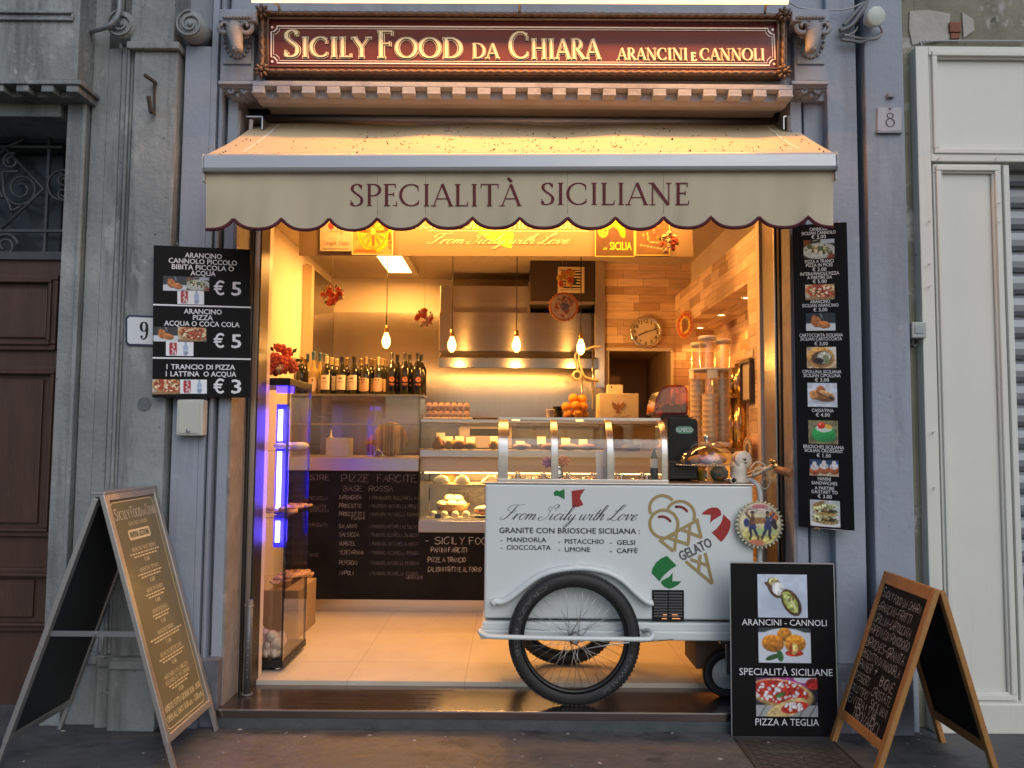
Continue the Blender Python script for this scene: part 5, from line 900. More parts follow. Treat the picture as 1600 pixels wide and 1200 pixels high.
for a_ in ((xa - .012, xa - .002, ya, yb_ + .012), (xb_ + .002, xb_ + .012, ya, yb_ + .012), (xa - .002, xb_ + .002, yb_ + .002, yb_ + .012)): m.box(a_[0], a_[1], a_[2], a_[3], .0005, .006)
obj('frame', m, MATS['worn_metal'], t)
# ================================================================ GELATO CART
YC_ = .12; k_ = mpp(YC_); wx = ax(897, 1005, .045); RW = .315; wz = .083 + RW
ct = thing('gelato_cart', 'white gelato cart with a gold ice cream cone emblem and bicycle wheels on the step', 'cart', (wx, .35, .083))
cpaint = M('cart_paint', (.66, .715, .715), .3, col2=(.70, .75, .75), ns=2, coat=.3, rvar=.08, stains=[(3, .62, .8, (.58, .62, .61), (1, 1, .6)), (60, .70, .74, (.36, .35, .33), (1, 1, 1))])
xL, xR = ax(757, 870, YC_), ax(1178, 870, YC_); zT = az(960, 757, YC_); zB = az(960, 999, YC_); yB = .62
m = MB(); m.box(xL, xR, YC_, yB, az(960, 968, YC_), zT); obj('body', m, cpaint, ct, bevel=.012, seg=3)
m = MB(); e = .004
m.box(xL - .006, xR + .004, YC_ - .010, yB + .01, az(960, 985, YC_), az(960, 972, YC_)); m.box(xL - .018, xR + .012, YC_ - .022, yB + .02, zB, az(960, 984.5, YC_)); obj('base_moulding', m, cpaint, ct, bevel=.008, seg=3)
m = MB(); m.box(xL - .004, xR + .004, YC_ - .004, yB + .004, zT + .0005, zT + .006); obj('counter_top', m, steel, ct, bevel=.002)
cf_ = Px((757, 757), (1178, 760), (757, 999), YC_, YC_, YC_, (757, 1178, 757, 999)); cf_.n = Vector((0, -1, 0))
cinkb = M('cart_black_ink', (.02, .022, .025), .45); cgold = M('cart_gold_ink', (.36, .27, .11), .45); cred = M('cart_red_ink', (.34, .022, .020), .45); cdred = M('cart_dark_red_ink', (.20, .012, .02), .45); cgreen = M('cart_green_ink', (.005, .17, .04), .45); cgrey = M('cart_grey_ink', (.10, .095, .085), .45)
m = MB(); V, F_ = script('From Sicily with Love', .058, .02); ymax = max(v[1] for v in V)
cf_.t(m, (V, F_), 781, 996, 812, 24.5, d=.002, capn=1); obj('script_lettering', m, cinkb, ct)
m = MB(); bb = .022
for (s, x0, x1, b, cp) in (('GRANITE CON BRIOSCHE SICILIANA :', 780, 999, 833, 8.4), ('-  MANDORLA', 782, 853, 847, 7), ('-  CIOCCOLATA', 782, 860, 859, 7), ('-  PISTACCHIO', 872, 943, 849, 7), ('-  LIMONE', 872, 921, 861.5, 7), ('-  GELSI', 952, 991, 850, 7), ('-  CAFFÈ', 952, 995, 863, 7)): cf_.t(m, sans(s, bb), x0, x1, b, cp, d=.002)
obj('lettering', m, cinkb, ct)
def cpoly(mb, P, d=.0018): mb.add([cf_.m(cf_.X(x), cf_.Y(y), d) for x, y in P], [tuple(range(len(P)))])
# emblem (zoom coordinates: x = 1000 + u / 7.056, y = 760 + v / 7.056)
q = lambda u, v: (1000 + u / 7.056, 760 + v / 7.056)
def em(mb, strokes, w_, d):
    g = Ink2()
    for P in strokes: g.ribbon([(cf_.X(a), cf_.Y(b)) for a, b in (q(*p) for p in P)], lambda dd, u: w_ * k_ / 7.056)
    mb.add([cf_.m(v[0], v[1], d + v[2]) for v in g.V], g.F)
def ea(cx, cy, r, a0, a1, n=30): return [(cx + r * math.cos(R(a0 + (a1 - a0) * i / n)), cy - r * math.sin(R(a0 + (a1 - a0) * i / n))) for i in range(n + 1)]
m = MB(); em(m, [ea(257, 404, 155, 0, 360, 48), ea(440, 305, 155, -22, 152, 36), ea(245, 230, 142, 38, 206, 34), [(215, 590), (640, 350)], [(205, 580), (360, 705)], [(490, 815), (775, 1055)], [(620, 345), (665, 560)], [(705, 720), (778, 1060)], [(395, 490), (368, 705)], [(545, 400), (520, 620)], [(300, 555), (530, 632)], [(430, 455), (668, 550)], [(650, 740), (628, 925)], [(540, 790), (735, 860)]], 33, .0018); obj('cone_emblem', m, cgold, ct)
m = MB(); em(m, [crom([(392, 212), (440, 212), (480, 228), (512, 258)], 5), crom([(205, 325), (250, 322), (295, 340), (327, 370)], 5)], 28, .0018)
g = Ink2()
for (u, v) in ((392, 212), (512, 258), (205, 325), (327, 370)): a_, b_ = q(u, v); g.disc((cf_.X(a_), cf_.Y(b_)), 14 * k_ / 7.056)
m.add([cf_.m(v[0], v[1], .0018 + v[2]) for v in g.V], g.F); obj('emblem_gloss', m, cdred, ct)
m = MB()
for P in ([(670, 295), (700, 262), (745, 232), (790, 216), (850, 218), (885, 255), (890, 300), (850, 325), (800, 355), (765, 392), (775, 298)], [(912, 290), (992, 370), (990, 420), (960, 500), (920, 560), (882, 598), (780, 492), (830, 455), (875, 405), (900, 350)]): cpoly(m, [q(*p) for p in P])
cpoly(m, [(893, 766), (914, 763), (908, 772), (906, 778), (909, 783), (911, 788), (904, 791), (894, 792)]); obj('red_ribbon', m, cred, ct)
m = MB()
for P in ([(285, 755), (390, 862), (330, 900), (270, 950), (225, 1000), (200, 1038), (112, 945), (125, 895), (165, 830), (220, 785)], [(345, 935), (342, 1035), (440, 1035), (400, 1075), (350, 1105), (300, 1118), (250, 1095), (215, 1055), (225, 1030), (270, 1005), (310, 985)]): cpoly(m, [q(*p) for p in P])
cpoly(m, [(865, 769), (869, 765), (874, 767), (882, 763), (882, 780), (878, 777), (872, 774), (866, 774)]); obj('green_ribbon', m, cgreen, ct)
m = MB(); V, F_ = sans('GELATO', .055); a_, b_ = q(445, 812); put(m, V, F_, cf_, cf_.X(a_), cf_.Y(b_), 100 * k_ / 7.056, w=385 * k_ / 7.056, al='l', d=.002, rot=R(26)); obj('emblem_lettering', m, cgrey, ct)
# wheel arch trim
P = [(770, 941), (775, 938), (785, 938), (797, 932), (815, 918), (838, 901), (862, 891), (890, 886.5), (905, 885.5), (925, 887), (950, 893), (972, 905), (990, 922), (1005, 935), (1015, 940), (1019, 940)]
m = MB(); c = crom([at(x, y, YC_) for x, y in P], 5); vs = []; n = len(c)
for i in range(n):
    p = Vector(c[i]); d_ = Vector(c[min(i + 1, n - 1)]) - Vector(c[max(i - 1, 0)]); nn = Vector((-d_.z, 0, d_.x)).normalized()
    for (a_, b_) in ((.013, .004), (.013, -.03), (.005, -.040), (-.010, -.042), (-.013, -.036), (-.012, .004)): vs.append(p + nn * a_ + Vector((0, b_, 0)))
m.add(vs, [(i * 6 + k, i * 6 + (k + 1) % 6, (i + 1) * 6 + (k + 1) % 6, (i + 1) * 6 + k) for i in range(n - 1) for k in range(6)], True); obj('wheel_arch', m, cpaint, ct)
m = MB(); P = [(1000, 985, YC_), (1014, 985, .06), (1020, 990, .0), (1018, 997, -.03), (1008, 999, -.04), (960, 998.5, -.04), (860, 997, -.04), (775, 995, -.04), (758, 993, -.035), (750, 988, -.01), (750, 984, .08), (752, 984, .25)]
m.tube(crom([at(*p) for p in P], 5), .0115, 12); obj('bumper_rail', m, cpaint, ct)
m = MB(); m.tube([at(909, 1015, -.0), at(960, 1006, -.005), at(1052, 999, .1)], .0035, 8); obj('tie_rod', m, chrome, ct)
# vent
m = MB(); m.pbox(1019, 1069, 922, 970, YC_ - .006, YC_ + .001); vg = obj('vent', m, M('dark_plastic', (.012, .012, .013), .6, spec=.2), ct, bevel=.003)
m = MB()
for i in range(9): m.pbox(1022, 1043, 925.5 + i * 4.5, 927.9 + i * 4.5, YC_ - .0095, YC_ - .006); m.pbox(1045, 1066, 925.5 + i * 4.5, 927.9 + i * 4.5, YC_ - .0095, YC_ - .006)
obj('louvre', m, M('louvre_plastic', (.085, .085, .088), .5), vg)
m = MB()
for i in range(3): m.pbox(1036 - i, 1042, 960 + i * 3.1, 961 + i * 3.1, YC_ - .0068, YC_ - .006); m.pbox(1050, 1059 + i * 2, 960 + i * 3.1, 961 + i * 3.1, YC_ - .0068, YC_ - .006)
obj('indicator', m, EM('amber_glow', (1, .42, .15), .8), vg)
rub = M('tyre_rubber', (.016, .016, .017), .6, col2=(.026, .026, .027), ns=12, bump=.1, bs=90)
def wheel(name, cx, cy_, cz, Rr, text):
    w_ = obj(name, MB().lathe([(0, -.03), (.012, -.03), (.012, -.022), (.026, -.022), (.026, -.016), (.014, -.014), (.014, .014), (.026, .016), (.026, .022), (.012, .022), (.012, .05)], (cx, cy_, cz), 16, (0, 1, 0), cap=False), alu, ct)
    m = MB(); prof = []
    tr_ = .034
    for i in range(17): a_ = PI * (1.25 - 1.5 * i / 16) ; prof.append((Rr - .041 + .041 * math.sin(a_ + 0) * 1.0 if False else Rr - .037 + .037 * math.cos(R(-125 + 250 * i / 16)), .031 * math.sin(R(-125 + 250 * i / 16))))
    m.lathe(prof, (cx, cy_, cz), 72, (0, 1, 0), cap=False)
    for i in range(90):                                  # tread blocks
        a_ = 2 * PI * i / 90
        for s in (-1, 1): c0 = Vector((cx + (Rr - .0055) * math.cos(a_), cy_ + s * .018, cz + (Rr - .0055) * math.sin(a_))); m.bar(c0 - Vector((math.cos(a_), 0, math.sin(a_))) * .004, c0 + Vector((math.cos(a_), 0, math.sin(a_))) * .003, .012, .016, up=Vector((0, 1, 0)))
    obj('tyre', m, rub, w_)
    m = MB(); r0 = Rr - .068; m.lathe([(r0 + .012, -.016), (r0 + .014, -.018), (r0 - .004, -.014), (r0 - .008, -.006), (r0 - .008, .006), (r0 - .004, .014), (r0 + .014, .018)], (cx, cy_, cz), 72, (0, 1, 0), cap=False); obj('rim', m, M('black_rim', (.02, .02, .021), .35, .4), w_)
    m = MB()
    for i in range(36):
        a0 = 2 * PI * (i // 2) / 18 + (.17 if i % 2 else 0); a1 = a0 + (1.15 if (i // 2) % 2 else -1.15) * .95; s = -1 if i % 2 else 1
        m.tube([(cx + .024 * math.cos(a1), cy_ + s * .019, cz + .024 * math.sin(a1)), (cx + (r0 - .004) * math.cos(a0), cy_, cz + (r0 - .004) * math.sin(a0))], .0012, 5)
    obj('spokes', m, M('spoke_steel', (.55, .54, .52), .3, 1), w_)
    if text:
        m = MB()
        for (s, a0, a1, rad, inward) in (('CRAZY BOB', 118, 197, Rr - .038, True), ('SCHWALBE', -14, -62, Rr - .038, False)):
            V, Fs = sans(s, -.01); x0 = min(v[0] for v in V); x1 = max(v[0] for v in V); h = .019
            out = []
            for v in V:
                u = (v[0] - x0) / (x1 - x0); a_ = R(a0 + (a1 - a0) * u); yy = (v[1] / .73 - .5) * h; rr = rad + (-yy if inward else yy); out.append((cx + rr * math.cos(a_), cy_ - .0315 - .0004, cz + rr * math.sin(a_)))
            m.add(out, Fs)
        obj('sidewall_lettering', m, M('grey_rubber_ink', (.11, .11, .115), .6), w_)
    return w_
wheel('wheel', wx, .045, wz, RW, True); wheel('wheel', ax(882, 1000, .66), .66, .105 + RW, RW, False)
m = MB(); m.tube([(wx, -.01, wz), (wx, .1, wz)], .011, 12); m.lathe([(.02, 0), (.02, .006), (.012, .012)], (wx, -.008, wz), 6, (0, -1, 0)); obj('axle', m, chrome, ct)
c = at(1131, 1040, .2); zc = .083 + .115
m = MB(); m.lathe([(.05 + .065, -.02), (.115, -.012), (.118, 0), (.115, .012), (.11, .02), (.075, .024), (.075, -.024), (.11, -.02)], (c.x + .01, .2, zc), 32, (0, 1, 0), cap=False); cw = obj('castor', m, rub, ct)
m = MB(); m.lathe([(.076, -.015), (.06, -.02), (.03, -.018), (.02, -.03), (.0, -.03)], (c.x + .01, .2, zc), 24, (0, 1, 0), cap=False); obj('rim', m, M('castor_disc', (.45, .45, .44), .5), cw)
m = MB(); m.box(c.x - .03, c.x + .12, .16, .24, zB - .03, zB); m.box(c.x - .0, c.x + .03, .165, .175, zc, zB - .03); obj('castor_fork', m, alu, ct, bevel=.003)
m = MB(); m.box(ax(1086, 1010, .3), ax(1140, 1010, .3), .28, .55, .19, zB - .001); obj('underbody', m, M('rust_box', (.14, .09, .06), .7), ct, bevel=.006)
# handle bars
m = MB(); m.tube(crom([at(1150, 758, .3), at(1164, 752, .25), at(1176, 752, .2), at(1185, 761, .17), at(1188, 778, .16), at(1188, 800, .16), at(1187, 880, .16), at(1187, 990, .17)], 5), .0135, 12); obj('handle_tube', m, cpaint, ct)
m = MB(); m.tube(crom([at(1162, 748, .32), at(1176, 744, .26), at(1200, 732, .10), at(1209, 728, .04)], 5), .0105, 10); m.tube(crom([at(1166, 742, .42), at(1185, 734, .26), at(1207, 731, .06)], 5), .009, 10); obj('handle_bar', m, cpaint, ct)
m = MB(); c = at(1211, 728, .02); m.ball(c, (.020, .018, .018), 12, 8); m.lathe([(.014, 0), (.02, .01), (.014, .02)], c + Vector((-.01, 0, .012)), 12); obj('brass_joint', m, M('brass', (.55, .36, .12), .22, 1), ct)
m = MB(); a_, b_ = at(1211, 732, .02), at(1236, 740, -.05); m.tube([a_, a_.lerp(b_, .15), a_.lerp(b_, .5), a_.lerp(b_, .9), b_], [.013, .018, .019, .0215, .018], 16); obj('wooden_grip', m, M('grip_wood', (.34, .15, .06), .4, col2=(.22, .09, .035), ns=8), ct)
# curved display case on the cart
t = thing('display_case', 'curved glass display case with three brushed steel posts on the white cart', 'display case', (ax(910, 755, .35), .35, zT + .006))
y0 = .20; zb = zT + .008; zt = az(910, 656, .42)
prof = [(y0, zb), (y0, zb + .10), (y0 + .003, zb + .16), (y0 + .018, zb + .215), (y0 + .06, zb + .27), (y0 + .12, zb + .31), (y0 + .22, zt)]
pc = crom(prof, 5); xs_ = [778, 861, 948.5, 1033.5]; wpx = [16, 11, 10.5, 11]
def curved(mb, x0, x1, th): 
    P = [(a_, b_) for a_, b_ in pc]; n = len(P); vs = []
    for i in range(n):
        d_ = np.array(P[min(i + 1, n - 1)]) - np.array(P[max(i - 1, 0)]); d_ = d_ / np.linalg.norm(d_); nn = (-d_[1], d_[0])
        for x in (x0, x1):
            for s in (0, th): vs.append(Vector((x, P[i][0] - nn[0] * -s, P[i][1] - nn[1] * -s)))
    mb.add(vs, [f for i in range(n - 1) for f in ((i * 4, i * 4 + 2, i * 4 + 6, i * 4 + 4), (i * 4 + 3, i * 4 + 1, i * 4 + 5, i * 4 + 7), (i * 4 + 1, i * 4, i * 4 + 4, i * 4 + 5), (i * 4 + 2, i * 4 + 3, i * 4 + 7, i * 4 + 6))]); return mb
XP = [(ax(a_, 710, y0), ax(a_ + b_, 710, y0)) for a_, b_ in zip(xs_, wpx)]
XP[-1] = (ax(1034, 710, y0), ax(1044, 710, y0))
for a_, b_ in XP: obj('post', curved(MB(), a_, b_, -.012), steel, t, bevel=.002)
for i in range(3): obj('curved_pane', curved(MB(), XP[i][1], XP[i + 1][0], -.004), glassd if i == 9 else glass, t)
m = MB(); m.box(XP[0][0] - .002, XP[-1][1] + .002, y0 + .2, y0 + .24, zt - .006, zt + .012); m.box(XP[0][0] - .002, XP[-1][1] + .002, y0 - .004, y0 + .012, zT + .0065, zb + .012); obj('rail', m, steel, t, bevel=.002)
m = MB(); m.box(XP[0][0], XP[-1][1], y0 + .24, y0 + .34, zt, zt + .006); obj('top_pane', m, glass, t)
for a_ in (XP[0][0], XP[-1][1] - .004):
    m = MB(); P = [(p[0], p[1]) for p in pc] + [(y0 + .34, zt), (y0 + .34, zb)]; m.prism(P, lambda u, v: Vector((a_, u, v)), lambda u, v: Vector((a_ + .004, u, v))); obj('side_pane', m, glass, t)
# round lids of the tubs under the glass
g1 = None; lab = 'shiny round steel tub lid under the curved glass of the white cart'
for j, yy in enumerate((.29, .44)):
    for i in range(6):
        p = Vector((XP[0][1] + .05 + i * .133, yy, zT + .0062))
        if g1 is None:
            g1 = thing('tub_lid', lab, 'lid', p, 'steel lids under the curved cart glass'); m = MB(); m.lathe([(.062, 0), (.064, .004), (.058, .012), (.05, .013), (.02, .019), (0, .02)], p, 24, cap=False); obj('dome', m, chrome, g1); m = MB(); m.lathe([(.004, .018), (.006, .026), (.013, .03), (.013, .036), (0, .04)], p, 12, cap=False); obj('knob', m, chrome, g1)
        else: dup(g1, p)
# things in or before the case
t = thing('flower_vase', 'small silver vase with a pink and an orange paper flower inside the cart glass', 'vase', at(871, 752, .26)); m = MB(); p = at(872, 752, .26); p.z = zT + .0062; m.lathe([(.018, 0), (.026, .02), (.028, .045), (.02, .07), (.024, .078), (.02, .076)], p, 16); obj('vase', m, chrome, t)
for (x, y, cc, nm) in ((856, 722, (.55, .16, .42), 'pink_flower'), (881, 720, (.75, .22, .10), 'orange_flower')):
    m = MB(); c = at(x, y, .25)
    for i in range(7): a_ = i * 2 * PI / 7; m.ball(c + Vector((.016 * math.cos(a_), -.004 * (i % 2), .016 * math.sin(a_))), (.014, .005, .009), 8, 5, Matrix.Rotation(-a_, 3, 'Y'))
    m.ball(c, .007, 8, 5); obj(nm, m, M(nm, cc, .7, col2=tuple(v * .7 for v in cc), ns=60), t); m = MB(); m.tube([p + Vector((0, 0, .07)), c.lerp(p, .4) + Vector((0, 0, .03)), c], .002, 5); obj('stem', m, M('stem_green', (.06, .14, .03), .7), t)
m = MB(); p = at(946, 753, .27)
q = random.Random(3)
for i in range(7):
    x0 = p.x - .045 + i * .012; d_ = q.uniform(-.01, .01); m.prism([(x0, zT + .0065), (x0 + .016, zT + .0065), (x0 + .018 + d_, zT + .15 + q.uniform(-.015, .02)), (x0 + .009 + d_, zT + .17 + q.uniform(-.015, .015)), (x0 - .003 + d_, zT + .15)], lambda u, v: Vector((u, p.y + .006 * (i % 3) - .02, v)), lambda u, v: Vector((u, p.y + .006 * (i % 3) - .016, v)))
obj('paper_bags', m, M('pinkish_paper', (.72, .58, .54), .8, col2=(.78, .68, .62), ns=20), label='sheaf of pale pink paper bags standing inside the cart glass', cat='paper bags')
t = thing('dark_bottle', 'small dark bottle with a white label at the right end of the cart glass', 'bottle', at(1022, 752, .3)); p = at(1022, 752, .3); p.z = zT + .0065; m = MB(); m.lathe([(.02, 0), (.02, .12), (.008, .15), (.008, .17), (0, .17)], p, 14, cap=False); obj('bottle', m, M('bottle_black', (.01, .01, .012), .15), t); m = MB(); m.lathe([(.0206, .07), (.0206, .118)], p, 14, cap=False); obj('label_paper', m, M('label_pale', (.7, .66, .62), .7), t)
# slush machine
t = thing('granita_machine', 'black granita dispenser with a clear tank of dark purple ice at the cart end', 'machine', at(1065, 757, .5)); Yg = .36
xa, xb = ax(1044, 710, Yg), ax(1091, 710, Yg); zz = lambda y: az(1066, y, Yg)
m = MB(); m.prism([(xa, zT + .012), (xb, zT + .012), (xb, zz(662)), (xb - .004, zz(657)), (xb - .012, zz(654)), (xa, zz(652))], lambda u, v: Vector((u, Yg, v)), lambda u, v: Vector((u, Yg + .34, v))); obj('housing', m, M('gloss_black', (.010, .010, .011), .3, spec=.25), t, bevel=.006)
m = MB(); m.pbox(1046, 1090, 720, 749, Yg - .03, Yg); obj('drip_tray', m, blackp, t, bevel=.004); m = MB()
for i in range(6): m.pbox(1048, 1088, 722 + i * 4.3, 724 + i * 4.3, Yg - .034, Yg - .03)
obj('grid', m, M('grid_black', (.03, .03, .03), .4), t)
m = MB(); P = [(1061, 666), (1078, 666), (1082, 669), (1084, 672), (1082, 675.5), (1078, 677.5), (1061, 677.5), (1057, 675), (1055, 671.5), (1057, 668)]; m.prism([(ax(x, y, Yg), az(x, y, Yg)) for x, y in P], lambda u, v: Vector((u, Yg - .004, v)), lambda u, v: Vector((u, Yg, v))); bd = obj('badge', m, M('badge_green', (.10, .32, .20), .3), t)
m = MB(); gf = Px((1055, 666), (1084, 666), (1055, 678), Yg - .0045, Yg - .0045, Yg - .0045, (1055, 1084, 666, 678)); gf.t(m, sans('ELMECO', .03), 1057, 1082, 674.6, 6, d=.0008); obj('badge_lettering', m, whitetxt, bd)
m = MB(); a_, b_ = ax(1033, 640, .4), ax(1076, 640, .4); m.box(a_, b_, .40, .66, zz(651.5), zz(648)); m.box(ax(1032, 640, .4), ax(1082, 640, .4), .38, .7, zz(653), zz(651.5)); obj('tank_base', m, blackp, t, bevel=.004)
pinkg = GLASS('pink_plastic', (.86, .48, .36), 1.5, .08)
m = MB(); P = [(1021, 648), (1024, 628), (1030, 612), (1036, 604), (1045, 601), (1068, 601), (1074, 604), (1076, 612), (1076, 648)]; m.prism([(ax(x, y, .4), az(x, y, .4)) for x, y in P], lambda u, v: Vector((u, .405, v)), lambda u, v: Vector((u, .65, v))); obj('tank', m, pinkg, t, bevel=.012)
m = MB(); nn_ = 9
for i in range(nn_):
    for j in range(5): m.ball(Vector((a_ + .012 + (b_ - a_ - .024) * i / (nn_ - 1), .44 + .045 * j, zz(634) + random.uniform(-.006, .012))), (.011, .022, .013), 8, 6)
m.box(a_ + .012, b_ - .006, .415, .64, zz(647.5), zz(634)); obj('purple_ice', m, M('purple_ice', (.07, .012, .03), .35, col2=(.14, .03, .06), ns=50), t)
m = MB(); m.tube([Vector(((a_ + b_) / 2, .45, zz(633))), Vector(((a_ + b_) / 2, .45, zz(607)))], .011, 10); obj('paddle_shaft', m, M('grey_translucent', (.5, .5, .55), .3), t)
# cake stand with a glass dome
t = thing('cake_stand', 'glass cake stand with a domed lid over pastries on the cart', 'cake stand', at(1104, 757, .27)); Yk = .30; c = at(1104, 726, Yk); c2 = Vector((c.x, Yk, zT + .0062)); rr = (ax(1150, 726, Yk) - ax(1058, 726, Yk)) / 2
cg = GLASS('cake_glass', (.94, .91, .86), 2.2, .02)
m = MB(); H_ = c.z - c2.z; m.lathe([(.055, 0), (.055, .004), (.03, .012), (.014, .03), (.02, .045), (.014, .06), (.02, H_ - .015), (rr * .6, H_ - .006), (rr, H_), (rr, H_ + .004), (0, H_ + .003)], c2, 40, cap=False); obj('stand', m, cg, t)
m = MB(); 
for i in range(60): a_ = 2 * PI * i / 60; m.ball(Vector((c.x + rr * math.cos(a_), Yk + rr * math.sin(a_), c.z - .001)), .004, 6, 4)
obj('beaded_edge', m, M('bead_glass', (.75, .62, .42), .15, spec=.9), t)
m = MB(); hd = az(1104, 690, Yk) - c.z; m.lathe([(rr * .93 * math.cos(R(a_)), .005 + hd * math.sin(R(a_))) for a_ in range(0, 91, 6)], c, 40, cap=False); obj('dome', m, cg, t)
m = MB(); m.lathe([(.006, hd), (.01, hd + .006), (.016, hd + .022), (.013, hd + .034), (0, hd + .036)], c, 14, cap=False); obj('knob', m, chrome, t)
pastry = M('pastry', (.36, .16, .05), .6, col2=(.5, .27, .1), ns=40, bump=.2)
pq = [(-.07, -.03), (-.015, -.07), (.05, -.05), (.075, .02), (.02, .03), (-.04, .04)]; pk = [None, None]
for i, (dx, dy) in enumerate(pq):
    p = c + Vector((dx, dy, .0045)); k2 = i % 2
    if pk[k2] is None: m = MB(); m.ball(p + Vector((0, 0, .02)), (.034, .03, .021), 14, 8); m.ball(p + Vector((.006, 0, .033)), (.02, .018, .012), 10, 6); pk[k2] = obj('pastry', m, pastry if k2 == 0 else M('lilac_wrapper', (.42, .26, .42), .6, col2=(.6, .42, .5), ns=30), label='golden pastry under the glass dome on the cart' if k2 == 0 else 'pastry in a lilac paper case under the glass dome on the cart', cat='pastry', group='pastries under the glass dome')
    else: dup(pk[k2], Vector((p.x, p.y, c.z + .0045 - .001)), rz=i)
# cans and bits behind the cake stand
t = thing('coloured_jar', 'round blue patterned jar behind the foot of the cake stand', 'jar', at(1124, 757, .45)); p = at(1124, 757, .45); p.z = zT + .0062; m = MB(); m.lathe([(.03, 0), (.045, .02), (.048, .05), (.03, .075), (.03, .082), (0, .082)], p, 18, cap=False); obj('jar', m, M('blue_pattern', (.10, .30, .42), .3, col2=(.62, .60, .55), ns=26, amt=.2), t); m = MB(); m.lathe([(.032, .08), (.032, .088), (0, .09)], p, 18, cap=False); obj('lid', m, cpaint, t)
m = MB(); p = at(1097, 757, .45); p.z = zT + .0062; m.lathe([(.022, 0), (.03, .02), (.026, .05), (.01, .062), (0, .062)], p, 14, cap=False); obj('lemon_jar', m, M('lemon_glaze', (.62, .50, .05), .3), label='small lemon yellow pot left of the blue jar behind the cake stand', cat='pot')
t = thing('steel_scoop', 'chrome scoop with a round hollow end lying at the right of the cart top', 'scoop', at(1142, 757, .22)); a_ = at(1122, 754, .3); b_ = at(1146, 751, .17); a_.z = zT + .022; b_.z = zT + .022; m = MB(); m.tube([a_, b_], .012, 12); d_ = (b_ - a_).normalized(); m.lathe([(.012, -.03), (.016, -.02), (.016, .004), (.013, .004), (.012, -.01), (0, -.01)], b_, 16, d_, cap=False); obj('scoop', m, chrome, t); m = MB(); m.lathe([(.0125, .0045), (0, .0045)], b_, 16, d_, cap=False); obj('hollow', m, blackp, t)
t = thing('cone_press', 'white round faced dispenser with a small dark logo on the cart corner', 'dispenser', at(1163, 752, .25)); c = at(1163, 719, .2); m = MB(); m.lathe([(0, 0), (.041, 0), (.046, .006), (.046, .05), (.04, .056), (0, .056)], c, 28, Vector((-.25, 1, 0)), cap=False); obj('drum', m, M('ivory_enamel', (.70, .64, .54), .35), t); m = MB(); m.lathe([(.0468, .015), (.0468, .022)], c, 28, Vector((-.25, 1, 0)), cap=False); obj('red_band', m, M('red_band', (.55, .08, .04), .4), t)
m = MB(); b_ = Vector((c.x - .02, .235, zT + .0062)); m.lathe([(.05, 0), (.05, .01), (.043, .016), (.041, .06), (.041, c.z - b_.z - .012), (.02, c.z - b_.z)], b_, 24); obj('pedestal', m, MATS['ivory_enamel'], t)
m = MB(); n3 = Vector((-.25, 1, 0)).normalized(); lo = c - n3 * .0008; ux = n3.cross(Vector((0, 0, 1))).normalized() * -1
for P in ([(-.013, .012), (-.002, .004), (.004, .008), (.012, .012), (.008, .004), (.013, .002), (.004, -.004), (-.004, -.001)], [(-.016, -.010), (.016, -.010), (.016, -.014), (-.016, -.014)], [(-.012, -.016), (.012, -.016), (.012, -.0185), (-.012, -.0185)]): m.add([lo - ux * x + Vector((0, 0, y)) for x, y in P], [tuple(range(len(P)))])
obj('logo', m, blackp, t)
t = thing('power_cable', 'coiled white cable looped round the cart handle', 'cable', at(1195, 740, .16)); m = MB(); m.tube(crom([at(1170, 735, .18), at(1182, 722, .17), at(1195, 727, .16), at(1190, 737, .15), at(1176, 742, .15), at(1184, 730, .14), at(1198, 738, .14), at(1203, 755, .15), at(1196, 764, .17), at(1188, 758, .18), at(1196, 745, .17)], 6), .0035, 6); obj('cable', m, M('white_cable', (.6, .56, .48), .5), t)
# painted plaque
t = thing('painted_plaque', 'round painted plaque of two duelling warriors with a beaded cream rim', 'plaque', at(1187, 855, .1)); Yq = .085; c = at(1187, 820, Yq); rq = 33 * mpp(Yq)
m = MB(); m.lathe([(rq * 1.03, .0), (rq * 1.03, .02), (rq * .96, .024), (0, .02)], c + Vector((0, .022, 0)), 36, (0, -1, 0), cap=False); 
m.lathe([(0, 0), (rq * 1.03, 0)], c + Vector((0, .022, 0)), 36, (0, -1, 0), cap=False); obj('disc', m, M('plaque_cream', (.55, .50, .36), .6), t)
m = MB()
for i in range(34):
    a_ = 2 * PI * i / 34; m.lathe([(.0075, -.004), (.007, .006), (.003, .012), (0, .0135)], c + Vector((rq * 1.03 * math.cos(a_), .008, rq * 1.03 * math.sin(a_))), 8, Vector((math.cos(a_), -.5, math.sin(a_))), cap=False)
obj('beaded_rim', m, M('bead_cream', (.58, .56, .42), .5, col2=(.45, .46, .34), ns=60), t)
pc = Pic(58, 58, (224, 216, 178), 31, .10); pc.e(.5, .9, .4, .14, (206, 190, 180), soft=.6, tex=.2); pc.e(.5, .93, .2, .05, (206, 110, 130), soft=.3); pc.e(.5, .22, .6, .2, (204, 196, 120), soft=.6, tex=.3); pc.e(.62, .34, .3, .08, (170, 190, 140), soft=.7); pc.e(.4, .08, .2, .08, (196, 120, 90), soft=.5); pc.e(.83, .7, .09, .13, (200, 106, 64), 30, tex=.3)
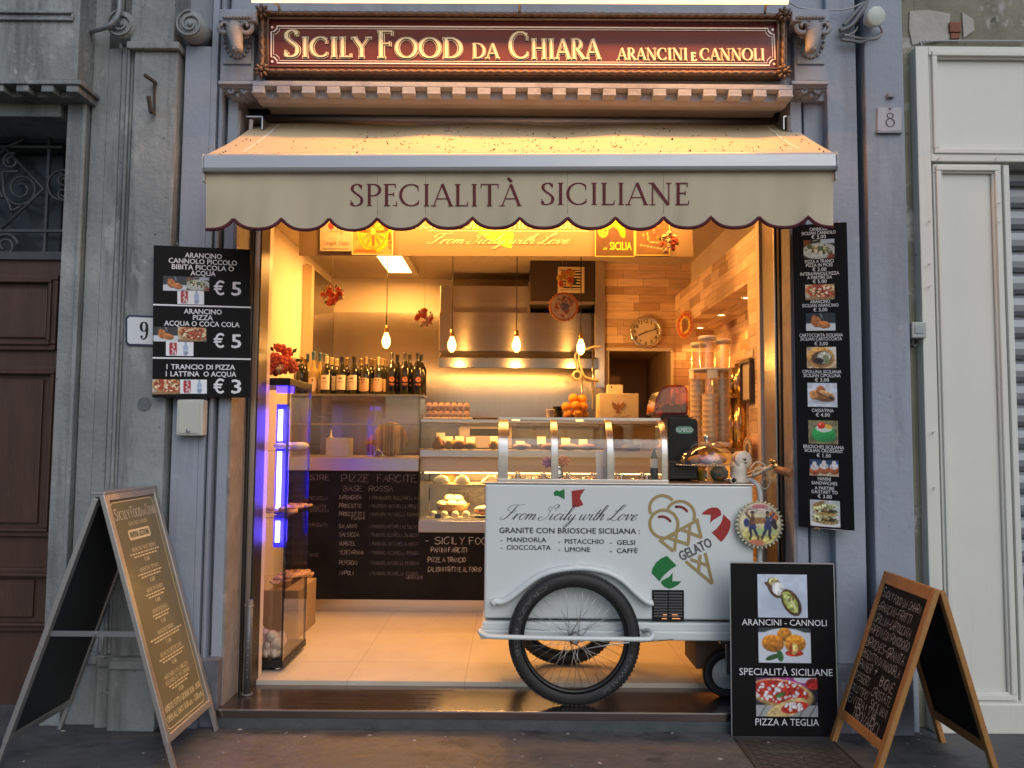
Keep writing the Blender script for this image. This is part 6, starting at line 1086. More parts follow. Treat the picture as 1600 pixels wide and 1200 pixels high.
def fig(x, flip, coat):
    f = lambda dx: x + dx * flip
    pc.e(f(-.05), .34, .035, .14, (40, 44, 70), 8 * flip, soft=.3); pc.e(f(.07), .33, .035, .14, (44, 48, 84), 24 * flip, soft=.3); pc.e(f(-.06), .2, .03, .06, (84, 70, 40)); pc.e(f(.13), .2, .03, .06, (84, 70, 40)); pc.e(f(.0), .55, .075, .16, coat, -6 * flip, tex=.4); pc.e(f(.0), .45, .09, .06, (50, 56, 110), soft=.4); pc.e(f(.0), .74, .042, .055, (140, 100, 70)); pc.e(f(.0), .79, .05, .035, (60, 54, 50)); pc.e(f(-.1), .7, .03, .12, coat, 40 * flip, soft=.3); pc.e(f(-.12), .82, .02, .05, (150, 110, 80)); pc.e(f(.02), .88, .16, .012, (120, 120, 120), 14 * flip, soft=.6); pc.e(f(.13), .6, .09, .075, (150, 110, 70), 20, tex=.3); pc.e(f(-.14), .55, .07, .1, (44, 54, 110), soft=.4)
fig(.33, 1, (104, 70, 52)); fig(.68, -1, (70, 76, 116)); pc.e(.84, .5, .06, .12, (50, 40, 44), 20)
m = MB(); n = len(m.V); hh = pc.h; vs = []; col = []; f2 = np.where(pc.a / 255 <= .04045, pc.a / 255 / 12.92, ((np.clip(pc.a / 255, 0, 1) + .055) / 1.055) ** 2.4); idx = {}
for j in range(hh):
    for i in range(hh):
        u, v = (i + .5) / hh * 2 - 1, (j + .5) / hh * 2 - 1
        idx[i, j] = len(vs); vs.append(Vector((c.x + u * rq, c.y - .0035, c.z + v * rq))); col.append((*f2[j, i], 1))
m.add(vs, [(idx[i, j], idx[i + 1, j], idx[i + 1, j + 1], idx[i, j + 1]) for j in range(hh - 1) for i in range(hh - 1) if ((i + 1) / hh * 2 - 1) ** 2 + ((j + 1) / hh * 2 - 1) ** 2 < .90]); m.C = np.array(col); obj('painting', m, ink, t)
m = MB(); m.tube([c + Vector((0, .02, rq)), at(1188, 778, .16) + Vector((0, 0, .0))], .0015, 5); obj('string', m, cabl, t)
# ================================================================ INTERIOR
def light(name, kind, loc, en, col=WARM, size=.05, rot=None, sy=None, spot=None):
    l = bpy.data.lights.new(name, kind); l.energy = en; l.color = col
    if kind == 'AREA': l.size = size; l.shape = 'RECTANGLE' if sy else 'SQUARE'; l.size_y = sy or size
    else: l.shadow_soft_size = size
    if spot: l.spot_size = R(spot); l.spot_blend = .5
    o = bpy.data.objects.new(name, l); sc.collection.objects.link(o); o.location = loc
    if rot: o.rotation_euler = rot
    return o
glow = EM('panel_glow', (1, .58, .22), 7); bulbm = EM('bulb_glow', (1, .42, .09), 18)
# ceiling panels
x0, x1 = ax(592, 405, 2.4), ax(632, 405, 2.4)
t = thing('ceiling_light', 'bright rectangular ceiling panel behind the hanging banner board', 'lamp', ((x0 + x1) / 2, 2.3, CZ - .03)); m = MB(); m.box(x0, x1, 1.75, 2.93, CZ - .022, CZ - .012); obj('diffuser', m, glow, t); m = MB(); m.box(x0 - .02, x1 + .02, 1.73, 2.95, CZ - .012, CZ - .001); m.box(x1 + .004, x1 + .05, 1.73, 2.95, CZ - .04, CZ - .002); obj('housing', m, M('lamp_housing', (.6, .5, .38), .6), t)
light('ceiling_panel_light', 'AREA', ((x0 + x1) / 2, 2.3, CZ - .03), 68, size=.24, sy=1.2)
t = thing('ceiling_light', 'long ceiling lamp just inside the shop entrance behind the awning', 'lamp', (0, .55, CZ - .03)); m = MB(); m.box(-1.0, 1.0, .50, .62, CZ - .022, CZ - .012); obj('diffuser', m, glow, t); m = MB(); m.box(-1.02, 1.02, .48, .64, CZ - .012, CZ - .001); obj('housing', m, MATS['lamp_housing'], t)
light('front_panel_light', 'AREA', (0, .56, CZ - .03), 32, size=2.0, sy=.12)
# pendants
t0 = None
for i, (bx, by) in enumerate(((603.5, 531), (706, 537), (807, 537), (907.5, 541))):
    p = at(bx, by, 2.0)
    words = ('leftmost glowing bulb on a black cord, above the wine bottles', 'glowing bulb hanging before the left end of the steel hood', 'glowing bulb hanging before the middle of the steel hood', 'glowing bulb hanging by the pale bent tube bracket at the right')
    if t0 is None:
        t0 = p0 = thing('pendant_bulb', words[0], 'pendant lamp', p, 'pendant bulbs in a row over the counter')
        m = MB(); m.tube([p + Vector((0, 0, .10)), p + Vector((0, 0, CZ - p.z - .02 + .03))], .0035, 6); obj('cord', m, M('cord_black', (.02, .012, .008), .7), t0)
        m = MB(); m.lathe([(.004, .105), (.014, .10), (.016, .06), (.017, .052), (.012, .05)], p, 14); obj('socket', m, M('brass_socket', (.55, .38, .15), .25, 1), t0)
        m = MB(); m.lathe([(.0, -.062), (.008, -.060), (.02, -.05), (.029, -.03), (.031, -.012), (.027, .012), (.017, .036), (.013, .052)], p, 18, cap=False); obj('bulb', m, bulbm, t0)
    else: dup(t0, p, label=words[i])
    light('pendant_light', 'POINT', p + Vector((0, -.0, -.085)), 10, (1, .45, .10), .03)
# soffit spots
lbl = ('recessed spot in the wooden niche soffit nearest the street', 'recessed spot in the middle of the wooden niche soffit', 'recessed spot deepest in the wooden niche soffit')
s0 = None
for i, (x, y) in enumerate(((1167, 465), (1127, 492), (1094, 512))):
    p = atz(x, y, 2.219)
    if s0 is None: s0 = thing('recessed_spot', lbl[0], 'spotlight', p, 'spots in the wooden niche'); m = MB(); m.lathe([(.0, -.002), (.026, -.002)], p, 16, cap=False); obj('lens', m, EM('spot_glow', (1, .68, .32), 9), s0); m = MB(); m.lathe([(.026, -.002), (.028, -.005), (.037, -.004), (.038, 0)], p, 18, cap=False); obj('ring', m, chrome, s0)
    else: dup(s0, p, label=lbl[i])
    light('niche_spot', 'SPOT', p + Vector((0, 0, -.012)), 7, (1, .42, .09), .02, spot=130)
# hanging banner board
YB_ = .74; t = thing('banner_board', 'wide hanging banner board with pale script lettering under the awning', 'banner', at(774, 400, YB_)); bnf = Px((467, 300), (1080, 302), (467, 399), YB_, YB_, YB_, (467, 1080, 300, 400))
obj('board', bnf.slab(.01), M('banner_tan', (.33, .225, .125), .6, col2=(.36, .25, .14), ns=2), t)
paley = M('pale_yellow_print', (.86, .80, .48), .5); m = MB(); V, Fs = serif('Sicily Food da Chiara', .13, .05); bnf.t(m, (V, Fs), 645, 850, 357, 22, capn=1); V, Fs = serif('arancini e cannoli', .14, .06); bnf.t(m, (V, Fs), 858, 930, 357, 13, capn=1)
V, Fs = script('From Sicily with Love', .075, .03); bnf.t(m, (V, Fs), 666, 888, 381, 17, d=.0030, capn=1); bnf.rect(m, 668, 918, 360, 361, .001); obj('lettering', m, paley, t)
m = MB(); P = [(735, 345), (752, 350), (765, 354), (780, 356), (796, 358), (802, 366), (800, 376), (798, 388), (788, 386), (775, 381), (762, 374), (748, 364), (738, 358)]; m.add([bnf.m(bnf.X(x), bnf.Y(y), .0008) for x, y in P], [tuple(range(len(P)))]); obj('island_map', m, M('yellow_print', (.85, .66, .05), .5), t)
m = MB()
for x in (500, 640, 800, 960, 1050): p = at(x, 305, YB_); m.tube([p, Vector((p.x, p.y, CZ))], .0012, 4)
obj('thread', m, M('thread', (.5, .42, .3), .7), t)
def poster(lab, x0, x1, y0, y1, Y, paint, bgc, extra=None, border=(250, 236, 170)):
    f = Px((x0, y0), (x1, y0 + .3), (x0, y1), Y, Y, Y, (x0, x1, y0, y1)); o = obj('poster', f.slab(.003), M('poster_edge%d' % (x0 % 7), s2l(*border), .6), label=lab, cat='poster'); obj('print', f.pic(MB(), paint, x0 + 1.5, x1 - 1.5, y0 + 1, y1 - 1.5, .0008), ink, o)
    if extra: m = MB(); extra(f, m); obj('lettering', m, extra.mat, o)
    return o
Yp = YB_ - .014
pc = Pic(44, 60, (228, 206, 168), 41, .06); pc.e(.52, .75, .13, .14, (206, 96, 66), 20, tex=.3); pc.e(.34, .52, .09, .08, (186, 88, 66), 10, tex=.3); pc.e(.6, .6, .02, .2, (110, 84, 60), -12, soft=.5); pc.e(.66, .48, .02, .14, (110, 84, 60), 8, soft=.5); pc.e(.5, .40, .3, .02, (196, 170, 130), soft=.6); pc.e(.75, .7, .06, .06, (120, 100, 80), soft=.6); pc.r(.08, .92, .02, .05, (170, 160, 120))
def ex(f, m): f.t(m, serif('Giuseppe', .12, .05), 506, 526, 383, 6.5, d=.0016, capn=1); f.t(m, serif('Tempra', .12, .05), 529, 546, 383, 6.5, d=.0016, capn=1)
ex.mat = M('brown_print', (.22, .12, .06), .6); poster('cream wine poster with red leaves and a bare trunk, leftmost on the banner', 500, 549.5, 318, 392, Yp, pc, None, ex)
pc = Pic(56, 56, (226, 170, 96), 42, .15); pc.e(.55, .52, .42, .47, (240, 204, 40), tex=.06); pc.e(.52, .5, .345, .385, (120, 80, 20), soft=.02); pc.e(.52, .5, .335, .375, (238, 186, 60), tex=.1)
for i in range(12): a_ = i * PI / 6; pc.e(.52 + .17 * math.cos(a_), .5 + .19 * math.sin(a_), .15, .035, (226, 140, 50) if i % 3 else (214, 96, 44), math.degrees(a_), soft=.5, tex=.2)
pc.e(.52, .5, .06, .065, (246, 214, 90)); pc.e(.85, .62, .08, .12, (196, 86, 44), tex=.3); pc.e(.25, .6, .1, .05, (206, 96, 44), -30, soft=.4); pc.r(.05, .6, .03, .1, (196, 110, 50)); pc.e(.93, .3, .05, .2, (196, 120, 60), tex=.4)
poster('poster of a large round yellow citrus slice on the banner', 549.7, 614, 326, 398, Yp - .006, pc, None)
pc = Pic(54, 54, (112, 84, 62), 43, .05); pc.e(.2, .52, .14, .15, (232, 190, 70)); pc.e(.2, .52, .1, .11, (200, 140, 50), tex=.3); pc.e(.2, .52, .03, .03, (240, 210, 90))
for P in (((.45, .7), .22, .09, 8), ((.62, .66), .2, .12, -10), ((.68, .52), .08, .16, 24), ((.82, .68), .09, .035, 28), ((.5, .86), .12, .10, -20), ((.33, .6), .12, .06, 10)): pc.e(P[0][0], P[0][1], P[1], P[2], (238, 190, 40), P[3], tex=.15)
pc.e(.55, .88, .08, .05, (232, 130, 60), -20)
def ex(f, m): f.t(m, sans('SICILIA', .05), 952.5, 987, 390.5, 12, d=.0016); f.t(m, script('in', .09, .05), 942, 949, 390, 7, d=.0016, capn=1)
ex.mat = M('bright_yellow_print', (.88, .74, .06), .5); poster('brown poster with a yellow island and the word SICILIA', 929.5, 991.5, 322, 401, Yp, pc, None, ex, (240, 222, 110))
pc = Pic(46, 56, (132, 100, 66), 44, .06); pc.e(.42, .66, .15, .1, (226, 176, 110), 10); pc.e(.58, .52, .24, .14, (206, 86, 60), 14, tex=.15); pc.e(.72, .62, .12, .1, (214, 98, 66), 40, tex=.15); pc.scatter(16, .5, .65, .45, .4, [(226, 190, 120), (206, 150, 90)], .02, .035, 5); pc.e(.36, .38, .02, .1, (226, 180, 110), 8); pc.e(.24, .68, .05, .1, (236, 210, 120))
for i in range(7): pc.e(.16 + .1 * i, .20 - .012 * i, .04, .014, (222, 196, 150), -6, soft=.5)
pc.e(.55, .26, .16, .014, (222, 196, 150), -4, soft=.5)
poster('brown poster of a dancer in a red skirt, rightmost on the banner', 992.5, 1046.5, 322, 399, Yp - .002, pc, None, None, (240, 222, 120))
# flower bunches on threads and the painted tambourine
reds = [M('red_petal', (.55, .06, .03), .7, col2=(.7, .14, .06), ns=40), M('cream_petal', (.75, .58, .36), .7, col2=(.6, .4, .2), ns=40), M('yellow_petal', (.70, .42, .06), .7)]; leafm = M('bunch_leaf', (.08, .13, .03), .7)
def bunch(lab, px, py, Y, rpx, ytop, seed, hang=True, mixk=(0, 0, 1)):
    q = random.Random(seed); p = at(px, py, Y); r = rpx * mpp(Y); t = thing('flower_bunch', lab, 'flowers', p + Vector((0, 0, -r)))
    for k in range(20 if r < .08 else 30):
        m = MB(); a_ = q.uniform(0, 2 * PI); d = r * math.sqrt(q.random()) * .9; c = p + Vector((d * math.cos(a_), q.uniform(-.6, .6) * r, d * math.sin(a_))); s = r * q.uniform(.24, .36)
        for i in range(5):
            b = 2 * PI * i / 5 + k; m.ball(c + Vector((s * .6 * math.cos(b), -s * .2 * (i % 2), s * .6 * math.sin(b))), (s * .55, s * .4, s * .55), 6, 4)
        m.ball(c + Vector((0, -s * .4, 0)), s * .4, 6, 4); obj('blossom', m, reds[q.choice(mixk)], t)
    m = MB()
    for k in range(12): a_ = q.uniform(0, 2 * PI); c = p + Vector((.8 * r * math.cos(a_), q.uniform(-.3, .5) * r, .8 * r * math.sin(a_))); e = Vector((math.cos(a_), q.uniform(-.5, .5), math.sin(a_) + .1)).normalized() * r * .45; sd = e.cross(Vector((0, 1, .2))).normalized() * r * .12; m.add([c, c + e * .5 + sd, c + e, c + e * .5 - sd], [(0, 1, 2, 3)])
    obj('leaves', m, leafm, t)
    if hang: m = MB(); m.tube([p, Vector((p.x, p.y, CZ))], .0012, 4); obj('thread', m, MATS['thread'], t)
    return t
bunch('small hanging bunch of red and cream flowers before the left steel sheet', 519, 461, 1.5, 15, 320, 1); bunch('small hanging bunch of red and cream flowers left of the steel hood', 663, 497, 1.5, 13, 320, 2); bunch('hanging bunch of yellow and cream flowers above the painted disc', 885, 437, 1.5, 14, 320, 5, mixk=(2, 2, 1, 0)); bunch('small bunch of red flowers in front of the dancer poster', 1045, 379, .66, 14, 320, 4, mixk=(0, 0, 1, 2))
Yt = 1.5; c = at(881, 479, Yt); rt = 21 * mpp(Yt); t = thing('painted_disc', 'round hanging disc with an orange scalloped rim and painted centre', 'ornament', c - Vector((0, 0, rt))); m = MB(); m.lathe([(0, 0), (rt * .95, 0), (rt * .95, .03), (0, .03)], c, 30, (0, 1, 0), cap=False); obj('disc', m, M('disc_cream', (.62, .52, .40), .6), t)
m = MB()
for i in range(26): a_ = 2 * PI * i / 26; m.ball(c + Vector((rt * math.cos(a_), .012, rt * math.sin(a_))), (.012, .012, .012), 8, 6)
obj('ruffle_rim', m, M('orange_ruffle', (.62, .16, .05), .7, col2=(.7, .28, .1), ns=60), t)
def discpic(pc, c, r, d, par, nm, tilt=None):
    m = MB(); vs = []; col = []; f2 = np.where(pc.a / 255 <= .04045, pc.a / 255 / 12.92, ((np.clip(pc.a / 255, 0, 1) + .055) / 1.055) ** 2.4); hh = pc.h
    for j in range(hh):
        for i in range(hh):
            u, v = (i + .5) / hh * 2 - 1, (j + .5) / hh * 2 - 1; off = Vector((u * r, -d, v * r)); vs.append(c + (tilt @ off if tilt else off)); col.append((*f2[j, i], 1))
    m.add(vs, [(j * hh + i, j * hh + i + 1, (j + 1) * hh + i + 1, (j + 1) * hh + i) for j in range(hh - 1) for i in range(hh - 1) if ((i + 1) / hh * 2 - 1) ** 2 + ((j + 1) / hh * 2 - 1) ** 2 < .90]); m.C = np.array(col); return obj(nm, m, ink, par)
pc = Pic(40, 40, (214, 190, 160), 51, .1); pc.scatter(60, .5, .5, .42, .42, [(190, 90, 60), (120, 110, 120), (226, 206, 176), (170, 130, 100)], .03, .08, 9, 1); pc.e(.55, .5, .16, .2, (110, 110, 130), 30, tex=.4, soft=.5); discpic(pc, c, rt * .88, .002, t, 'painting')
m = MB(); m.tube([c + Vector((-.01, .01, rt)), Vector((c.x - .01, c.y + .01, CZ))], .0012, 4); obj('thread', m, MATS['thread'], t)
# ---------------------------------------------------------------- counter with chalkboard front
Yc = 1.95; xl, xr = -1.615, ax(1075, 800, Yc); zt = az(600, 715, Yc); ze = az(600, 736, Yc); zk = az(600, 937, Yc); xm = ax(654, 760, Yc)
t = thing('counter', 'service counter with a chalkboard front and steel edge', 'counter', (-.4, 2.3, FZ)); m = MB(); m.box(xl, xm, Yc, 2.7, zk, ze); m.box(xm, xr, Yc + .0, 2.7, zk, az(800, 833, Yc)); cb_ = obj('chalkboard_front', m, chalkb, t)
m = MB(); m.box(xl, xm, Yc - .012, 2.7, ze + .0005, zt); obj('steel_edge', m, M('warm_edge', (.50, .45, .42), .33, .9, col2=(.45, .40, .37), ns=3), t, bevel=.004); m = MB(); m.box(xl, xr, Yc + .01, 2.68, FZ, zk - .0005); obj('kick_plate', m, steel, t)
kf = Px((475, 736), (1075, 740), (475, 937), Yc - .0006, Yc - .0006, Yc - .0006, (475, 1075, 736, 937)); m = MB(); dim = MB(); brt = MB()
def ch(mb, s, x, y, cap, wd, lw=.10): V, Fs = hand(s, lw, .3); kf.t(mb, (V, Fs), x, x + wd, y, cap, d=.001, capn=1)
ch(dim, 'PIZZE  FARCITE', 533, 752, 11, 118, .09); ch(dim, 'BASE  ROSSA', 536, 767, 8, 78, .09); ch(dim, 'STRE', 484, 750, 8, 30)
for (s, y, r_) in (('.MARGHERITA', 780, '( POMODORO, MOZZARELLA)'), ('.PROSCIUTTO', 793, '( POMODORO, MOZZARELLA, PROSC)'), ('.PROSCIUTTO E', 806, '( POMODORO, MOZZARELLA, FUNGHI)'), ('.SALAMINO', 825, '( POMODORO, MOZZARELLA E SALAME)'), ('.SALSICCIA', 838, '( POMODORO, MOZZARELLA, SALSICCIA)'), ('.WURSTEL', 852, '( POMODORO, MOZZARELLA, WURST)'), ('.VEGETARIANA', 866, '( POMODORO, MOZZARELLA, VERDURE)'), ('.PEPERONI', 882, '( POMODORO, MOZZARELLA, PEPERONI)'), ('.NAPOLI', 898, '( POMODORO, MOZZARELLA, ACCIUGHE)')): ch(m, s, 529, y, 6, 3.2 * len(s), .11); ch(dim, r_, 577, y, 5.2, 76, .085)
for (s, x, y, wd) in (('FUNGHI', 549, 812, 20), ('CAPPERI E OLIVE', 633, 904, 26), ('MOZZARELLA', 484, 781, 28), ('PROSCIUTTO E', 484, 794, 26), ('GORGONZOLA', 484, 800, 30), ('PARMIGIANO)', 482, 823, 30), ('PATATE', 484, 870, 14)): ch(m if x > 500 else dim, s, x, y, 5, wd, .10)
ch(brt, '- SICILY FOOD', 664, 849, 11, 104, .08); ch(brt, 'PANINI FARCITI', 672, 862, 7.5, 56, .12); ch(brt, '.PIZZE A TRANCIO', 666, 877, 7, 60, .12); ch(brt, '.CALZONI FRITTI E AL FORNO', 666, 892, 7, 84, .12)
obj('chalk_list', m, M('faint_chalk', (.50, .49, .46), .95, col2=(.14, .14, .13), ns=50, amt=.4), cb_); obj('faint_chalk_list', dim, M('fainter_chalk', (.30, .29, .27), .95, col2=(.06, .06, .056), ns=50, amt=.4), cb_); obj('bright_chalk_list', brt, M('bright_chalk', (.80, .78, .72), .95, col2=(.4, .4, .37), ns=50, amt=.4), cb_)
# glass guard and wine shelf
zs = az(570, 616, 2.04); t = thing('wine_shelf', 'glass guard over the counter carrying a thin shelf of wine bottles', 'shelf', (-1.1, 2.15, zt)); m = MB(); m.box(xl, ax(662, 620, 2.04), 2.035, 2.36, zs - .016, zs); obj('shelf', m, M('shelf_glass', (.16, .17, .14), .15, spec=.8), t, bevel=.002)
for (a_, b_) in ((-1.40, ax(655, 660, 2.05) - .012),): m = MB(); m.box(a_, b_, 2.05, 2.058, zt + .0005, zs - .0165); obj('front_pane', m, glass, t)
m = MB(); xp = ax(655, 660, 2.05); m.box(xp, xp + .008, 2.05, 2.36, zt + .0005, zs - .0165); obj('side_pane', m, GLASS('edge_glass', (.75, .82, .74), 1.5), t); m = MB(); m.box(xl, xp - .012, 2.052, 2.056, az(560, 664, 2.05), az(560, 662, 2.05)); obj('pane_edge', m, M('glass_edge', (.35, .36, .28), .3), t)
# wine bottles
gl = {'dark': M('dark_bottle_glass', (.010, .012, .008), .07, spec=.8), 'clear': M('pale_wine', (.50, .38, .14), .08, col2=(.55, .42, .16), ns=2, spec=.7, trans=.35), 'black': M('matt_black_bottle', (.008, .008, .008), .14)}
caps = {'gold': M('gold_capsule', (.45, .30, .10), .35, .8), 'blue': M('blue_capsule', (.04, .12, .20), .4), 'cream': M('cream_capsule', (.66, .56, .34), .45), 'black': M('black_capsule', (.012, .012, .012), .3), 'brown': M('brown_capsule', (.16, .11, .07), .45)}
wl_ = {'white': M('white_label', (.70, .62, .46), .6), 'tan': M('tan_label', (.50, .32, .19), .6), 'oval': M('pink_label', (.66, .50, .34), .6)}
def label(mb, c, r, a0, a1, z0, z1, rnd=0):
    n = 12; vs = []
    for i in range(n + 1):
        a_ = R(a0 + (a1 - a0) * i / n); u = abs(2 * i / n - 1); dz = rnd * (1 - math.sqrt(max(0, 1 - u ** 2))); vs += [c + Vector((r * math.sin(a_), -r * math.cos(a_), z0 + dz)), c + Vector((r * math.sin(a_), -r * math.cos(a_), z1 - dz))]
    mb.add(vs, [(2 * i, 2 * i + 2, 2 * i + 3, 2 * i + 1) for i in range(n)], True)
BP = {}
def bottle(kind, p, lab):
    if kind in BP: return dup(BP[kind], p, label=lab)
    g_, cp, lb, h, r = {'red_gold': ('dark', 'gold', None, .285, .036), 'white_blue': ('clear', 'blue', 'oval', .32, .037), 'red_cream': ('dark', 'cream', 'white', .285, .039), 'red_black': ('dark', 'black', 'white', .288, .038), 'red_goldlabel': ('dark', 'gold', 'white', .285, .038), 'red_brown': ('dark', 'brown', 'tan', .283, .040), 'sun': ('black', 'black', 'sun', .318, .040)}[kind]
    t = thing('wine_bottle', lab, 'bottle', p, 'wine bottles on the glass shelf'); BP[kind] = t; m = MB(); ns = .012
    sh_ = .60 if kind != 'white_blue' else .48
    m.lathe([(0, .004), (r * .85, 0), (r, .006), (r, h * sh_), (r * .93, h * (sh_ + .05)), (r * .62, h * (sh_ + .12)), (ns * 1.35, h * (sh_ + .18)), (ns, h * .82), (ns, h * .985), (0, h * .985)], p, 20, cap=False); obj('glass_body', m, gl[g_], t)
    m = MB(); m.lathe([(ns * 1.12, h * .80), (ns * 1.15, h * .965), (ns * 1.25, h * .97), (ns * 1.25, h * .998), (0, h)], p, 16, cap=False); obj('capsule', m, caps[cp], t)
    if lb in ('white',): m = MB(); label(m, p, r * 1.012, -62, 62, h * .12, h * .50); lo = obj('label_paper', m, wl_['white'], t); m = MB(); label(m, p, r * 1.018, -40, 40, h * .315, h * .325); label(m, p, r * 1.018, -20, 20, h * .40, h * .43); obj('label_mark', m, blackp, lo)
    if lb == 'oval': m = MB(); label(m, p, r * 1.012, -55, 55, h * .06, h * .40, h * .14); lo = obj('label_paper', m, wl_['oval'], t); m = MB(); label(m, p, r * 1.02, -9, 9, h * .30, h * .35, .006); obj('label_mark', m, blackp, lo)
    if lb == 'tan': m = MB(); label(m, p, r * 1.012, -68, 68, h * .08, h * .44, h * .04); lo = obj('label_paper', m, wl_['tan'], t); m = MB(); label(m, p, r * 1.02, -22, -8, h * .36, h * .41, .004); label(m, p, r * 1.02, 8, 22, h * .36, h * .41, .004); label(m, p, r * 1.02, -8, 8, h * .30, h * .325, .003); obj('label_mark', m, blackp, lo)
    if lb == 'sun':
        m = MB()
        for i in range(12): a_ = 30 * i; dx, dz = math.cos(R(a_)), math.sin(R(a_)); q_ = [(dx * .013 - dz * .004, dz * .013 + dx * .004), (dx * .024, dz * .024), (dx * .013 + dz * .004, dz * .013 - dx * .004)]; m.add([p + Vector((r * 1.02 * math.sin(a / r), -r * 1.02 * math.cos(a / r), h * .36 + b)) for a, b in q_], [(0, 1, 2)])
        m.add([p + Vector((r * 1.025 * math.sin(a / r), -r * 1.025 * math.cos(a / r), h * .36 + b)) for a, b in ell(0, 0, .013, .013, 0, 360, 16)], [tuple(range(17))]); label(m, p, r * 1.02, -30, 30, h * .245, h * .26); label(m, p, r * 1.02, -22, 22, h * .22, h * .228); obj('sun_emblem', m, M('orange_emblem', (.52, .17, .05), .5), t)
    return t
for (k, x, Y, lab) in (('red_gold', 470, 2.12, 'dark bottle with gold neck at the left end of the wine shelf'), ('red_gold', 475, 2.26, 'dark bottle with gold neck tucked behind the left end bottle'), ('white_blue', 480.5, 2.28, 'blue capped white wine bottle behind the left end'), ('white_blue', 489, 2.12, 'blue capped white wine bottle with an oval label in front'), ('white_blue', 499, 2.22, 'blue capped white wine bottle half hidden behind its twin'), ('white_blue', 507.5, 2.31, 'blue capped bottle hidden behind the cream capped bottles'), ('red_cream', 510, 2.12, 'cream capped dark bottle with a white label in front'), ('red_cream', 518, 2.22, 'cream capped dark bottle, second of its row back'), ('red_cream', 525, 2.31, 'cream capped dark bottle, third of its row back'),
    ('red_black', 533.5, 2.12, 'black capped dark bottle with a white label beside the cream capped ones'), ('red_goldlabel', 541, 2.22, 'gold capped dark bottle behind the black capped pair'), ('red_black', 552.5, 2.12, 'black capped bottle with a large white label in the middle of the shelf'), ('red_goldlabel', 563.5, 2.24, 'gold capped dark bottle in the back row at mid shelf'), ('red_brown', 571, 2.12, 'brown capped bottle with a tan rounded label, left of two'), ('red_brown', 579, 2.22, 'brown capped bottle behind the left tan labelled one'), ('red_brown', 584.5, 2.31, 'brown capped bottle at the back of the left tan labelled row'), ('red_brown', 590.5, 2.12, 'brown capped bottle with a tan rounded label, right of two'), ('red_brown', 597, 2.22, 'brown capped bottle behind the right tan labelled one'), ('red_brown', 602, 2.31, 'brown capped bottle at the back of the right tan labelled row'),
    ('sun', 611.5, 2.12, 'tall black bottle with an orange sun, left of three in front'), ('sun', 620.5, 2.24, 'tall black bottle behind the left sun bottle'), ('sun', 632, 2.12, 'tall black bottle with an orange sun, middle of three in front'), ('sun', 639.5, 2.24, 'tall black bottle behind the middle sun bottle'), ('sun', 651.5, 2.12, 'tall black bottle with an orange sun at the right end in front'), ('sun', 658, 2.24, 'tall black bottle behind the right end sun bottle')):
    p = at(x, 600, Y); o = bottle(k, Vector((p.x, Y + random.uniform(-.008, .008), zs + .0005)), lab); o.rotation_euler.z = random.uniform(-.35, .35)
# things behind the glass guard
t = thing('white_box', 'small white carton behind the counter glass', 'box', at(527, 712, 2.2)); m = MB(); a_, b_ = ax(509, 700, 2.2), ax(545, 700, 2.2); m.box(a_, b_, 2.2, 2.36, zt + .0005, az(527, 684, 2.2)); obj('carton', m, M('white_carton', (.80, .76, .68), .6), t, bevel=.002)
m = MB(); p = at(517, 684, 2.45); p.z = zt + .0005; m.lathe([(.03, 0), (.03, .13), (.012, .15), (.006, .16), (.003, .2), (0, .2)], p, 16, cap=False); obj('squeeze_bottle', m, M('squeeze_white', (.70, .62, .48), .4), label='white squeeze bottle with a pointed tip behind the white carton', cat='bottle')
boardw = bpy.data.materials.new('striped_board'); boardw.use_nodes = True; N = boardw.node_tree.nodes; L = boardw.node_tree.links; p_ = N['Principled BSDF']; tc = N.new('ShaderNodeTexCoord'); mp = N.new('ShaderNodeMapping'); mp.inputs['Scale'].default_value = (26, .6, .6); L.new(tc.outputs['Object'], mp.inputs[0]); n_ = N.new('ShaderNodeTexNoise'); n_.inputs['Scale'].default_value = 1; n_.inputs['Detail'].default_value = 2; L.new(mp.outputs[0], n_.inputs['Vector']); rp = N.new('ShaderNodeValToRGB'); rp.color_ramp.elements[0].position = .42; rp.color_ramp.elements[0].color = (.20, .085, .03, 1); rp.color_ramp.elements[1].position = .58; rp.color_ramp.elements[1].color = (.70, .42, .17, 1); L.new(n_.outputs[0], rp.inputs[0]); L.new(rp.outputs[0], p_.inputs['Base Color']); p_.inputs['Roughness'].default_value = .5
for (x, y, r_, Y, lab) in ((609, 697, 27, 2.35, 'round striped wooden board standing behind the counter glass'), (588, 704, 17, 2.45, 'smaller round wooden board half hidden behind the larger striped one')): m = MB(); c = at(x, y, Y); rr_ = r_ * mpp(Y); c.z = zt + rr_ + .0; m.lathe([(0, 0), (rr_ - .003, 0), (rr_, .004), (rr_, .018), (rr_ - .003, .022), (0, .022)], c, 32, Vector((0, 1, -.12)), cap=False); obj('wooden_board', m, boardw, label=lab, cat='chopping board', group='round wooden boards')
m = MB(); c = at(590, 706, 2.3); c.z = zt; m.tube(crom([c + Vector((-.02, 0, 0)), c + Vector((-.02, 0, .03)), c + Vector((0, 0, .05)), c + Vector((.03, 0, .035)), c + Vector((.045, 0, .0))], 5), .004, 6); obj('tongs', m, chrome, label='bent steel tongs in front of the round wooden boards', cat='tongs')
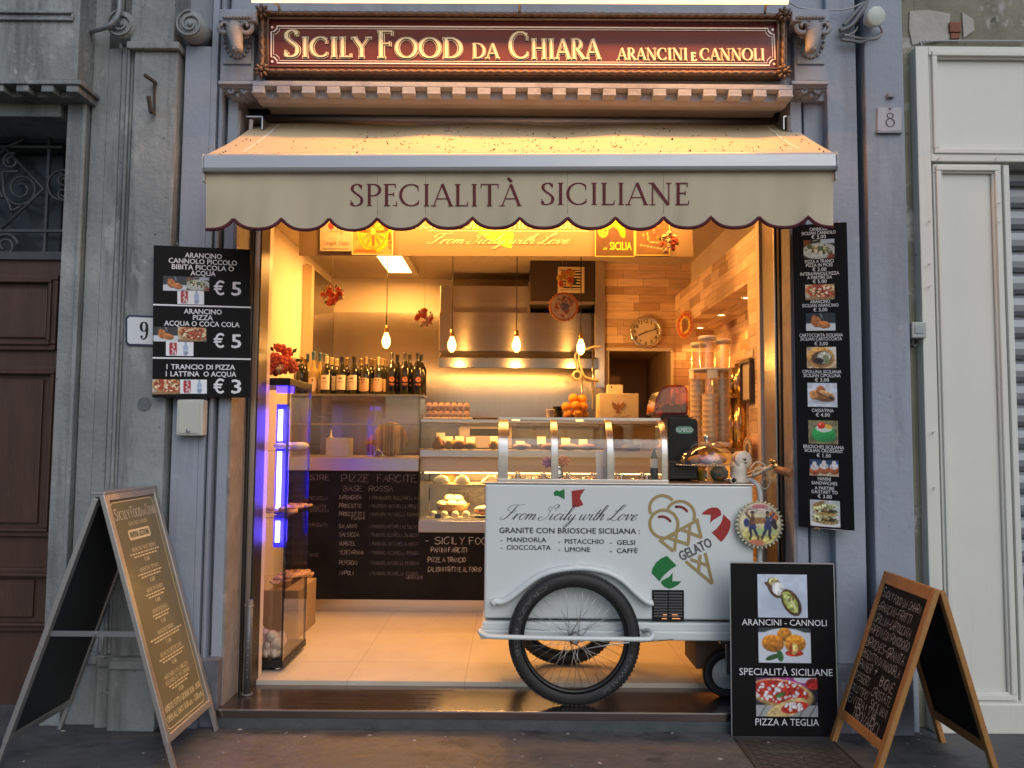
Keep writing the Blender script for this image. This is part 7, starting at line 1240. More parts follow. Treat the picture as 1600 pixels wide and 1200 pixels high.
# ---------------------------------------------------------------- food case
Yf = 1.94; xa, xb = ax(656, 740, Yf), ax(1062, 740, Yf); zz = lambda y: az(720, y, Yf)
t = thing('food_case', 'glass food counter case with two lit shelves between the chalkboard and the cart', 'display case', ((xa + xb) / 2, 2.3, zz(832)))
m = MB(); m.box(xa - .004, xb, Yf - .012, 2.62, zz(832), zz(814)); obj('front_panel', m, M('grey_panel_steel', (.40, .40, .41), .4, .6, col2=(.34, .34, .35), ns=3), t, bevel=.004)
m = MB(); m.box(xa, xb, Yf + .01, 2.60, zz(814) + .0005, zz(812)); obj('deck', m, steel, t); m = MB(); m.box(xa, xb, Yf + .004, 2.5, zz(762), zz(757)); obj('lower_shelf', m, M('lit_glass_edge', (.62, .54, .30), .25, trans=.2), t)
m = MB(); m.box(xa, xb, Yf - .015, 2.6, zz(714), zz(703)); obj('upper_shelf', m, steel, t, bevel=.003); m = MB(); m.box(xa, xb, Yf + .05, Yf + .06, zz(737), zz(715)); obj('glow_tint_panel', m, M('strip_reflection_tint', (.62, .52, .34), .45, .3), t); m = MB(); m.box(xa, xb, Yf + .02, 2.55, zz(660), zz(655)); obj('top_shelf', m, glassd if False else steel, t, bevel=.002)  # steel panel behind the glass: its warm yellow is the strip light's reflection, painted in
m = MB(); m.box(xa + .006, xb, Yf, Yf + .005, zz(702), zz(661)); obj('upper_pane', m, glass, t); m = MB(); m.box(xa + .006, xb, Yf - .004, Yf + .001, zz(811), zz(738)); obj('lower_pane', m, glass, t)
m = MB(); m.box(xa, xa + .006, Yf, 2.58, zz(811), zz(715)); m.box(xa, xa + .006, Yf, 2.58, zz(702), zz(661)); obj('side_pane', m, GLASS('side_glass', (.82, .85, .76), 1.4), t)
m = MB(); m.box(xa + .01, xb, 2.58, 2.6, zz(811), zz(740)); obj('back_panel', m, steelx, t)
m = MB()
for i in range(20): x = ax(700, 790, 2.56) + i * .022; m.tube([(x, 2.56, zz(806)), (x, 2.56, zz(772))], .0015, 4)
for i in range(7): z = zz(806) + i * .03; m.tube([(ax(700, 790, 2.56), 2.558, z), (ax(700, 790, 2.56) + .44, 2.558, z)], .0015, 4)
obj('wire_grid', m, chrome, t)
m = MB(); m.box(xa + .02, xb - .02, 2.06, 2.075, zz(741), zz(739)); obj('strip_light', m, EM('case_glow', (1, .70, .32), 5), t)
light('case_light', 'AREA', ((xa + xb) / 2 - .2, 2.2, zz(661) - .012), 9, (1, .45, .11), 1.2, sy=.05)
light('case_light', 'AREA', ((xa + xb) / 2 - .3, 2.13, zz(741) - .01), 15, (1, .50, .13), 1.0, sy=.05); light('case_light', 'AREA', ((xa + xb) / 2 - .3, 2.13, zz(762) - .012), 12, (1, .54, .15), 1.0, sy=.04)
# fried and baked things on the upper shelf
fried = M('fried_crust', (.34, .13, .03), .7, col2=(.46, .20, .05), ns=60, bump=.5, bs=120); fried2 = M('golden_crust', (.55, .28, .06), .65, col2=(.62, .36, .10), ns=50, bump=.4, bs=120); greeny = M('pistachio_crust', (.30, .22, .06), .7, col2=(.38, .28, .09), ns=50, bump=.4, bs=120)
zu = zz(703) + .0005
def lump(nm, lab, px, Y, rx, rz, mat, z0, cone=0, cat='arancino', group=None, seed=1):
    p = at(px, 700, Y); m = MB(); q = random.Random(seed); b = Vector((p.x, Y, z0))
    if cone: m.lathe([(0, 0), (rx * .8, .002), (rx, rz * .3), (rx * .85, rz * .8), (rx * .5, rz * 1.4), (rx * .18, rz * 1.9), (0, rz * 2)], b, 16, cap=False)
    else: m.ball(b + Vector((0, 0, rz)), (rx, rx * .9, rz), 14, 10)
    m.V = [v + Vector((q.uniform(-1, 1), q.uniform(-1, 1), 0)) * .0015 for v in m.V]; return obj(nm, m, mat, label=lab, cat=cat, group=group)
lump('fried_rice_cone', 'large pointed brown rice cone at the left of the upper food shelf', 684.5, 2.12, .048, .05, fried, zu, 1); lump('fried_rice_ball', 'round golden rice ball beside the brown pointed cone', 701, 2.10, .037, .033, fried2, zu, seed=2); lump('fried_rice_ball', 'brown oval rice ball third along the upper food shelf', 717.5, 2.12, .046, .034, fried, zu, seed=3); lump('fried_rice_ball', 'brown rice ball behind the golden one on the upper food shelf', 709, 2.24, .04, .036, fried, zu, seed=6); lump('fried_rice_ball', 'greenish flat rice ball on the upper food shelf', 735, 2.12, .044, .028, greeny, zu, seed=4); lump('fried_rice_ball', 'round orange rice ball just left of the cart glass', 771, 2.12, .038, .034, fried2, zu, seed=5)
for k, (px_, nm, mt) in enumerate(((815, 'stuffed roll with lilac paper seen through the left cart pane', M('lilac_wrapper', (.42, .26, .42), .6)), (860, 'brown filled roll seen beside the second cart post', fried), (889, 'long golden pizza slice seen through the middle cart pane', fried2), (917, 'brown baked roll seen right in the middle cart pane', fried), (985, 'dark tray loaf seen through the right cart pane', greeny))): lump('baked_roll', nm, px_, 2.14, .07, .025, mt, zu, seed=20 + k, cat='pastry')
cardm = M('price_card', (.84, .74, .62), .6); holder = M('card_clip', (.05, .05, .05), .5); c0 = None
for k, (x, y, lab) in enumerate(((688.5, 682, 'price card behind the pointed brown rice cone'), (701, 687.5, 'price card above the round golden rice ball'), (718, 687.5, 'price card above the brown oval rice ball'), (735.5, 689, 'price card above the greenish rice ball'), (772.5, 687.5, 'price card just left of the cart glass'), (813, 695, 'price card seen through the left cart pane'), (846, 688, 'price card beside the second cart post'), (884, 690, 'price card seen left in the middle cart pane'), (911, 692, 'price card seen right in the middle cart pane'), (997, 690, 'price card seen through the right cart pane'))):
    Y = 2.30; p = at(x, y, Y); p.z -= .03
    if c0 is None: c0 = obj('price_card', MB().box(p.x - .033, p.x + .033, Y, Y + .002, p.z, p.z + .058), cardm, label=lab, cat='price card', group='price cards in the food case'); m = MB(); m.box(p.x - .012, p.x + .012, Y - .002, Y + .004, zu, p.z + .004); obj('clip', m, holder, c0); zb0 = p.z
    else: dup(c0, Vector((p.x, Y + .001, p.z)), label=lab)
# cutlery plate, scale behind
t = thing('counter_scale', 'kitchen scale with a dark display behind the upper food shelf', 'scale', at(760, 700, 2.42)); m = MB(); m.pbox(716, 800, 664, 700, 2.42, 2.56); obj('case', m, M('scale_steel', (.48, .42, .36), .4, .6), t, bevel=.008); m = MB(); m.pbox(734, 796, 670, 681, 2.414, 2.42); obj('display', m, blackp, t, bevel=.004)
# egg trays
tray = GLASS('tray_plastic', (.93, .88, .78), 2.0, .1); eggm = M('egg_shell', (.52, .27, .13), .5, col2=(.60, .34, .18), ns=30)
zt_ = zz(655) + .0005; xe0, xe1 = ax(664, 650, 2.1), ax(734, 650, 2.1)
t = thing('tray_stand', 'white plastic tray under the stacked egg boxes', 'tray', ((xe0 + xe1) / 2, 2.15, zt_)); m = MB(); m.box(xe0 - .01, xe1 + .015, 2.06, 2.30, zt_, zt_ + .014); obj('tray', m, M('white_plastic', (.72, .64, .52), .5), t, bevel=.004)
zt_ += .0145; e0 = None
for lv in range(2):
    z0 = zt_ + lv * .058; t = thing('egg_box', 'clear egg box, %s of the stack of two beside the bottles' % ('lower' if lv == 0 else 'upper'), 'egg box', ((xe0 + xe1) / 2, 2.17, z0), 'stacked clear egg boxes'); m = MB(); m.box(xe0, xe1, 2.07, 2.28, z0, z0 + .054); obj('box', m, tray, t, bevel=.006); m = MB(); m.box(xe0 - .004, xe1 + .004, 2.066, 2.07, z0 + .024, z0 + .03); obj('rim', m, MATS['white_plastic'], t)
    for i in range(7):
        for j in range(2):
            p = Vector((xe0 + .026 + i * (xe1 - xe0 - .052) / 6, 2.105 + j * .075, z0 + .003))
            if e0 is None: e0 = obj('egg', MB().ball(p + Vector((0, 0, .024)), (.0205, .0205, .0255), 12, 8), eggm, label='brown egg inside the clear boxes beside the wine bottles', cat='egg', group='brown eggs in the clear boxes')
            else: dup(e0, Vector((p.x, p.y, p.z - .0015)), rz=i)
# sweet rolls on the lower shelf and trays on the deck
pale = M('pale_icing', (.80, .74, .52), .5, col2=(.74, .64, .40), ns=30, bump=.2); zl = zz(757) + .0005
for k, (x, w1, lab) in enumerate(((689, .06, 'domed pale iced cake on the lower food shelf'), (722, .055, 'ring shaped pale cake on the lower food shelf'), (764, .06, 'pale folded pastry by the cart corner on the lower food shelf'))):
    p = at(x, 750, 2.1); b = Vector((p.x, 2.1, zl)); m = MB(); m.lathe([(0, 0), (w1 * .9, .0), (w1 * 1.05, .008), (w1, .02), (w1 * .8, .04), (w1 * .4, .055), (w1 * .14, .062), (.0, .072 if k == 0 else .058)], b, 20, cap=False)
    if k == 2: m.V = [Vector((v.x, v.y, b.z + (v.z - b.z) * (1 + .5 * math.sin((v.x - b.x) * 20)))) for v in m.V]
    obj('iced_cake', m, pale, label=lab, cat='cake')
m = MB(); m.ball(at(698, 745, 2.3) + Vector((0, 0, 0)), (.07, .05, .07), 14, 10); obj('brown_loaf', m, M('loaf', (.30, .19, .07), .7, col2=(.38, .25, .1), ns=20), label='brown rounded loaf behind the domed pale cake', cat='loaf')
zd = zz(812) + .0005; t = thing('roll_basket', 'shallow tan basket of pale rolls in the lower case', 'basket', at(707, 800, 2.2)); bx = at(707, 800, 2.25).x; m = MB(); zq = zd + .045; m.lathe([(.10, .0), (.125, .045), (.13, .045), (.106, -.004)], Vector((bx, 2.25, zq)), 24, cap=False); m.lathe([(0, .0), (.10, .0)], Vector((bx, 2.25, zq)), 24, cap=False); m.box(bx - .04, bx + .04, 2.2, 2.3, zd, zq); obj('basket', m, M('basket_tan', (.42, .25, .09), .7), t)
r0 = None
for k, (dx, dy, dz) in enumerate(((-.075, -.05, 0), (0, -.07, .004), (.07, -.05, 0), (-.04, .03, .012), (.05, .03, .012), (-.02, -.02, .045), (.04, -.025, .042))):
    p = Vector((bx + dx, 2.25 + dy, zq + .012 + dz))
    if r0 is None: r0 = obj('pale_roll', MB().ball(p + Vector((0, 0, .03)), (.044, .04, .03), 14, 8), pale, label='pale soft roll in the tan basket of the lower food case', cat='bread roll', group='pale rolls in the tan basket')
    else: dup(r0, p)
t = thing('pastry_tray', 'pale tray of small round cakes at the front of the lower case', 'tray', at(700, 812, 2.08)); m = MB(); tx0, tx1 = ax(666, 808, 2.07), ax(733, 808, 2.07); m.box(tx0, tx1, 2.04, 2.14, zd, zd + .006); obj('tray', m, M('card_tray', (.74, .66, .44), .6), t)
r1 = None
for k in range(4):
    p = Vector((tx0 + .05 + k * .08, 2.09, zd + .0065))
    if r1 is None: r1 = obj('small_cake', MB().lathe([(0, 0), (.024, 0), (.03, .012), (.026, .03), (.012, .04), (0, .042)], p, 14, cap=False), pale, label='small round cake on the pale tray in the lower food case', cat='cake', group='small cakes on the pale tray')
    else: dup(r1, p)
m = MB(); p = at(684, 808, 2.02); m.box(p.x - .022, p.x + .022, 2.022, 2.026, zd, zd + .035); obj('grey_card', m, M('slate_card', (.10, .10, .11), .6), label='small grey card standing in front of the pale tray', cat='price card')
t = thing('cake_dish', 'white dish with a red and cream filled roll by the cart edge', 'dish', at(756, 805, 2.15)); c = at(756, 805, 2.15); m = MB(); m.lathe([(.05, zd - zd), (.085, .012), (.088, .014), (.05, .004)], Vector((c.x, 2.15, zd)), 24); obj('dish', m, cpaint, t); m = MB(); m.ball(Vector((c.x, 2.15, zd + .045)), (.07, .05, .03), 14, 8); obj('roll', m, fried, t); m = MB(); m.ball(Vector((c.x, 2.145, zd + .062)), (.066, .048, .022), 14, 8); obj('icing', m, pale, t)
# ---------------------------------------------------------------- fruit, boxes on top of the case
zt2 = zz(655) + .0005; zc_ = az(900, 655, 2.2); p = at(898, 652, 2.2); b = Vector((p.x, 2.2, zt2)); t = thing('fruit_basket', 'wire basket under a heap of oranges', 'basket', b); m = MB()
for k in range(16): a_ = 2 * PI * k / 16; m.tube([b + Vector((.055 * math.cos(a_), .055 * math.sin(a_), .003)), b + Vector((.10 * math.cos(a_), .10 * math.sin(a_), .075))], .003, 5)
for rr_, h_ in ((.055, .003), (.078, .04), (.10, .075)): m.tube([b + Vector((rr_ * math.cos(2 * PI * k / 24), rr_ * math.sin(2 * PI * k / 24), h_)) for k in range(24)], .003, 5, closed=True)
obj('wire', m, M('basket_wire', (.12, .09, .05), .5, .4), t); om = M('orange_peel', (.80, .30, .015), .45, col2=(.72, .24, .01), ns=8, bump=.25, bs=300); o0 = None
for k, (dx, dy, dz) in enumerate(((-.05, -.035, .03), (.02, -.055, .03), (.065, .0, .03), (-.02, .05, .03), (.04, .05, .032), (-.065, -.03, .085), (.005, -.045, .095), (.06, -.02, .09), (.0, .02, .115), (-.012, -.02, .15), (.055, .0, .145))):
    q_ = b + Vector((dx, dy, dz - .02))
    if o0 is None: o0 = obj('orange', MB().ball(q_ + Vector((0, 0, .037)), .037, 18, 12), om, label='orange in the heap in the wire basket above the cart glass', cat='orange', group='oranges in the wire basket')
    else: dup(o0, q_)
t = thing('panettone_box', 'cream cardboard box printed with a brown eagle above the cart', 'box', at(967, 655, 2.15)); Y = 2.15; m = MB(); xa_, xb_ = ax(936.5, 640, Y), ax(998, 640, Y); m.box(xa_, xb_, Y, Y + .25, zt2, az(967, 614.5, Y)); bx_ = obj('carton', m, M('cream_card', (.72, .60, .36), .6), t, bevel=.003)
m = MB(); c = at(966, 637, Y - .0015); S_ = .0047
for P in ([(-1, 3), (-9, 10), (-10, 6), (-9, 1), (-6, -4), (-2, -3)], [(1, 3), (9, 10), (10, 6), (9, 1), (6, -4), (2, -3)], [(-2, 5), (0, 8), (2, 6), (2, -5), (0, -10), (-3, -5)], [(-3, -6), (3, -6), (5, -10), (0, -8), (-5, -10)]): m.add([c + Vector((x * S_, -.0004 * abs(x), y * S_)) for x, y in P], [tuple(range(len(P)))])
V, Fs = script('Fine e', .09, .04); 
obj('eagle_print', m, M('brown_emblem', (.34, .16, .05), .6), bx_); m = MB(); pf_ = Px((936.5, 614), (998, 614), (936.5, 655), Y - .001, Y - .001, Y - .001, (936.5, 998, 614, 655)); pf_.t(m, script('Fieri Sicilie'.replace('Fieri', 'Fior').replace('Sicilie', 'Sicily') if False else 'Sicily', .09, .045), 950, 984, 653, 5, capn=1); obj('lettering', m, MATS['brown_emblem'], bx_)
t = thing('small_carton', 'small pale carton standing on the eagle printed box', 'box', at(961, 614, 2.2)); m = MB(); zc2 = az(967, 614.5, Y) + .0005; m.box(ax(949.5, 607, 2.2), ax(973.5, 607, 2.2), 2.2, 2.28, zc2, az(961, 601, 2.2)); obj('carton', m, M('pale_card', (.74, .64, .44), .6), t, bevel=.002); m = MB(); q_ = at(955.5, 605, 2.199); m.box(q_.x - .004, q_.x + .004, 2.198, 2.1995, q_.z - .008, q_.z + .008); obj('print_mark', m, blackp, t)
m = MB(); p = at(860, 650, 2.12); m.lathe([(.026, 0), (.032, .075), (.034, .076), (.034, .08), (0, .08)], Vector((p.x, 2.12, zt2)), 20, cap=False); obj('paper_cup', m, M('cup_white', (.74, .64, .46), .55), label='tall white paper cup beside the heap of oranges', cat='cup')
t = thing('dark_tub', 'black perforated tub behind the white paper cup', 'tub', at(872, 650, 2.3)); m = MB(); p = at(872, 650, 2.3); m.lathe([(.03, 0), (.04, .11), (.042, .11), (.038, .11), (.03, .02)], Vector((p.x, 2.3, zt2)), 16, cap=False); obj('tub', m, blackp, t)
m = MB(); m.box(ax(740, 648, 2.3), ax(778, 648, 2.3), 2.2, 2.45, zt2, zt2 + .02); obj('baking_tray', m, M('dark_tray', (.10, .06, .03), .5, .5), label='dark flat baking tray beside the egg boxes', cat='tray', bevel=.003)
# bent pale tube bracket
t = thing('tube_bracket', 'pale bent tube stand with a roller beside the steel column', 'bracket', at(905, 600, 2.45)); tm_ = M('cream_tube', (.66, .54, .32), .4); Y = 2.42
for P in ([(939, 541), (922, 543), (908, 549), (900, 552), (899, 562), (903, 578), (908, 588), (918, 594), (935, 596)], [(932, 540), (918, 545), (906, 551), (905, 562), (909, 578), (914, 588), (924, 592), (936, 594)]): m = MB(); m.tube(crom([at(x, y, Y) for x, y in P], 5), .008, 8); obj('tube', m, tm_, t); Y -= .05
m = MB(); c = at(902, 586, 2.36); m.lathe([(.024, 0), (.038, 0), (.04, .004), (.04, .06), (.024, .06), (.024, 0)], c, 24, (0, 1, 0), cap=False); obj('roller', m, tm_, t); m = MB(); m.lathe([(0, .03), (.024, .03)], c, 24, (0, 1, 0), cap=False); obj('hub', m, blackp, t)
m = MB(); m.tube([at(926, 545, 2.45), at(926, 640, 2.45)], .006, 8); m.tube([at(909, 590, 2.45), at(909, 640, 2.45)], .005, 8); obj('upright', m, chrome, t)
# ---------------------------------------------------------------- hood and duct
t = thing('extractor_hood', 'large brushed steel extractor hood on the back wall', 'hood', at(815, 560, 2.7)); Y = 2.72; m = MB(); m.box(ax(686, 470, Y), ax(829, 470, Y), Y + .1, 3.28, az(760, 489, Y), az(760, 443, Y)); obj('upper_box', m, shd, t, bevel=.004)
m = MB(); m.box(ax(686, 520, Y), ax(929, 520, Y), Y, 3.28, az(800, 549, Y), az(800, 488, Y)); obj('front_sheet', m, shd, t, bevel=.004)
m = MB(); Yh = 2.45; zl_ = az(800, 575, Yh); P = [(Y - .001, az(800, 549, Y)), (Yh, az(800, 559, Yh)), (Yh, zl_), (Yh + .012, zl_), (Yh + .014, az(800, 563, Yh)), (Y, az(800, 554, Y)), (3.2, az(800, 554, Y)), (3.2, az(800, 551, Y))]; m.prism(P, lambda u, v: Vector((ax(690, 560, Y), u, v)), lambda u, v: Vector((ax(929, 560, Y), u, v))); obj('canopy_lip', m, M('dark_steel', (.20, .18, .16), .2, 1, col2=(.26, .24, .22), ns=5), t, bevel=.003)
m = MB(); m.box(ax(825, 470, Y), ax(829, 470, Y), Y + .06, Y + .098, az(820, 490, Y), az(820, 438, Y)); obj('side_flange', m, steel, t)
zu_ = az(800, 563, Yh) - .012; light('hood_light', 'AREA', (ax(790, 580, 2.6), 2.62, zu_ - .02), 9, (1, .42, .09), 1.1, rot=(R(20), 0, 0), sy=.05)
m = MB(); m.box(ax(720, 580, 2.6), ax(880, 580, 2.6), 2.55, 2.60, zu_ - .008, zu_); obj('under_lamp', m, EM('hood_glow', (1, .56, .18), 5), t)
t = thing('duct_box', 'dark square duct box with a slatted vent under the ceiling', 'duct', at(887, 474, 2.4)); Y = 2.50; m = MB(); m.box(ax(828.5, 440, Y), ax(929, 440, Y), Y, 3.2, az(880, 474, Y), CZ - .002); obj('box', m, M('dark_brown_metal', (.045, .032, .022), .45, .3), t, bevel=.004); m = MB(); m.box(ax(828, 473, Y), ax(929.5, 473, Y), Y - .006, Y + .01, az(880, 475.5, Y), az(880, 471, Y)); obj('bottom_trim', m, steel, t)
m = MB(); f_ = [(871.5, 913, 418, 458)]; a_, b_, c_, d_ = ax(871.5, 438, Y), ax(913, 438, Y), az(890, 458, Y), az(890, 417.5, Y); w_ = .022
for q_ in ((a_, b_, c_, c_ + w_), (a_, b_, d_ - w_, d_), (a_, a_ + w_, c_ + w_, d_ - w_), (b_ - w_, b_, c_ + w_, d_ - w_)): m.box(q_[0], q_[1], Y - .016, Y, q_[2], q_[3])
vg_ = obj('vent_frame', m, M('vent_cream', (.52, .42, .30), .5), t, bevel=.002); m = MB()
for i in range(7): z = c_ + w_ + .006 + i * (d_ - c_ - 2 * w_) / 7; m.bar(Vector((a_ + w_, Y - .008, z + .006)), Vector((b_ - w_, Y - .008, z + .006)), .012, .008, up=Vector((0, -.6, .8)))
obj('slat', m, MATS['vent_cream'], vg_)
# ---------------------------------------------------------------- clock, plates, frames on the wooden walls
Y = 2.555; c = at(1008.5, 519.5, Y); r = 25 * mpp(Y); t = thing('wall_clock', 'round chrome rimmed wall clock on the wooden wall', 'clock', c); m = MB(); m.lathe([(r * .86, .03), (r * .9, .036), (r, .028), (r * 1.02, .01), (r * 1.0, 0), (r * .8, 0)], c, 40, (0, -1, 0), cap=False); obj('rim', m, chrome, t); m = MB(); m.lathe([(0, .02), (r * .9, .02)], c, 40, (0, -1, 0), cap=False); obj('face', m, M('clock_face', (.72, .62, .48), .5), t)
m = MB(); ff = Fr(c + Vector((-r, -.0215, -r)), c + Vector((r, -.0215, -r)), c + Vector((-r, -.0215, r)))
for h_ in range(1, 13): a_ = R(90 - 30 * h_); V, Fs = sans(str(h_), .02); put(m, V, Fs, ff, r + r * .70 * math.cos(a_), r + r * .70 * math.sin(a_) - r * .11, r * .23, al='c', d=.0)
obj('numerals', m, blackp, t)
for nm, a_, L_, w_ in (('hour_hand', 90 - 30 * 8.2, .52, .05), ('minute_hand', 90 - 6 * 12.2, .76, .035)):
    m = MB(); dx, dz = math.cos(R(a_)), math.sin(R(a_)); q_ = c + Vector((0, -.024 if nm == 'hour_hand' else -.026, 0)); m.bar(q_ - Vector((dx, 0, dz)) * r * .12, q_ + Vector((dx, 0, dz)) * r * L_, .002, r * w_ * 1.4, up=Vector((-dz, 0, dx))); obj(nm, m, blackp, t)
def plate(lab, c, r, seed, tilt, cols):
    t = thing('ceramic_plate', lab, 'plate', c); a_ = tilt @ Vector((0, -1, 0)); m = MB(); m.lathe([(0, 0), (r * .6, .002), (r * .7, .008), (r, .016), (r * 1.01, .018), (r, .02), (r * .7, .012), (r * .6, .006), (0, .005)], c, 32, a_, cap=False); obj('dish', m, M('plate_orange', (.62, .20, .05), .3, col2=(.66, .30, .08), ns=20), t); pc = Pic(36, 36, cols[0], seed, .1); pc.e(.5, .5, .47, .47, cols[1], tex=.2); pc.e(.5, .5, .33, .33, cols[0], tex=.2)
    for i in range(12): a2 = i * PI / 6; pc.e(.5 + .4 * math.cos(a2), .5 + .4 * math.sin(a2), .04, .04, cols[2])
    pc.e(.5, .52, .2, .24, cols[3], 20, tex=.4); pc.e(.45, .4, .1, .2, cols[2], -20, tex=.3); discpic(pc, c, r * .95, .021, t, 'painting', tilt); return t
plate('orange decorated plate on the wooden wall beside the clock', Vector((1.295, 2.05, az(1057, 508, 2.05))), 22 * mpp(2.05), 61, Matrix.Rotation(R(-66), 3, 'Z'), ((222, 190, 80), (206, 90, 40), (130, 50, 40), (120, 90, 60)))
plate('white and dark patterned plate by the front of the right wooden wall', Vector((1.295, .49, az(1194, 702, .5))), 20 * mpp(.5), 62, Matrix.Rotation(R(-86), 3, 'Z'), ((216, 206, 180), (196, 186, 160), (70, 60, 60), (110, 90, 70)))
fw = M('dark_frame_wood', (.035, .014, .008), .35, col2=(.05, .02, .012), ns=12)
t = thing('framed_paper', 'dark framed paper hung on the right wooden wall', 'picture frame', (1.29, .55, az(1182, 595, .55))); ya, yb = .46, .655; z0, z1 = az(1180, 630, .55), az(1180, 562, .55); m = MB()
for a_ in ((ya, yb, z0, z0 + .02), (ya, yb, z1 - .022, z1), (ya, ya + .018, z0 + .02, z1 - .022), (yb - .018, yb, z0 + .02, z1 - .022)): m.box(1.282, 1.309, a_[0], a_[1], a_[2], a_[3])
obj('frame', m, fw, t, bevel=.004); m = MB(); m.box(1.296, 1.30, ya + .018, yb - .018, z0 + .02, z1 - .022); obj('paper', m, M('paper_cream', (.72, .62, .46), .5, coat=.3), t)
m = MB(); m.box(1.304, 1.309, .47, .60, z1 + .01, z1 + .05); obj('wall_card', m, M('paper_cream', (.72, .62, .46), .5), label='small cream card above the dark framed paper', cat='card')
# clear dispensers in front of the niche
Y = .78; t = thing('cup_dispenser', 'cluster of tall clear tubes with white lids above the cake stand', 'dispenser', at(1109, 690, Y)); wp = M('white_lid', (.74, .66, .52), .4)
tubg = GLASS('tube_plastic', (.95, .92, .85), 1.5, .1); z1 = az(1110, 580, Y); z0 = az(1110, 690, Y); zl2 = az(1110, 527, Y); ct_ = at(1110, 620, Y)
for k, (x, dy, ytop, rpx) in enumerate(((1092, .05, 536, 12.5), (1105.5, -.06, 529, 13), (1128, .0, 532, 13))):
    p = at(x, 560, Y + dy); m = MB(); m.lathe([(rpx * mpp(Y), z1 - zl2 + .012 - .3 + .3 - (z1 - z1)), (rpx * mpp(Y), 0)], Vector((p.x, Y + dy, az(x, ytop + 6, Y) - (z1 - zl2 + .012) if False else z1 + .012)), 24, cap=False) if False else m.lathe([(rpx * mpp(Y), 0), (rpx * mpp(Y), az(x, ytop + 5, Y) - z1 - .012)], Vector((p.x, Y + dy, z1 + .012)), 24, cap=False); obj('upper_tube', m, tubg, t)
    m = MB(); m.lathe([(0, .0), (rpx * 1.06 * mpp(Y), 0), (rpx * 1.06 * mpp(Y), .022), (rpx * .9 * mpp(Y), .026), (0, .026)], Vector((p.x, Y + dy, az(x, ytop + 5, Y))), 24, cap=False); obj('lid', m, wp, t)
    m = MB(); q_ = at(1090 + k * 19, 640, Y + dy); rr_ = 13.5 * mpp(Y); m.lathe([(rr_, 0), (rr_, z1 - z0)], Vector((q_.x, Y + dy, z0)), 24, cap=False); obj('lower_tube', m, tubg, t); m = MB(); m.lathe([(0, .002)] + [q2 for k2 in range(14) for q2 in ((rr_ * .80, .002 + k2 * .03), (rr_ * .90, .028 + k2 * .03), (rr_ * .90, .031 + k2 * .03)) if q2[1] < (z1 - z0) * (.95 if k != 1 else .7)], Vector((q_.x, Y + dy, z0)), 20, cap=False); obj('cup_stack', m, M('beige_cups', (.62, .47, .32), .5, col2=(.66, .52, .36), ns=8), t)
m = MB(); rr_ = 33 * mpp(Y); m.lathe([(0, 0), (rr_, 0), (rr_, .014), (0, .014)], Vector((ct_.x + .0, Y, z1 - .003)), 32, cap=False); obj('ring_tray', m, wp, t)
m = MB(); m.lathe([(0, 0), (.115, 0), (.115, .02), (.10, .03), (0, .03)], Vector((ct_.x, Y, z0 - .03)), 32, cap=False); m.tube([Vector((ct_.x, Y, zT + .006)), Vector((ct_.x, Y, z0 - .03))], .02, 12); obj('base', m, wp, t)
for k, a_ in enumerate((-75, -8, 55)):
    m = MB(); c = Vector((ct_.x, Y, 0)); n = 8; w_ = 13; label(m, c, rr_ + .001, a_ - w_, a_ + w_, z1 - .048, z1 - .002); obj('tag_paper', m, M('tag_cream', (.80, .72, .50), .5), t)
# straw holders and shelf in the niche
cup = M('brass_steel', (.60, .46, .26), .2, 1); t = thing('tube_rack', 'rack of shiny brass coloured tubes standing in the wooden niche', 'rack', (1.44, 1.6, 1.09)); k = 0
zsh = az(1158, 622, 1.3)
for (za, zb2) in ((az(1158, 700, 1.3), zsh - .012), (zsh + .012, az(1158, 574, 1.3))):
    for i in range(7): m = MB(); yy_ = 1.05 + .1 * i; m.tube([Vector((1.40 + .02 * (i % 2), yy_, za + .01 * (i % 2))), Vector((1.40 + .02 * (i % 2), yy_, zb2 - .02 * (i % 3)))], .034, 14); obj('tube', m, cup, t)
m = MB(); m.box(1.34, 1.60, .98, 1.78, zsh - .012, zsh); m.box(1.34, 1.60, .98, 1.78, zsh + .001, zsh + .008); m.box(1.34, 1.60, .98, 1.78, az(1158, 700, 1.3) - .02, az(1158, 700, 1.3)); obj('rack_shelf', m, cup, t, bevel=.002)
m = MB(); z_ = az(1158, 703, 1.3) - .02; m.box(1.36, 1.60, .95, 1.80, 1.081, z_); obj('niche_glow_block', m, M('niche_glow_yellow', (.70, .56, .18), .5), label='yellow block coloured as the light under the brass tube rack in the niche', cat='box', bevel=.004)  # yellow block whose colour stands for the light at the niche bottom
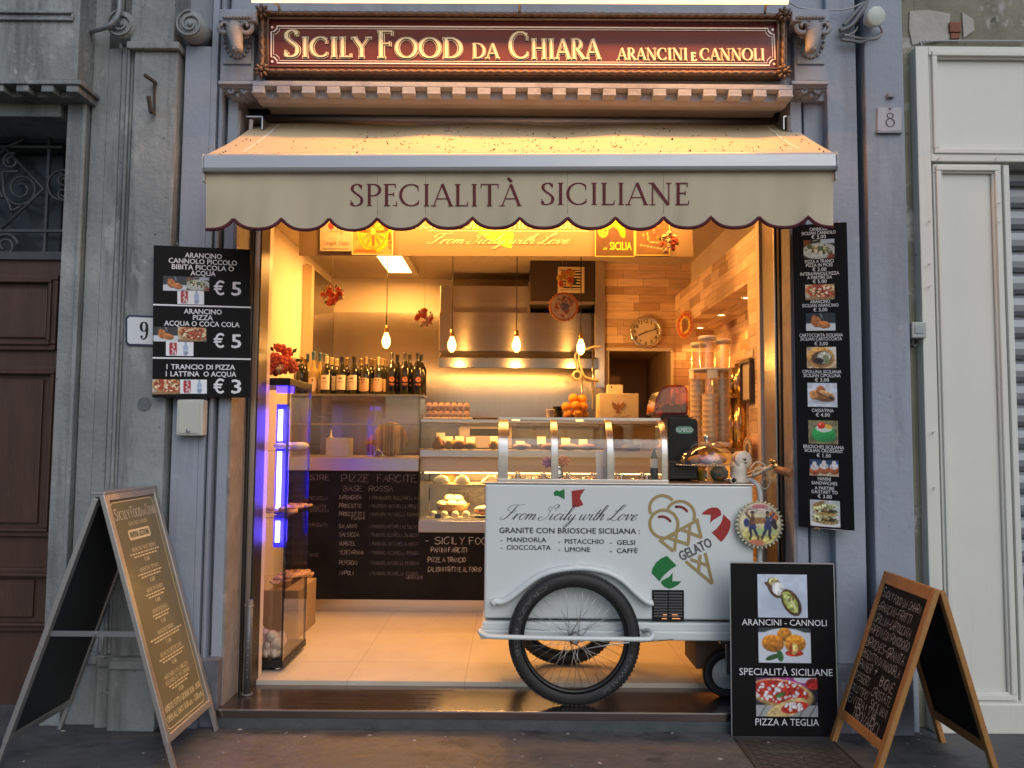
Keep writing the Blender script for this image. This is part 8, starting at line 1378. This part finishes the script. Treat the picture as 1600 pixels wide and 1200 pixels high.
# ---------------------------------------------------------------- glass cabinet with blue strips
xa, xb, ya, yb = -1.575, -1.20, .475, .955; zb_, zt_ = FZ, az(440, 592, .55)
t = thing('glass_cabinet', 'tall narrow glass cabinet with glowing blue strips at the left entrance', 'cabinet', ((xa + xb) / 2, (ya + yb) / 2, FZ)); m = MB(); m.box(xa, xb, ya, yb, FZ + .02, FZ + .055); obj('base', m, blackp, t, bevel=.003); m = MB()
for (x, y) in ((xa + .04, ya + .04), (xb - .04, ya + .04), (xa + .04, yb - .04), (xb - .04, yb - .04)): m.lathe([(.02, 0), (.02, .0195)], (x, y, FZ), 12)
obj('foot', m, alu, t); m = MB(); m.box(xa, xb, ya, yb, zt_ - .04, zt_); obj('cap', m, blackp, t, bevel=.003)
gz0, gz1 = FZ + .0555, zt_ - .0405; m = MB(); m.box(xa + .01, xb - .004, ya + .004, ya + .009, gz0, gz1); obj('front_pane', m, glass, t); m = MB(); m.box(xb - .009, xb - .004, ya + .0095, yb - .009, gz0, gz1); obj('side_pane', m, GLASS('cabinet_glass', (.95, .95, .97), .7), t); m = MB(); m.box(xa + .01, xb - .004, yb - .009, yb - .004, gz0, gz1); obj('back_pane', m, glass, t); m = MB(); m.box(xa, xa + .01, ya, yb, gz0, gz1); obj('mirror_back', m, M('violet_back', (.42, .40, .5), .35, .2), t)
m = MB()
for (x, y) in ((xb - .008, ya + .006), (xb - .008, yb - .008)): m.box(x - .006, x + .006, y - .006, y + .006, gz0, gz1)
obj('corner_strip', m, GLASS('edge_strip_glass', (.5, .5, .55), 2), t)
blue = EM('blue_glow', (.07, .03, 1.0), 6); bw = EM('blue_white_glow', (.30, .36, 1.0), 8); zsl = [az(440, 703, .6), az(440, 805, .6), az(440, 915, .6)]
seg = [(az(436, 689, .62), az(436, 640, .62)), (az(436, 795, .62), az(436, 705, .62)), (az(436, 847, .62), az(436, 814, .62))]
for (za, zb2) in seg:
    xs = ax(436.5, 740, .62); m = MB(); m.box(xs - .012, xs + .012, .612, .618, za, zb2); obj('blue_strip', m, bw, t); m = MB(); m.box(xs - .026, xs + .046, .626, .632, za - .03, zb2 + .03); obj('strip_backing', m, M('blue_backing', (.08, .06, .6), .5), t)
    light('cabinet_light', 'AREA', (xs + .0, .605, (za + zb2) / 2), 1.3 * (zb2 - za) / .2, (.12, .07, 1), .03, rot=(R(90), 0, 0), sy=zb2 - za); light('cabinet_light', 'AREA', (xs + .05, .66, (za + zb2) / 2), 3.2 * (zb2 - za) / .2, (.12, .07, 1), .03, rot=(R(90), 0, R(115)), sy=zb2 - za)
m = MB(); m.box(ax(432, 610, .56), xb - .012, .56, .60, zt_ - .075, zt_ - .0405); obj('top_glow', m, blue, t)
for z in zsl: m = MB(); m.box(xa + .011, xb - .0095, ya + .0095, yb - .0095, z - .006, z); obj('glass_shelf', m, GLASS('shelf_pane', (.85, .85, .9), 1.5), t)
dough = M('pale_dough', (.66, .52, .34), .6, col2=(.72, .60, .42), ns=20); cook = M('brown_biscuit', (.44, .20, .06), .6, col2=(.56, .30, .10), ns=50, bump=.4, bs=100)
px0 = ax(432, 705, .62)
for k, (dx, dy, s) in enumerate(((.03, .05, 1), (.10, .10, 1.1), (.02, .16, 1))): m = MB(); c = Vector((px0 + dx, .60 + dy, zsl[0] + .0005)); m.ball(c + Vector((0, 0, .022)), (.055 * s, .035, .022), 14, 8, Matrix.Rotation(.4, 3, 'Z')); obj('pale_loaf', m, dough, label='pale loaf on the top shelf of the blue lit cabinet', cat='loaf', group='pale loaves in the cabinet')
for zi, nm, lab, grp in ((1, 'ring_biscuit', 'ring biscuit on the middle shelf of the blue lit cabinet', 'ring biscuits on the middle cabinet shelf'), (2, 'twist_biscuit', 'golden twist biscuit on the lowest shelf of the blue lit cabinet', 'twist biscuits on the lowest cabinet shelf')):
    b0 = None; q = random.Random(zi)
    for k in range(22):
        lv = k // 12; c = Vector((px0 - .02 + q.uniform(0, .16), .57 + q.uniform(0, .30), zsl[zi] + .010 + lv * .016 + q.uniform(0, .004)))
        if b0 is None:
            m = MB(); m.tube([c + Vector((.024 * math.cos(2 * PI * i / 14), .02 * math.sin(2 * PI * i / 14), .003 * math.sin(4 * PI * i / 14) + .004)) for i in range(14)], .0075, 8, closed=True); b0 = obj(nm, m, cook, label=lab, cat='biscuit', group=grp)
        else: dup(b0, c, rz=q.uniform(0, 6))
shellm = M('seashell', (.42, .32, .26), .6, col2=(.72, .62, .54), ns=26, amt=.3, bump=.9, bs=50); s0 = None; q = random.Random(9); k = 0
for lv, cnt in ((0, 18), (1, 12), (2, 7)):
    for i in range(cnt):
        w_ = (1 - .25 * lv); c = Vector((-1.395 + q.uniform(-.02, .165) * (1 - .08 * lv), .55 + q.uniform(-.05, .24) * w_, FZ + .056 + lv * .038))
        if s0 is None: m = MB(); m.lathe([(0, -.034), (.010, -.028), (.016, -.018), (.012, -.014), (.024, -.004), (.022, .002), (.028, .012), (.016, .026), (0, .032)], c + Vector((0, 0, .026)), 10, Vector((1, .3, .2)), cap=False); s0 = obj('seashell', m, shellm, label='pale sea shell heaped in the base of the glass cabinet', cat='shell', group='sea shells in the cabinet base')
        else: dup(s0, c, rz=q.uniform(0, 6.2), scale=(q.uniform(.9, 1.45),) * 3)
bunch('large arrangement of red flowers on top of the glass cabinet', 441, 566, .62, 26, 0, 11, hang=False, mixk=(0, 0, 0, 1))
t = thing('wicker_box', 'tan woven box on the floor behind the glass cabinet', 'box', (-1.45, 1.35, FZ)); m = MB(); m.box(-1.60, -1.30, 1.15, 1.6, FZ, az(470, 920, 1.2)); obj('box', m, M('woven_tan', (.40, .28, .16), .7, col2=(.30, .20, .11), ns=30, stretch=(1, 1, 6), bump=.3, bs=60), t, bevel=.006)
